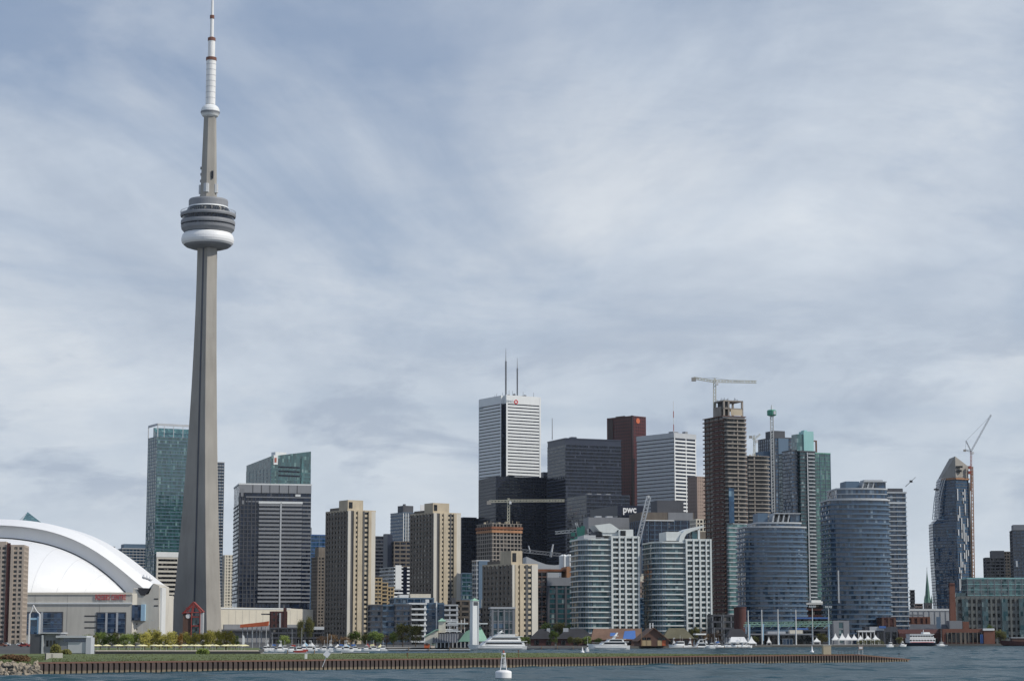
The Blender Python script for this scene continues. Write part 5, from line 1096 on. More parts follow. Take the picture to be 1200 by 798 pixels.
# ------------------------------------------------------------------ trees
def leaf_mat(name, c, c2):
    m, nt, b = _base(name); N, L = nt.nodes, nt.links
    tc = N.new('ShaderNodeTexCoord'); t = N.new('ShaderNodeTexNoise'); t.inputs['Scale'].default_value = 4.0; t.inputs['Detail'].default_value = 5; L.new(tc.outputs['Object'], t.inputs[0])
    oi = N.new('ShaderNodeObjectInfo'); mr = N.new('ShaderNodeMapRange'); L.new(oi.outputs['Random'], mr.inputs[0]); mr.inputs[3].default_value = -.18; mr.inputs[4].default_value = .18
    ad = N.new('ShaderNodeMath'); L.new(t.outputs[0], ad.inputs[0]); L.new(mr.outputs[0], ad.inputs[1])
    cr = N.new('ShaderNodeValToRGB'); L.new(ad.outputs[0], cr.inputs[0]); e = cr.color_ramp.elements
    e[0].position = .3; e[0].color = (*c, 1); e[1].position = .7; e[1].color = (*c2, 1); L.new(cr.outputs[0], b.inputs['Base Color'])
    b.inputs['Roughness'].default_value = .85; b.inputs['Specular IOR Level'].default_value = .15; M[name] = m
leaf_mat('leaf_yellow', (0.22,0.205,0.045), (0.40,0.36,0.09)); leaf_mat('leaf_green', (0.085,0.13,0.032), (0.20,0.25,0.065)); leaf_mat('leaf_olive', (0.075,0.08,0.028), (0.17,0.165,0.055)); leaf_mat('leaf_russet', (0.10,0.06,0.035), (0.19,0.12,0.06)); leaf_mat('leaf_orange', (0.20,0.11,0.025), (0.33,0.20,0.04))
mat('bark', (0.10,0.075,0.055), 0.9, 0.2)
PROTO = {}
def tree_proto(kind, var):
    rng = random.Random(var*31+hash(kind)%7 if False else var*31+len(kind))
    bare = kind == 'leaf_russet'; low = kind in ('leaf_yellow','leaf_orange')
    tr = MB(); tr.tube((0,0,0),(0.01,0,.35),.035,.024,7); tips = []
    for k in range(9):
        a = 2.399*k+rng.uniform(-.4,.4); z0 = rng.uniform(.2,.36); r = rng.uniform(.22,.42); z1 = rng.uniform(.45,.92)
        mid = Vector((.5*r*math.cos(a),.5*r*math.sin(a),(z0+z1)/2-.03)); tip = Vector((r*math.cos(a),r*math.sin(a),z1))
        tr.tube((0.005,0,z0),mid,.016,.010,5); tr.tube(mid,tip,.010,.004,4); tips.append(tip)
        for q in range(2):
            tp = mid.lerp(tip,.4)+Vector((rng.uniform(-.15,.15),rng.uniform(-.15,.15),rng.uniform(.05,.2))); tr.tube(mid.lerp(tip,.3),tp,.007,.003,4); tips.append(tp)
    cr = MB(); cl = list(tips)
    while len(cl) < 62:
        v = Vector((rng.gauss(0,1),rng.gauss(0,1),rng.gauss(0,1))).normalized()*rng.uniform(.55,1.0)
        cl.append(Vector((v.x*.42, v.y*.42, (.52+v.z*.40) if low else (.56+v.z*.38))))
    for c in cl:
        rad = rng.uniform(.07,.15)*(0.85 if bare else 1)
        for i in range(14 if bare else 46):
            d = Vector((rng.gauss(0,1),rng.gauss(0,1),rng.gauss(0,.8)))*rad*.6; p = c+d
            if p.z < (.04 if low else .10): continue
            s = rng.uniform(.017,.036); u = Vector((rng.uniform(-1,1),rng.uniform(-1,1),rng.uniform(-1,1))).normalized(); w_ = u.orthogonal().normalized()
            cr.add([p-u*s, p+w_*s*.7, p+u*s, p-w_*s*.7], [(0,1,2,3)])
    root = thing('tree','x','tree',(0,0,0)); tr.build('trunk', M['bark'], root); cr.build('crown', M[kind], root); return root
def tree(px, Y, top, wpx, kind, label, group=None, var=None, base=None):
    var = (int(px)%3) if var is None else var; key = (kind,var)
    if key not in PROTO: PROTO[key] = tree_proto(kind,var); r = PROTO[key]
    else: r = copy_tree(PROTO[key])
    tr_ = random.Random(int(px*13)); top += tr_.uniform(-1.6,1.2); wpx *= tr_.uniform(.85,1.25); b = G if base is None else base; h = gz(top,Y)-b; w_ = wpx*Y/F
    r.location = (gx(px,Y),Y,b-.1); r.scale = (w_,w_,h*1.02); r.rotation_euler = (0,0,px*1.7)
    r['label'] = label; r['category'] = 'tree'
    if group: r['group'] = group
    elif 'group' in r: del r['group']
gw = 'yellow green willows behind the beach'
gg = 'green trees in front of the stadium'
for px,top,w_ in ((100,744,12),(108,741,14),(118,740.5,15),(128,741,14),(138,740,15),(148,741,14),(158,740,14)):
    tree(px,612+(px%4)*7,top,w_*1.15,'leaf_green' if px%3 else 'leaf_olive','leafy green tree in the row before the stadium wall',gg)
for px,top,w_ in ((170,738,16),(178,737,16),(187,738,15),(196,739,15),(204,740,13),(219,739,12),(228,740,14),(239,740,16),(246,737,14),(254,737.5,17),(265,739,17)):
    tree(px,610+(px%5)*6,top,w_*1.15,'leaf_yellow','yellow green willow in the row behind the pale yellow parasols',gw)
tree(211,612,742,9,'leaf_orange','small orange tinted tree in the middle of the willow row'); tree(276,620,744,9,'leaf_green','small dark green tree at the right end of the willow row')
for px,Y,top,w_,k,l in ((333,760,744,13,'leaf_green','low green tree behind the left marina boats'),(352,1380,725,9,'leaf_olive','thin olive tree left of its twin before the cream hall end'),(362,1385,721,11,'leaf_olive','taller olive tree before the sloped end of the cream hall'),
    (378,800,743,15,'leaf_russet','bare russet tree at the left foot of the leftmost tan tower'),(389,810,741,16,'leaf_russet','wide russet tree in front of the leftmost tan tower'),(404,815,743,15,'leaf_russet','russet tree between a wide russet tree and a bright green tree'),
    (416,900,737.5,20,'leaf_green','bright green tree in front of the leftmost tan tower'),(428,905,741,13,'leaf_olive','small olive tree right of the bright green tree'),(440,900,738.5,18,'leaf_green','rounded green tree right of the leftmost tan tower'),(453,850,743,13,'leaf_russet','low russet tree left of the tall olive tree'),(461,860,740,13,'leaf_green','dark green tree left of the tall olive tree'),
    (472,850,729,20,'leaf_olive','tall olive tree before the stepped quayside condo'),(487,845,733,18,'leaf_olive','tall olive tree just left of the green roofed pavilion'),
    (606,1000,744,18,'leaf_green','bright green tree above the stern of the large white yacht'),(619,1010,746,14,'leaf_green','low green tree left of the dark hipped roofs'),(649,930,740,12,'leaf_green','round pale green tree before the dark hipped roofs'),
    (668,940,746,9,'leaf_olive','small tree before the right dark hipped roof'),(677,935,745,11,'leaf_olive','low olive tree beside a small tree by the hipped roofs'),(688,930,744,11,'leaf_green','green tree at the bow of the smaller motor yacht'),(701,960,746,10,'leaf_green','low green tree behind the smaller motor yacht'),
    (640,1270,730,16,'leaf_green','green tree at the foot of the teal hotel block, on its left'),(655,1275,728.5,15,'leaf_olive','olive tree in the middle of the teal hotel block foot'),(670,1270,730.5,14,'leaf_green','green tree at the right foot of the teal hotel block'),
    (815,1000,734,15,'leaf_olive','olive tree right of the olive roofed shed'),(825,1010,738,13,'leaf_russet','russet tree right of the olive roofed shed'),(838,1015,739,16,'leaf_russet','wide russet tree left of the white pavilion'),(884,1100,744,11,'leaf_olive','small olive tree between two blue flagpoles'),
    (963,1150,742,14,'leaf_olive','olive tree left of the white pointed tents'),(1160,1345,730,10,'leaf_green','green tree in front of the gridded condo'),(1172,1345,736,18,'leaf_olive','olive tree right of the brick ferry terminal'),(1054,1140,745,9,'leaf_olive','small olive tree left of the moored ferry')):
    tree(px,Y,top,w_,k,l)
# hedge along the tents
def bush(px,Y,wpx,h,kind,label,base=G,dy=1.6,group=None):
    rng=random.Random(int(px)); m=MB(); w_=wpx*Y/F; n=int(500+60*w_)
    for i in range(n):
        x=rng.uniform(-.5,.5)*w_; y=rng.uniform(-dy,dy)/2; z=rng.random()**.6*h*(1-.55*(2*x/w_)**4)*rng.uniform(.75,1.1); p=Vector((x,y,z)); s=rng.uniform(.10,.22)
        u=Vector((rng.uniform(-1,1),rng.uniform(-1,1),rng.uniform(-1,1))).normalized(); q=u.orthogonal().normalized(); m.add([p-u*s,p+q*s*.7,p+u*s,p-q*s*.7],[(0,1,2,3)])
    o=m.build('bush',M[kind],None,(gx(px,Y),Y,base-.05)); tag(o,label,'bush',group)
bush(1020,1120,32,3.2,'leaf_olive','clipped olive hedge under the white pointed tents'); bush(26,300,16,.95,'leaf_russet','reddish brown bush above the shore rocks',dy=3); bush(66,420,12,2.2,'leaf_olive','olive bush before the grey harbour building'); bush(12,330,20,.8,'leaf_russet','low brown scrub at the left picture edge above the rocks',dy=3)
bush(238,398,14,.9,'leaf_green','small green bush on the jetty in front of the willow row',base=HT,dy=2); bush(78,395,10,.8,'leaf_olive','small olive shrub behind the concrete block on the jetty',base=HT,dy=2)

# ------------------------------------------------------------------ beach parasols
def parasol_proto():
    r=thing('parasol','pale yellow beach parasol in the long row on the beach','parasol',(0,0,0),0,'pale yellow parasols on the beach'); MB().tube((0,0,0),(0,0,2.05),.04,n=6).build('pole',M['white_paint'],r)
    MB().lathe([(1.55,1.62),(1.5,1.70),(.8,1.93),(.06,2.12)],10).build('canopy',M['umbrella_yellow'],r); return r
pp=None
for px in (111,115,125,137.5,140.5,150.5,153,165,168.5,180.5,183,188.5,195.5,203.5,206,215,218.5,225,229.5,233,242,245.5,249,253,263,267,271,275.5,279.5,283,287):
    r=parasol_proto() if pp is None else copy_tree(pp); pp=pp or r; Y=551+(px*7)%18; r.location=(gx(px,Y),Y,G+.08); r.scale=(.78,.78,.78)

# ------------------------------------------------------------------ boats
def hull(m, L, B, Fr, sheer=.35, rows=14, draft=.3):
    """bow at -x"""
    secs=[]
    for i in range(rows+1):
        u=i/rows; x=-L/2+L*u; b=B/2*min(1,(1-(1-min(1,u/.45))**2.0)**.8)*(1-.12*max(0,u-.7)/.3) if u>0 else .02; z=Fr+sheer*(1-u)**2*Fr
        xo=-L*.07*(1-u)**3
        secs.append([(x+xo,-b,z),(x+xo*.3,-b*.86,Fr*.35),(x-xo*1.2,-b*.55,-draft),(x-xo*1.2,b*.55,-draft),(x+xo*.3,b*.86,Fr*.35),(x+xo,b,z)])
    n=6
    for s in secs: m.v+=s if False else []
    o=len(m.v); 
    for s in secs: m.v+=s
    for j in range(rows):
        for i in range(n): a=o+j*n+i; b_=o+j*n+(i+1)%n; m.f.append((a,b_,b_+n,a+n))
    m.f.append(tuple(o+i for i in range(n-1,-1,-1))); m.f.append(tuple(o+rows*n+i for i in range(n))); return m
def motorboat(px0,px1,Y,label,bow='L',hm='boat_white',top='cabin',group='small boats moored in the marina',canvas=None,z=0):
    L=(px1-px0)*Y/F; x=gx((px0+px1)/2,Y); r=thing('motorboat',label,'boat',(x,Y,z),R(8+(px0*3.7)%17)+(0 if bow=='L' else math.pi),group); B=L*.32; Fr=max(.55,L*.10)
    hull(MB(),L,B,Fr).build('hull',M[hm],r); h=max(.9,L*.13)
    cab=MB().xprism([(-L*.22,Fr),(L*.30,Fr),(L*.28,Fr+h),(-L*.05,Fr+h)],-B*.36,B*.36).build('cabin',M['boat_white'],r)
    MB().xprism([(-L*.155,Fr+h*.4),(L*.27,Fr+h*.45),(L*.265,Fr+h*.82),(-L*.09,Fr+h*.82)],-B*.375,B*.375).build('window_band',M['boat_window'],cab)
    if top=='bridge':
        MB().xprism([(-L*.02,Fr+h),(L*.24,Fr+h),(L*.24,Fr+h*1.5),(L*.03,Fr+h*1.5)],-B*.3,B*.3).build('flybridge',M['boat_white'],r); k=MB(); [k.tube((L*.2,s*B*.26,Fr+h*1.5),(L*.2,s*B*.26,Fr+h*2.4),.05,n=5) for s in (-1,1)]; k.build('post',M['boat_white'],r) if False else None
        MB().box(L*.0,-B*.3,Fr+h*2.3,L*.24,B*.3,Fr+h*2.42).build('hardtop',M[canvas or 'boat_white'],r); 
        for s in (-1,1): MB().tube((L*.2,s*B*.26,Fr+h*1.45),(L*.2,s*B*.26,Fr+h*2.32),.05,n=5).build('post',M['boat_white'],r)
    elif top=='canvas': MB().xprism([(L*.05,Fr+h),(L*.44,Fr+h*.9),(L*.42,Fr+h*1.35),(L*.08,Fr+h*1.45)],-B*.4,B*.4).build('canvas_cover',M[canvas or 'blue_paint'],r)
    MB().tube((L*.1,0,Fr+h),(L*.1,0,Fr+h*2.6),.035,n=5).build('aerial',M['white_paint'],r)
    r.scale=(1,1.1,1.3 if px0 < 460 else 1.65); return r
def sailboat(px0,px1,Y,mtop,label,bow='L',hm='boat_white',group='sailing boats moored with bare masts'):
    L=(px1-px0)*Y/F; x=gx((px0+px1)/2,Y); r=thing('sailboat',label,'boat',(x,Y,0),0 if bow=='L' else math.pi,group); B=L*.29; Fr=L*.09+.15
    hull(MB(),L,B,Fr).build('hull',M[hm],r); MB().xprism([(-L*.18,Fr),(L*.18,Fr),(L*.15,Fr+.5),(-L*.12,Fr+.5)],-B*.3,B*.3).build('cabin',M['boat_white'],r); zt=gz(mtop,Y)
    MB().tube((-L*.08,0,Fr),(-L*.08,0,zt),.075,.05,6).build('mast',M['pale_grey'],r); MB().tube((-L*.08,0,Fr+1.2),(L*.32,0,Fr+1.15),.14,n=6).build('furled_sail',M['boat_blue'],r)
    k=MB(); k.tube((-L*.08,0,zt),(-L*.5,0,Fr+.2),.018,n=3); k.tube((-L*.08,0,zt),(L*.48,0,Fr+.1),.018,n=3); k.tube((-L*.08,-.6,zt*.6),(-L*.08,.6,zt*.6),.03,n=4); k.build('rigging',M['dark_metal'],r)
def yacht(px0,px1,Y,label,tiers,htop,mast=None,hm='boat_white',bow='L',Fr=None,sheer=.35):
    """tiers: (f0, f1, y bottom px, y top px, rake bow, rake stern, beam, window?)"""
    s=Y/F; L=(px1-px0)*s; x=gx((px0+px1)/2,Y); r=thing('motor_yacht',label,'boat',(x,Y,0),R(17)+(0 if bow=='L' else math.pi)); B=L*.27; wl=748+HC*F/Y
    Fr=(wl-htop)*s; hull(MB(),L,B,Fr,sheer,20,.5).build('hull',M[hm],r); Z=lambda py:(wl-py)*s
    k=MB(); k.xprism([(-L*.40,Fr*.55),(L*.42,Fr*.5),(L*.42,Fr*.62),(-L*.40,Fr*.68)],-B*.485,B*.485); k.build('hull_stripe',M['pale_grey'],r)
    for i,(f0,f1,yb,yt,rb,rs,bm,wn) in enumerate(tiers):
        a=-L/2+L*f0; b=-L/2+L*f1; z0,z1=Z(yb),Z(yt); dh=MB().xprism([(a,z0),(b,z0),(b-rs*s,z1),(a+rb*s,z1)],-B*bm,B*bm).build('deckhouse',M['boat_white'],r)
        if wn:
            h=z1-z0; q0,q1=wn; MB().xprism([(a+rb*s*q0+.5,z0+h*q0),(b-rs*s*q0-L*.04,z0+h*q0),(b-rs*s*q1-L*.05,z0+h*q1),(a+rb*s*q1+.4,z0+h*q1)],-B*bm-.06,B*bm+.06).build('window_band',M['boat_window'],dh)
        MB().box(a+rb*s-.3,-B*bm-.25,z1,b+.6,B*bm+.25,z1+.14).build('deck_roof',M['boat_white'],dh)
    if mast:
        f,yb,yt,dx=mast; x0=-L/2+L*f; MB().xprism([(x0-.5,Z(yb)),(x0+.6,Z(yb)),(x0+dx*s+.35,Z(yt)),(x0+dx*s-.1,Z(yt))],-.35,.35).build('radar_mast',M['boat_white'],r); MB().box(x0+dx*s*.6-.9,-.9,Z(yt)*.45+Z(yb)*.55,x0+dx*s*.6+.9,.9,Z(yt)*.45+Z(yb)*.55+.16).build('radar_platform',M['boat_white'],r)
    rl=MB(); zr=Fr*1.12+.75
    for k_ in range(9): xx=-L*.44+L*.04*k_; rl.tube((xx,-B*.28-B*.012*k_,Fr*1.1),(xx,-B*.28-B*.012*k_,zr+.1),.03,n=4)
    rl.tube((-L*.46,-B*.26,zr+.15),(-L*.12,-B*.40,zr),.035,n=4); rl.build('bow_rail',M['pale_grey'],r)
    return r
yacht(551,616.5,755,'large white motor yacht with three decks beside the white clock tower',[(.16,.97,756.5,751.3,6,2,.42,(.42,.74)),(.26,.90,751.3,745.6,8,2,.36,(.42,.72)),(.42,.80,745.2,743.2,4,1,.28,None)],756.5,(.50,743,738.5,4.5))
yacht(690,737.5,770,'smaller white motor yacht moored before the brown roofed brick building',[(.24,.93,755.5,751.8,5,1.5,.40,(.3,.8)),(.42,.86,751.6,748.7,3.5,1,.33,(.2,.8))],755.8,(.60,748.5,741,5))
motorboat(784,806,925,'long low white motorboat right of the brown gabled brick building',group=None,z=0)
lefty=[(306,314,610,'small white motorboat left of the grey posts','L','cabin'),(314,323,650,'white motorboat with blue canvas at the left of the marina','L','canvas'),(322,332,600,'white motorboat with an upper bridge at the left of the marina','L','bridge'),(336,346,590,'white motorboat with red hull stripe cover','L','canvas'),(345,358,560,'red hulled motorboat in the left marina','R','cabin'),(356,368,640,'white motorboat with tall upper bridge before the long dark terminal','L','bridge'),(368,377,650,'white motorboat at the right of the left marina','R','cabin'),(392,402,655,'white motorboat with blue canvas below the leftmost tan tower','L','canvas'),(401,413,620,'white motorboat with an upper bridge below the leftmost tan tower','R','bridge'),(424,433,660,'white motorboat left of the long white dock','L','cabin'),(434,444,640,'pale motorboat with yellow canvas left of the long white dock','R','canvas'),(443,453,660,'white motorboat at the left end of the long white dock','L','cabin')]
lefty+=[(311,319,640,'white motorboat with an upper bridge between two left marina boats','R','bridge'),(330,340,655,'low white motorboat before the low green marina tree','R','cabin'),(350,360,630,'white motorboat right behind the red hulled boat','L','bridge'),(374,384,625,'white motorboat below the wide russet tree','L','cabin'),(384,394,660,'white motorboat with an upper bridge below the wide russet tree','R','bridge'),(412,422,640,'white motorboat with blue canvas below the bright green tree','R','canvas')]
for a,b,Y,l,bw,tp in lefty:
    a,b=a-1,b+1
    Y+=75
    motorboat(a,b,Y,l,bw,'red_paint' if 'red hulled' in l else 'boat_white',tp,canvas={'white motorboat with red hull stripe cover':'red_paint','pale motorboat with yellow canvas left of the long white dock':'umbrella_yellow'}.get(l),group='small boats moored in the left marina')
for a,b,Y,mt,l in ((301,309,630,738,'sailing boat with two-stay bare mast at the left of the left marina'),(315,324,665,741,'sailing boat second from the left in the left marina'),(338,348,670,737,'sailing boat behind the red hulled motorboat'),(349,360,640,735,'sailing boat with the tallest mast of the left marina'),(380,389,668,742,'sailing boat below the wide russet tree'),(384,394,640,744,'sailing boat with short mast below the leftmost tan tower')): sailboat(a,b,Y,mt,l,group='sailing boats in the left marina')
right=[(803,812,935,'L','bridge','white motorboat with upper bridge left of the white catamaran'),(828,838,930,'L','cabin','white motorboat right of the white catamaran'),(838,848,940,'R','canvas','white motorboat with blue canvas in the right marina'),(850,858,950,'L','bridge','white motorboat with upper bridge left of the white pavilion'),(858,868,960,'L','cabin','low white motorboat in front of the white pavilion'),(868,876,970,'R','cabin','small white motorboat left of the first blue flagpole'),(1038,1047,1080,'L','cabin','small white motorboat left of the moored ferry'),(1054,1062,1150,'R','bridge','white motorboat with upper bridge touching the moored ferry'),(1097,1107,1220,'L','cabin','small white motorboat right of the moored ferry')]
right+=[(786,796,945,'R','bridge','white motorboat with upper bridge behind the long low motorboat'),(794,804,955,'L','cabin','white motorboat behind the long low motorboat'),(824,833,955,'R','bridge','white motorboat with upper bridge just right of the white catamaran'),(834,842,965,'L','bridge','white motorboat with upper bridge beside a low masted sailing boat'),(846,855,970,'L','cabin','white motorboat under the tallest pale mast'),(862,871,985,'L','bridge','white motorboat with upper bridge in front of the white pavilion'),(873,881,990,'R','cabin','white motorboat at the foot of the first blue bannered pole')]
for a,b,Y,bw,tp,l in right: motorboat(a,b,Y,l,bw,'boat_white',tp,group='small boats moored in the right marina')
for a,b,Y,mt,l in ((832,845,945,735,'sailing boat with low mast in the right marina'),(843,856,950,720,'sailing boat with the tallest pale mast in the right marina'),(1098,1110,1240,726,'sailing boat with bare mast right of the moored ferry')): sailboat(a,b,Y,mt,l,group='sailing boats in the right marina')
r=yacht(811,829,930,'white catamaran with a high T-shaped hardtop in the right marina',[(.15,.92,757.5,753,4,1,.42,(.3,.8)),(.3,.75,753,749,3,1,.32,(.2,.8))],757.6); s=930/F
MB().box(-6.5*s,-1.5,(759.2-743.6)*s,6.5*s,1.5,(759.2-742)*s).build('hardtop',M['boat_white'],r); MB().xprism([(-1.5*s,(759.2-749)*s),(1.5*s,(759.2-749)*s),(1.5*s,(759.2-743.6)*s),(-1.5*s,(759.2-743.6)*s)],-.6,.6).build('hardtop_post',M['boat_window'],r)
# ferry
def ferry():
    Y=1250; s=Y/F; px0,px1=1062,1096; L=(px1-px0)*s; x=gx(1079,Y); r=thing('passenger_ferry','white two-deck passenger ferry with a black hull moored by the brick terminal','boat',(x,Y,0),math.pi+R(12)); wl=748+HC*F/Y; Z=lambda py:(wl-py)*s
    hull(MB(),L,7,Z(752.6),.2,16,.5).build('hull',M['black_steel'],r)
    MB().xprism([(-L*.44,Z(752.6)),(L*.48,Z(752.6)),(L*.48,Z(747.5)),(-L*.46,Z(747.5))],-3.2,3.2).build('main_deck',M['boat_white'],r); MB().xprism([(-L*.42,Z(747.3)),(L*.46,Z(747.3)),(L*.46,Z(743.3)),(-L*.36,Z(743.3))],-2.9,2.9).build('upper_deck',M['boat_white'],r)
    w0=None
    for row,(yb,yt,a,b,d) in enumerate(((751.2,749,-.40,.44,3.24),(746.4,744.3,-.34,.42,2.94))):
        for i in range(9):
            xx=L*(a+(b-a)*i/8); MB().box(xx-.6,-d,Z(yb-.4),xx+.6,d,Z(yt+.2)).build('window',M['boat_window'],r)
    MB().box(-L*.42,-3.2,Z(743.2),L*.47,3.2,Z(742.6)).build('roof',M['boat_white'],r); MB().xprism([(-L*.32,Z(742.6)),(-L*.05,Z(742.6)),(-L*.07,Z(740.5)),(-L*.28,Z(740.5))],-1.8,1.8).build('wheelhouse',M['boat_white'],r); MB().tube((-L*.1,0,Z(740.5)),(-L*.1,0,Z(737.8)),.16,n=6).build('mast',M['boat_white'],r); MB().box(-L*.40,-3.35,Z(752.3),L*.46,3.35,Z(751.9)).build('rubbing_strake',M['sign_red'],r)
ferry()
def barge():
    Y=1270; s=Y/F; L=40*s; r=thing('cargo_boat','dark brown long hulled boat moored at the right picture edge','boat',(gx(1194,Y),Y,0)); wl=748+HC*F/Y; Z=lambda py:(wl-py)*s
    hull(MB(),L,7,Z(751.5),.35,16,.5).build('hull',M['brick_dark'],r); MB().box(-L*.22,-2.6,Z(751.5),L*.45,2.6,Z(747.4)).build('deckhouse',M['brick_brown'],r); MB().box(-L*.25,-3,Z(747.4),L*.47,3,Z(746.4)).build('roof',M['pale_grey'],r)
barge()
# docks
def dock(px0,px1,Y,zt,label,m='pale_grey',d=3.0,Y1=None):
    Y1=Y1 or Y; a=gx(px0,Y); b=gx(px1,Y1); r=thing('dock',label,'dock',(a,Y,0)); Lx=b-a; dy=Y1-Y
    MB().prism([(0,0),(Lx,dy),(Lx,dy+d),(0,d)],zt-.25,zt).build('deck',M[m],r); MB().prism([(0.2,.25),(Lx-.2,dy+.25),(Lx-.2,dy+d-.25),(.2,d-.25)],-.6,zt-.25).build('float',M['slate'],r)
    n=int(Lx/6)
    for k in range(1,n): MB().tube((Lx*k/n,dy*k/n-.12,-.8),(Lx*k/n,dy*k/n-.12,zt+.7),.13,n=6).build('mooring_post',M['wood'],r)
dock(306,400,552,.62,'long grey floating dock in front of the left marina boats','concrete_pale'); dock(400,432,600,.6,'short floating dock below the leftmost tan tower'); dock(455,551,708,.75,'long pale floating dock left of the large white yacht','white_panel',4); dock(616,690,840,.7,'dark floating dock between the two white motor yachts','mid_grey'); dock(784,880,915,.6,'floating dock in front of the right marina boats','mid_grey',3,950)

# ------------------------------------------------------------------ waterfront buildings
def gable_shed(label,px0,px1,Y,ye,yr,roof,wall,depth=14,th=0,name='waterfront_shed',cat='building',hip=0.0,dormers=0):
    t=corner(name,label,cat,px0,px0+1,px1,ye,Y,th,D=depth,ref=745); h=t.H; hr=t.z(yr); W_=t.W
    MB().box(0,0,0,W_,depth,h).build('wall',M[wall],t.root); e=.7
    MB().add([(-e,-e,h-.1),(W_+e,-e,h-.1),(W_+e,depth+e,h-.1),(-e,depth+e,h-.1),(hip,depth/2,hr),(W_-hip,depth/2,hr)],[(0,1,5,4),(1,2,5),(2,3,4,5),(3,0,4),(3,2,1,0)]).build('roof',M[roof],t.root)
    n=max(2,int(W_/4.5))
    for k in range(n): x=W_*(k+.5)/n; MB().box(x-1.1,-.12,.4,x+1.1,-.01,min(h-.7,3.0)).build('window',M['glass_shadow'],t.root)
    return t
t=gable_shed('dark hip roofed waterfront pavilion left of a wider dark roof',621,650,985,748,736.5,'shingle_dark','brick_dark',16,hip=4); bx(t,'roof_vent','pale_grey',t.u(641),6,t.H+1.5,t.u(645),9,t.z(735.8))
t=gable_shed('wider dark hip roofed waterfront pavilion right of its neighbour',652,697,1005,748,736.2,'shingle_dark','brick_dark',18,hip=5); bx(t,'roof_vent','pale_grey',t.u(660.5),6,t.H+1.5,t.u(666.5),10,t.z(735.5))
t=gable_shed('long brown roofed pier building with a blue tarpaulin on its roof',693,755,985,749,736,'shingle_brown','brick_brown',20,hip=1)
f_=lambda px,fz:(t.u(px),(-.7+10.7*fz)-.05,t.H-.1+(t.z(736)-t.H+.1)*fz+.10)
MB().add([f_(730,.08),f_(745,.02),f_(745.5,.8),f_(733,.75)],[(0,1,2,3)]).build('blue_tarpaulin',M['blue_paint'],t.root); MB().add([f_(715,.3),f_(721,.3),f_(722,.6),f_(716,.6)],[(0,1,2,3)]).build('blue_tarpaulin',M['blue_paint'],t.root)
# gabled brick front
t=corner('brick_pier_building','dark brown brick building with a gable front and lit orange doors','building',748,749.5,783,748.5,925,3,D=22,ref=745); hr=t.z(735); W_=t.W; h=t.H
MB().xprism([(0,0),(W_,0),(W_,h),(W_/2,hr-.3),(0,h)],0,22).build('wall',M['brick_brown'],t.root)
rf=MB(); 
for s_ in (0,1):
    x0=-.9 if s_==0 else W_+.9; z0=h-.75
    rf.add([(x0,-.8,z0),(W_/2,-.8,hr),(W_/2,23,hr),(x0,23,z0),(x0,-.8,z0-.35),(W_/2,-.8,hr-.35),(W_/2,23,hr-.35),(x0,23,z0-.35)],[(0,1,2,3),(4,7,6,5),(0,4,5,1),(0,3,7,4),(2,6,7,3)])
rf.build('roof',M['shingle_brown'],t.root)
for a,b in ((752.5,757),(757.5,763),(770.5,775.5),(776,780)):
    bx(t,'door','plywood' if a<776 else 'orange_paint',t.u(a),-.14,.2,t.u(b),-.01,t.z(750));  # orange light on the doors is put into their colours
for a in (753,758.5,771,776): bx(t,'window','glass_shadow',t.u(a),-.12,t.z(749.6),t.u(a+4),-.01,t.z(746.5))
for a in (764,767.3): bx(t,'chimney','white_panel',t.u(a),8,h+2,t.u(a+1.1),9,t.z(729.5))
bx(t,'side_post','wood',t.u(751.2),-.5,0,t.u(752.2),-.2,t.z(735))
gable_shed('low shed with a broad olive roof behind the right marina',777,812,985,747.5,735.5,'shingle_olive','brick_brown',20,hip=3)
# dark slate roof and white pavilion on the right
gable_shed('dark slate roofed hall above the white pavilion by the right marina',852,876,1040,746,736.5,'shingle_dark','mid_grey',16,hip=2)
t=gable_shed('white waterfront pavilion beside the first blue flagpole',856,874,985,752,746,'white_paint','white_paint',8,hip=.3)
def tent(px,Y,wpx,ytop,yeave,label,group,m='tent_white'):
    s=Y/F; w_=wpx*s; r=thing('pointed_tent',label,'tent',(gx(px,Y),Y,G),0,group); ze=gz(yeave,Y)-G; zt=gz(ytop,Y)-G
    n=8; v=[]; f=[]; prof=[(1,0),(.72,.16),(.45,.36),(.22,.62),(.08,.86),(.02,1)]
    for q,hh in prof:
        for i in range(4): v.append(((-1,1,1,-1)[i]*q*w_/2,(-1,-1,1,1)[i]*q*w_/2,ze+(zt-ze)*hh))
    for j in range(len(prof)-1):
        for i in range(4): f.append((j*4+i,j*4+(i+1)%4,j*4+4+(i+1)%4,j*4+4+i))
    MB().add(v,f).build('canopy',M[m],r); MB().box(-w_/2,-w_/2-.02,ze-.45,w_/2,-w_/2+.02,ze).build('valance',M[m],r)
    for sx in (-1,1):
        for sy in (-1,1): MB().tube((sx*w_/2*.97,sy*w_/2*.97,0),(sx*w_/2*.97,sy*w_/2*.97,ze),.09,n=5).build('leg',M['white_paint'],r)
tl='white pointed tent in the cluster beside the taller rounded blue condo'
for px,yt,w_ in ((979,741.5,9),(987,741,9.5),(994,741.5,9),(1001,742.5,8.5),(1008.5,744,8),(1017,744,9),(1026,743.5,9)): tent(px,1135+(px%3)*5,w_,yt,749,tl,'white pointed tents')
tent(880.5,1000,11,745,753,'single white pointed tent at the foot of the first blue flagpole',None)
tent(957,1110,8,746.5,751,'small white pointed tent between two floodlight masts',None); tent(901,1105,5,745.5,752,'small white pointed tent left of the glass kiosk',None)
t=corner('white_frame_shelter','white open frame shelter with dark bays above the pointed tents','shelter',1005,1006,1025,738.3,1190,1,D=6,ref=745)
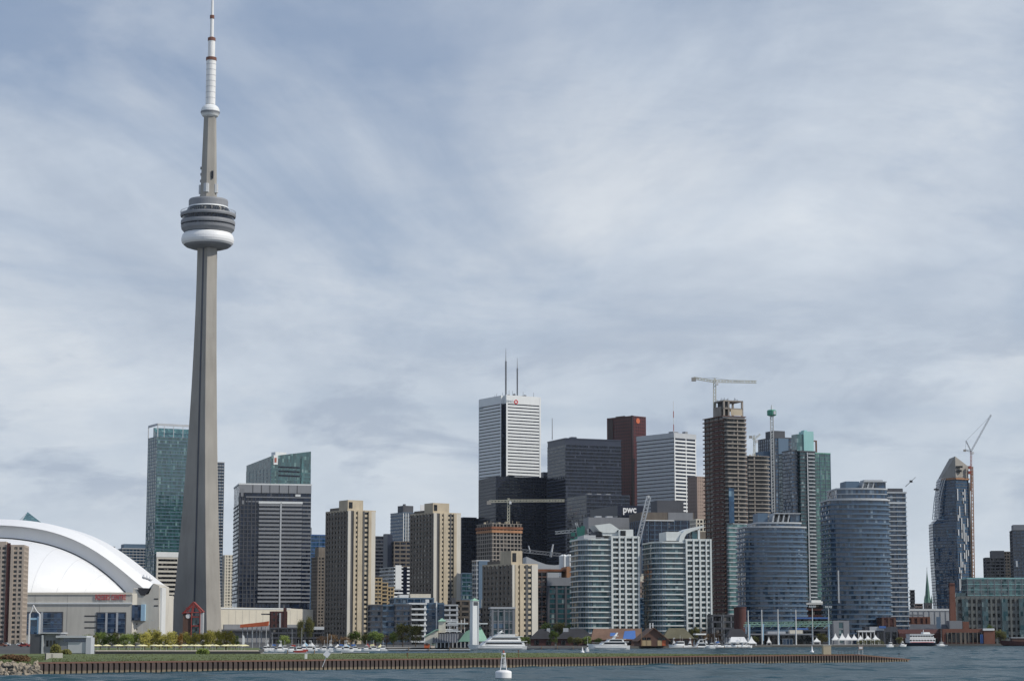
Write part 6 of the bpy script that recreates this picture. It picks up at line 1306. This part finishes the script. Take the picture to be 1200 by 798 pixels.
for a in (1006,1010.5,1015,1020,1024.3): bx(t,'post','white_paint',t.u(a),0,0,t.u(a+.9),.5,t.H-.9)
bx(t,'roof','white_paint',-.2,-.3,t.H-.9,t.W+.2,6,t.H); bx(t,'rear_wall','glass_shadow',0,5,0,t.W,5.6,t.H-.95)
# pavilion with green roofs and the clock tower
Y=775; s=Y/F
t=corner('market_pavilion','cream waterfront pavilion with pale green copper roofs and a slatted grey awning','building',497,499,571,752,Y,0,D=14,ref=745); z=t.z
MB().xprism([(t.u(498),0),(t.u(513),0),(t.u(513),z(740)),(t.u(510),z(738)),(t.u(498),z(744))],1,13).build('wall',M['cream_panel'],t.root); MB().xprism([(t.u(497),z(745)),(t.u(510.5),z(737)),(t.u(514),z(737)),(t.u(514),z(738)),(t.u(510.5),z(738.3)),(t.u(497),z(746))],.4,13.6).build('roof',M['copper_green'],t.root)
bx(t,'cupola','cream_panel',t.u(513.5),3,z(742),t.u(521.5),8,z(727.5)); MB().add([(t.u(512.5),2.5,z(727.5)),(t.u(522.5),2.5,z(727.5)),(t.u(522.5),8.5,z(727.5)),(t.u(512.5),8.5,z(727.5)),(t.u(517.5),5.5,z(723.7))],[(0,1,4),(1,2,4),(2,3,4),(3,0,4)]).build('cupola_roof',M['copper_green'],t.root)
bx(t,'hall','slate',t.u(508),3,0,t.u(545),13,z(741)); MB().yprism([(-1,z(752.3)),(3,z(742.5)),(3,z(743)),(-1,z(752.8))],t.u(507),t.u(537)).build('awning',M['mid_grey'],t.root)
for k in range(10): x=t.u(508+k*3); MB().yprism([(-1.1,z(752)),(2.9,z(742.2)),(2.9,z(741.6)),(-1.1,z(751.5))],x,x+.35).build('awning_slat',M['slate'],t.root)
for k,(a,b,yy) in enumerate(((514,530,737),(518,539,739),(524,548,730),(522,536,727.8),(560,571,730))): bx(t,'upper_canopy','white_panel',t.u(a),4,z(yy+.9),t.u(b),9,z(yy-.4))
for k in range(8): MB().tube((t.u(516+k*4),6,z(741)),(t.u(516+k*4),6,z(724+(k*5)%7)),.10,n=5).build('flag_post',M['white_paint'],t.root)
MB().xprism([(t.u(537),0),(t.u(571),0),(t.u(571),z(751)),(t.u(537),z(751.5))],1,12).build('hall',M['slate'],t.root)
MB().add([(t.u(536.5),0,z(751.8)),(t.u(571.5),0,z(751)),(t.u(571.5),13,z(751)),(t.u(536.5),13,z(751.8)),(t.u(553),6,z(735)),(t.u(563),6,z(734))],[(0,1,5,4),(1,2,5),(2,3,4,5),(3,0,4)]).build('roof',M['copper_green'],t.root)
MB().xprism([(t.u(537),z(751.3)),(t.u(546),z(739.5)),(t.u(553),z(736.5)),(t.u(553),z(751.3))],-.6,-.1).build('gable_end',M['copper_green'],t.root)
for k in range(12): MB().tube((t.u(512+k*4.7),-.9,0),(t.u(512+k*4.7),-.9,z(752)),.12,n=5).build('post',M['white_paint'],t.root)
t=corner('clock_tower','white slender clock tower with a small green cap behind the large yacht','tower',552.5,553.8,561.4,703.5,768,27,D=2.0,ref=730); z=t.z
MB().prism([(0,0),(t.W,0),(t.W,2.4),(0,2.4)],0,t.H,[(.1,.1),(t.W-.1,.1),(t.W-.1,2.3),(.1,2.3)]).build('shaft',M['white_panel'],t.root); bx(t,'louvre','slate',.45,-.03,z(709),t.W-.45,.2,z(704.8)); MB().add([(-.15,-.15,t.H),(t.W+.15,-.15,t.H),(t.W+.15,2.5,t.H),(-.15,2.5,t.H),(t.W/2,1.2,z(700.3))],[(0,1,4),(1,2,4),(2,3,4),(3,0,4),(3,2,1,0)]).build('cap',M['copper_green'],t.root)
bx(t,'right_edge','pale_grey',t.W-.5,-.1,0,t.W-.1,.0,t.z(706)+0)
# grey framed midrise, tan sign block
t=corner('office_building','grey concrete framed glass midrise behind the large white yacht','building',574,576,603,711,1120,4,D=18)
MB().prism(t.fp,0,t.H-.4).build('glazing',M['glass_teal'],t.root); bx(t,'roof_slab','pale_grey',-.6,-.9,t.H-.9,t.W+.5,18,t.H)
for a,b in ((576,578.4),(583,584.6),(590,591.8),(596,597),(600.5,603)): bx(t,'column','mid_grey',t.u(a),-.6,0,t.u(b),-.02,t.H-.92)
for py in (716,727.5,729.6,737,745): bx(t,'beam','mid_grey',0,-.4,t.z(py+.5),t.W,-.02,t.z(py-.5))
bx(t,'blue_panel','blue_grey',t.u(578.5),-.3,t.z(735.5),t.u(590),-.03,t.z(730.5))
t=corner('office_building','dark arched block under a pale cream sign box left of the grey framed midrise','building',562,563.5,581,712,1210,4,D=14); shell(t,st(3.4,'glass_shadow','slate',1.2,.3)); bx(t,'sign_box','cream_panel',t.u(564.5),-.4,t.H+.07,t.u(580),6,t.z(702)); bx(t,'sign_band','leaf_olive',t.u(567),-.5,t.z(706.8),t.u(579),-.41,t.z(703.8))
# orange box and small kiosk on the quay
t=corner('kiosk','orange red square kiosk on the quay left of the pavilion','kiosk',496,497,503.5,754,748,2,D=2); bx(t,'body','orange_paint',0,0,0,t.W,2,t.H-.15); bx(t,'roof','brick',-.15,-.15,t.H-.15,t.W+.15,2.15,t.H); bx(t,'hatch','glass_shadow',.5,-.03,.9,t.W-.5,-.005,1.7)
t=corner('kiosk','pale yellow kiosk between the orange kiosk and the pavilion posts','kiosk',504,505,509.5,754.8,750,2,D=2); bx(t,'body','cream_panel',0,0,0,t.W,2,t.H-.15); bx(t,'roof','copper_green',-.15,-.15,t.H-.15,t.W+.15,2.15,t.H); bx(t,'hatch','glass_shadow',.3,-.03,.9,t.W-.3,-.005,1.7)
# left side: grey harbour building and arched glass entrance
t=corner('harbour_building','low grey harbour building with a pale flat roof and long window on the near shore','building',34,36,103,742,455,3,D=9,ref=745); z=t.z
bx(t,'dark_wing','slate',t.u(35.5),0,0,t.u(49),8,z(742.5)); bx(t,'white_edge','pale_grey',t.u(49),-.15,0,t.u(51),6,z(743.5)); bx(t,'middle_wing','mid_grey',t.u(51.2),.6,0,t.u(70),8,z(742)); bx(t,'main_wing','mid_grey',t.u(70.2),0,0,t.u(101),8,z(747)); bx(t,'roof','pale_grey',t.u(66),-.7,z(747),t.u(102),8.6,z(744.4)); bx(t,'window','glass_blue',t.u(74),-.06,z(751.5),t.u(101),-.005,z(747.6)); bx(t,'pale_panel','pale_grey',t.u(80),-.09,.2,t.u(101.2),-.065,z(752)); bx(t,'end_box','pale_grey',t.u(101.2),-.4,0,t.u(107),5,z(746.5)); bx(t,'thin_roof','pale_grey',t.u(45),-.3,z(742),t.u(72),8.3,z(740.7))
for a in (54,58,62): bx(t,'window','glass_shadow',t.u(a),.5,z(757),t.u(a+2.5),.59,z(750))
t=corner('glass_entrance','blue glass entrance with a white double-pointed arch before the stadium wall','building',33,33.7,47,720,1330,2,D=8,ref=735); z=t.z
bx(t,'glazing','glass_azure',t.u(35.5),1,0,t.u(43),7,z(726)); bx(t,'roof_cap','sky_paint',t.u(35),.6,z(726),t.u(44),7.2,z(723.5)); bx(t,'post','white_paint',t.u(33.4),0,0,t.u(34.9),1.2,z(719)); bx(t,'post','white_paint',t.u(45.2),0,0,t.u(46.9),1.2,z(719)); bx(t,'side_panel','sky_paint',t.u(43.1),.8,0,t.u(45.1),6,z(722))
a_=MB(); 
for s0,s1 in ((34.2,38.2),(46.2,38.2)):
    pts=[(t.u(s0+(s1-s0)*u),.6,z(719-(10.5)*u**1.6)) for u in [i/6 for i in range(7)]]
    for p,q in zip(pts,pts[1:]): a_.tube(p,q,.38,n=5)
a_.build('arch',M['white_paint'],t.root)
# cars on the shore road
def car(px,Y,label,m,rz=0):
    r=thing('parked_car',label,'car',(gx(px,Y),Y,G+.06),rz,'cars parked on the near shore'); MB().xprism([(-2.1,.28),(2.1,.28),(2.12,.72),(1.9,.9),(1.15,.95),(.5,1.42),(-1.0,1.42),(-1.75,.95),(-2.1,.85)],-.85,.85).build('body',M[m],r); MB().xprism([(1.0,.96),(.45,1.36),(-.95,1.36),(-1.55,.96)],-.87,.87).build('window',M['boat_window'],r.children[0] if r.children else r)
    for x in (-1.3,1.3):
        for y in (-.82,.82): MB().lathe([(.32,-.1),(.32,.1)],14).build('wheel',M['black_steel'],r,(x,y,.32),(R(90),0,0))
car(25,1000,'white car parked left of the grey harbour building','boat_white'); car(29,830,'red car parked above the shore rocks','red_paint'); car(44,1010,'dark car parked between red car and concrete block','dark_metal'); car(7,960,'grey car parked near the left picture edge','pale_grey'); car(2,860,'dark red car parked at the left picture edge','brick')
# shore rocks
rk=[]
def rock_mesh(i):
    rng=random.Random(i*7+1); m=MB(); n,k=9,6
    fx=[rng.uniform(.6,1.2) for _ in range(3)]; 
    def off(a,b): return 1+.22*math.sin(2*a+i)+.18*math.sin(3*b+a*1.7+i*2)+rng.uniform(-.12,.12)
    v=[(0,0,.5*fx[2])]; 
    for j in range(1,k):
        ph=math.pi*j/k
        for q in range(n):
            a=2*math.pi*q/n; r=.5*off(a,ph); v.append((r*math.sin(ph)*math.cos(a)*fx[0],r*math.sin(ph)*math.sin(a)*fx[1],r*math.cos(ph)*fx[2]))
    v.append((0,0,-.5*fx[2])); f=[(0,1+q,1+(q+1)%n) for q in range(n)]
    for j in range(k-2):
        for q in range(n): f.append((1+j*n+q,1+(j+1)*n+q,1+(j+1)*n+(q+1)%n,1+j*n+(q+1)%n))
    l=len(v)-1; f+=[(l,1+(k-2)*n+(q+1)%n,1+(k-2)*n+q) for q in range(n)]
    m.add(v,f); return m
mat('rock',(0.34,0.29,0.225),.9,.25,.9,streak=False); mat('rock_dark',(0.22,0.19,0.15),.9,.25,.9,streak=False)
protos=[rock_mesh(i).build('boulder',M['rock' if i%3 else 'rock_dark']) for i in range(6)]
rng=random.Random(8); cnt=0
for row in range(5):
    for px in np.arange(-14,54,4.6):
        u=row/4; Y=247+u*9; px_=px+rng.uniform(-2,2)+(row%2)*2.2
        if px_>47-u*3: continue
        ss=rng.uniform(.5,1.0); o=protos[cnt] if cnt<6 else dupe(protos[cnt%6]); cnt+=1
        o.location=(gx(px_,Y),Y,-.05+u*1.15+rng.uniform(-.1,.1)); o.scale=(ss,ss,ss*.85); o.rotation_euler=(rng.uniform(-.5,.5),rng.uniform(-.5,.5),rng.uniform(0,6))
        tag(o,'rough tan boulder in the rock pile at the lower left shore','boulder','boulders piled on the lower left shore')
# ------------------------------------------------------------------ flagpoles, lights and the canopy frame by the right quay
def flagpole(px,Y,top,label,wide=False):
    r=thing('flagpole',label,'flagpole',(gx(px,Y),Y,G),0,'tall poles on the right quay'); h=gz(top,Y)-G
    MB().tube((0,0,0),(0,0,h),.36,.26,8).build('pole',M['crane_white'],r)
    if wide: MB().xprism([(-.9,0),(.4,0),(1.3,h*.62),(-1.1,h*.62)],-.2,.2).build('blue_banner',M['sky_paint'],r) if False else MB().xprism([(.42,h*.12),(.9,h*.12),(1.1,h*.60),(.42,h*.60),],-.06,.06).build('banner',M['sky_paint'],r); MB().box(-.5,-.5,0,.5,.5,.5).build('footing',M['concrete_grey'],r)
flagpole(877,1095,715,'leftmost tall pole with a pale blue banner on the right quay',True); flagpole(893,1100,714,'second tall pole with a pale blue banner on the right quay',True); flagpole(912,1100,713.5,'bare tall white pole left of the glass kiosk'); flagpole(933,1105,714,'bare tall white pole right of the glass kiosk')
def floodlight(px,Y,top,label):
    r=thing('floodlight_mast',label,'light mast',(gx(px,Y),Y,G),0,'floodlight masts on the right quay'); h=gz(top,Y)-G; MB().tube((0,0,0),(0,0,h),.32,.2,8).build('pole',M['crane_white'],r); MB().box(-1.7,-.2,h-.3,1.7,.2,h).build('crossbar',M['crane_white'],r)
    for x in (-1.4,-.5,.5,1.4): MB().box(x-.35,-.5,h,x+.35,.1,h+.8).build('lamp_head',M['pale_grey'],r)
floodlight(952.5,1110,711,'left floodlight mast between the two rounded blue condos'); floodlight(971.5,1112,711.5,'right floodlight mast between the two rounded blue condos')
r=thing('steel_canopy','long pale green steel canopy frame strung between the tall quay poles','canopy',(gx(872,1108),1108,G)); z=lambda py:gz(py,1108)-G; X=lambda px:gx(px,1108)-gx(872,1108)
k=MB(); lattice(k,(X(873),0,z(730)),(X(975.5),0,z(729)),1.0,2.4,.16); k.build('front_truss',M['copper_green'],r); k=MB(); lattice(k,(X(873),7,z(732.5)),(X(975),7,z(732.5)),.9,2.4,.14); k.build('rear_truss',M['copper_green'],r)
for i in range(10): MB().tube((X(878+i*10.5),0,z(730)),(X(873+i*10.5),7,z(736)),.16,n=4).build('strut',M['sky_paint'],r)
for i in range(6): MB().tube((X(875+i*19.5),3,0),(X(875+i*19.5),3,z(731)),.22,n=6).build('post',M['sky_paint'],r)
t=corner('stage_building','long dark open stage building under the steel canopy frame','building',878,880,951,742,1165,1,D=12,ref=745); bx(t,'back_wall','glass_shadow',0,4,0,t.W,11,t.H-.8); bx(t,'roof','mid_grey',-.4,-.5,t.H-.8,t.W+.4,11.5,t.H); bx(t,'roof_box','cream_panel',t.u(926),1,t.H,t.u(941),6,t.z(738)); bx(t,'roof_box','pale_grey',t.u(900),1,t.H,t.u(921),6,t.z(739.5)); bx(t,'blue_rail','blue_paint',t.u(934),2,t.z(737.5),t.u(948),2.4,t.z(735.5))
t=corner('glass_kiosk','small blue glass kiosk at the edge of the right quay','kiosk',916.5,917.2,929,748,1118,1,D=4,ref=745); bx(t,'glazing','glass_azure',.1,0,0,t.W-.1,4,t.H-.2); bx(t,'roof','pale_grey',-.2,-.3,t.H-.2,t.W+.2,4.3,t.H)
for k in range(4): bx(t,'mullion','pale_grey',t.W*k/3-.08,-.12,0,t.W*k/3+.08,-.01,t.H-.22)
bar=corner('bar_terrace','blue roofed terrace bar above the steel canopy between the blue condos','building',933,934,970,723,1240,1,D=10,ref=735); shell(bar,st(3.5,'glass_shadow','slate',1.0,.3,capo='blue_paint',cap=.9)); 
t=corner('waterfront_shed','long dark low shed behind the white pointed tents','building',1012,1014,1052,734,1270,1,D=10,ref=740); bx(t,'wall','slate',0,0,0,t.W,10,t.H); bx(t,'fascia','pale_grey',t.u(1019),-.4,t.H-2.2,t.u(1036),-.02,t.H); bx(t,'blue_awning','blue_paint',t.u(1030),-.9,t.H-.9,t.u(1038),-.42,t.H+.4)
for k in range(5): bx(t,'bay','glass_shadow',t.W*(k+.15)/5,-.1,.2,t.W*(k+.8)/5,-.01,t.H-3)
# ------------------------------------------------------------------ small things on and near the jetty
t=corner('concrete_block','pale weathered concrete block with a dark end on the left end of the jetty','block',46,54,73.5,765,315,14,D=1.5,ref=770,base=HT-.12); bx(t,'block','concrete_pale',0,0,-.3,t.W,t.D,t.H); bx(t,'dark_end','dark_metal',-.12,.05,-.3,-.002,t.D-.02,t.H-.03); bx(t,'stain','concrete_grey',t.W*.3,-.012,.1,t.W*.42,-.002,t.H-.1)
t=corner('concrete_block','tan concrete block standing on the far right end of the jetty','block',963.5,965,974,755.3,381,6,D=1.2,ref=760,base=HT-.1); bx(t,'block','concrete_tan',0,0,-.2,t.W,t.D,t.H-.08); bx(t,'cap','concrete_pale',-.06,-.06,t.H-.08,t.W+.06,t.D+.06,t.H)
b=Vector((gx(377.6,286),284.2,0)); p=at(377.8,778,284.2); q=at(382.4,768,284.2); r=thing('daymark','white diamond daymark board on a leaning white post at the jetty wall','sign',p); d=q-p
MB().tube((0,0,-.35),d*1.25,.05,n=6).build('post',M['white_paint'],r); MB().box(-.36,-.03,-.36,.36,.03,.36).build('board',M['sign_white'],r,d*1.15+Vector((0,-.09,.05)),(0,R(38),0))
t=corner('marker_box','small white box lying on the jetty grass left of the leaning daymark','box',356.4,357,359.8,764.6,300,0,D=.3,ref=766,base=HT-.08); bx(t,'body','sign_white',0,0,0,t.W,.3,t.H-.06); bx(t,'lid','pale_grey',-.03,-.03,t.H-.06,t.W+.03,.33,t.H)
def stake(px,Y,top,label,m='rust',base=HT-.1): r=thing('stake',label,'post',(gx(px,Y),Y,base)); MB().tube((0,0,0),(.03,0,gz(top,Y)-base),.045,n=6).build('post',M[m],r); MB().box(-.11,-.05,gz(top,Y)-base-.16,.13,.05,gz(top,Y)-base).build('cap',M[m],r)
stake(477.5,320,764.5,'short rusty stake on the jetty grass below the tall olive tree'); stake(607.5,330,761.5,'short rusty stake on the jetty right of the white buoy'); stake(1053,394,765,'dark stake near the tapering tip of the jetty','dark_metal',1.0)
r=thing('warning_sign','small pink and white warning sign on posts near the right end of the jetty','sign',(gx(1008.5,387),387,HT-.1)); MB().box(-.42,-.02,.85,.42,.02,1.6).build('board',M['brick_pale'],r); MB().box(-.3,-.035,1.05,.3,-.022,1.4).build('panel',M['sign_white'],r)
for x in (-.35,.35): MB().tube((x,.05,0),(x,.05,1.5),.03,n=5).build('post',M['white_paint'],r)
r=thing('railing','thin grey post and wire railing along the right end of the jetty','railing',(gx(982,384),384,HT-.1))
for k in range(8): MB().tube((k*.58,.02*k,0),(k*.58,.02*k,.8),.03,n=5).build('post',M['dark_metal'],r)
MB().tube((0,0,.78),(4.06,.14,.78),.02,n=4).build('wire',M['dark_metal'],r)
def small_buoy(px,Y,top,label):
    r=thing('channel_buoy',label,'buoy',(gx(px,Y),Y,0),0,'small white channel buoys behind the jetty'); h=gz(top,Y); MB().lathe([(.2,-.3),(.55,-.05),(.58,.35),(.45,.5),(.1,.55)],16).build('float',M['sign_white'],r); MB().lathe([(.30,.5),(.15,h*.7),(.06,h)],10).build('tower',M['sign_white'],r)
small_buoy(682.5,640,757.5,'small white buoy afloat left of the smaller motor yacht'); small_buoy(951.3,660,756,'small white buoy afloat left of the tan concrete block')
motorboat(686.2,690.2,690,'tiny white dinghy off the bow of the smaller motor yacht','L',top='cabin',group=None)
# the white navigation buoy in the foreground
Y=HC*F/(794.5-748); s=Y/F; r=thing('navigation_buoy','large white navigation buoy with a lattice tower and red lamp in the foreground water','buoy',(gx(590,Y),Y,0)); Z=lambda py:(794.5-py)*s
MB().lathe([(.5,-.5),(.80,-.2),(.84,.05),(.85,Z(786.5)),(.80,Z(785.3)),(.42,Z(784)),(.05,Z(783.8))],32).build('float',M['sign_white'],r,smooth=False); MB().lathe([(.852,.0),(.856,.10),(.852,.16)],32).build('waterline_stain',M['mid_grey'],r)
for a in (R(45),R(135),R(225),R(315)): MB().tube((.46*math.cos(a),.46*math.sin(a),Z(784.5)),(.20*math.cos(a),.20*math.sin(a),Z(765.5)),.045,.035,6).build('leg',M['sign_white'],r)
k=MB()
for f in (.25,.5,.75):
    rad=.46-.26*f; zz=Z(784.5)+(Z(765.5)-Z(784.5))*f; ps=[(rad*math.cos(R(45+90*i)),rad*math.sin(R(45+90*i)),zz) for i in range(4)]
    for i in range(4): k.tube(ps[i],ps[(i+1)%4],.025,n=4)
k.build('brace',M['pale_grey'],r)
for a in (0,90): 
    c_,s_=math.cos(R(a)),math.sin(R(a)); MB().add([(-.27*c_,-.27*s_,Z(781)),(.27*c_,.27*s_,Z(781)),(.2*c_,.2*s_,Z(769)),(-.2*c_,-.2*s_,Z(769))],[(0,1,2,3)]).build('radar_reflector',M['white_paint'],r)
MB().lathe([(.22,Z(766)),(.23,Z(764.6)),(.1,Z(764.4))],14).build('lamp_platform',M['sign_white'],r); MB().lathe([(.08,Z(764.5)),(.10,Z(762.4)),(.03,Z(761.4))],12).build('lamp',M['crane_red'],r); MB().box(-.3,-.14,Z(777),.0,.14,Z(771)).build('battery_box',M['mid_grey'],r)
# street lamps behind the beach
def lamp(px,Y,top,label):
    r=thing('street_lamp',label,'street lamp',(gx(px,Y),Y,G),0,'street lamps behind the beach'); h=gz(top,Y)-G; MB().tube((0,0,0),(0,0,h),.10,.06,6).build('pole',M['pale_grey'],r); MB().tube((0,0,h),(.9,0,h+.2),.05,n=5).build('arm',M['pale_grey'],r); MB().box(.7,-.12,h+.12,1.4,.12,h+.28).build('lamp_head',M['pale_grey'],r)
lamp(166,700,731,'street lamp before the end pier of the stadium'); lamp(296,700,735,'street lamp under the orange canopy'); lamp(175,705,727,'taller street lamp right of the stadium end pier')
# a white flag-like sail banner and a life ring post on the beach
r=thing('sail_banner','tall white sail banner standing at the right end of the parasols','banner',(gx(284,600),600,G)); MB().tube((0,0,0),(0,0,4.2),.04,n=5).build('pole',M['pale_grey'],r); MB().xprism([(.05,1.0),(.55,1.2),(.75,2.8),(.5,4.0),(.05,4.2)],-.015,.015).build('banner',M['sign_white'],r)

def quay_tent(px,Y,wpx,ytop,yeave,label,m): tent(px,Y,wpx,ytop,yeave,label,None,m)
quay_tent(358,775,7,752,755.5,'pale blue peaked tent behind the left marina boats','sky_paint'); quay_tent(366,778,6,752.5,756,'smaller pale blue peaked tent behind the left marina boats','tent_white'); quay_tent(396,776,6,754,757,'white peaked tent below the wide russet tree','tent_white'); quay_tent(406,780,8,753.5,757,'pale blue peaked tent below the leftmost tan tower','sky_paint')
quay_tent(431,785,6,753,757,'rusty red peaked stall tent right of the bright green tree','red_paint'); quay_tent(438,790,6,752.5,757,'brown red peaked stall tent beside a rusty red one','brick'); quay_tent(446,786,6,754,757.5,'yellow peaked stall tent before the low russet tree','umbrella_yellow')
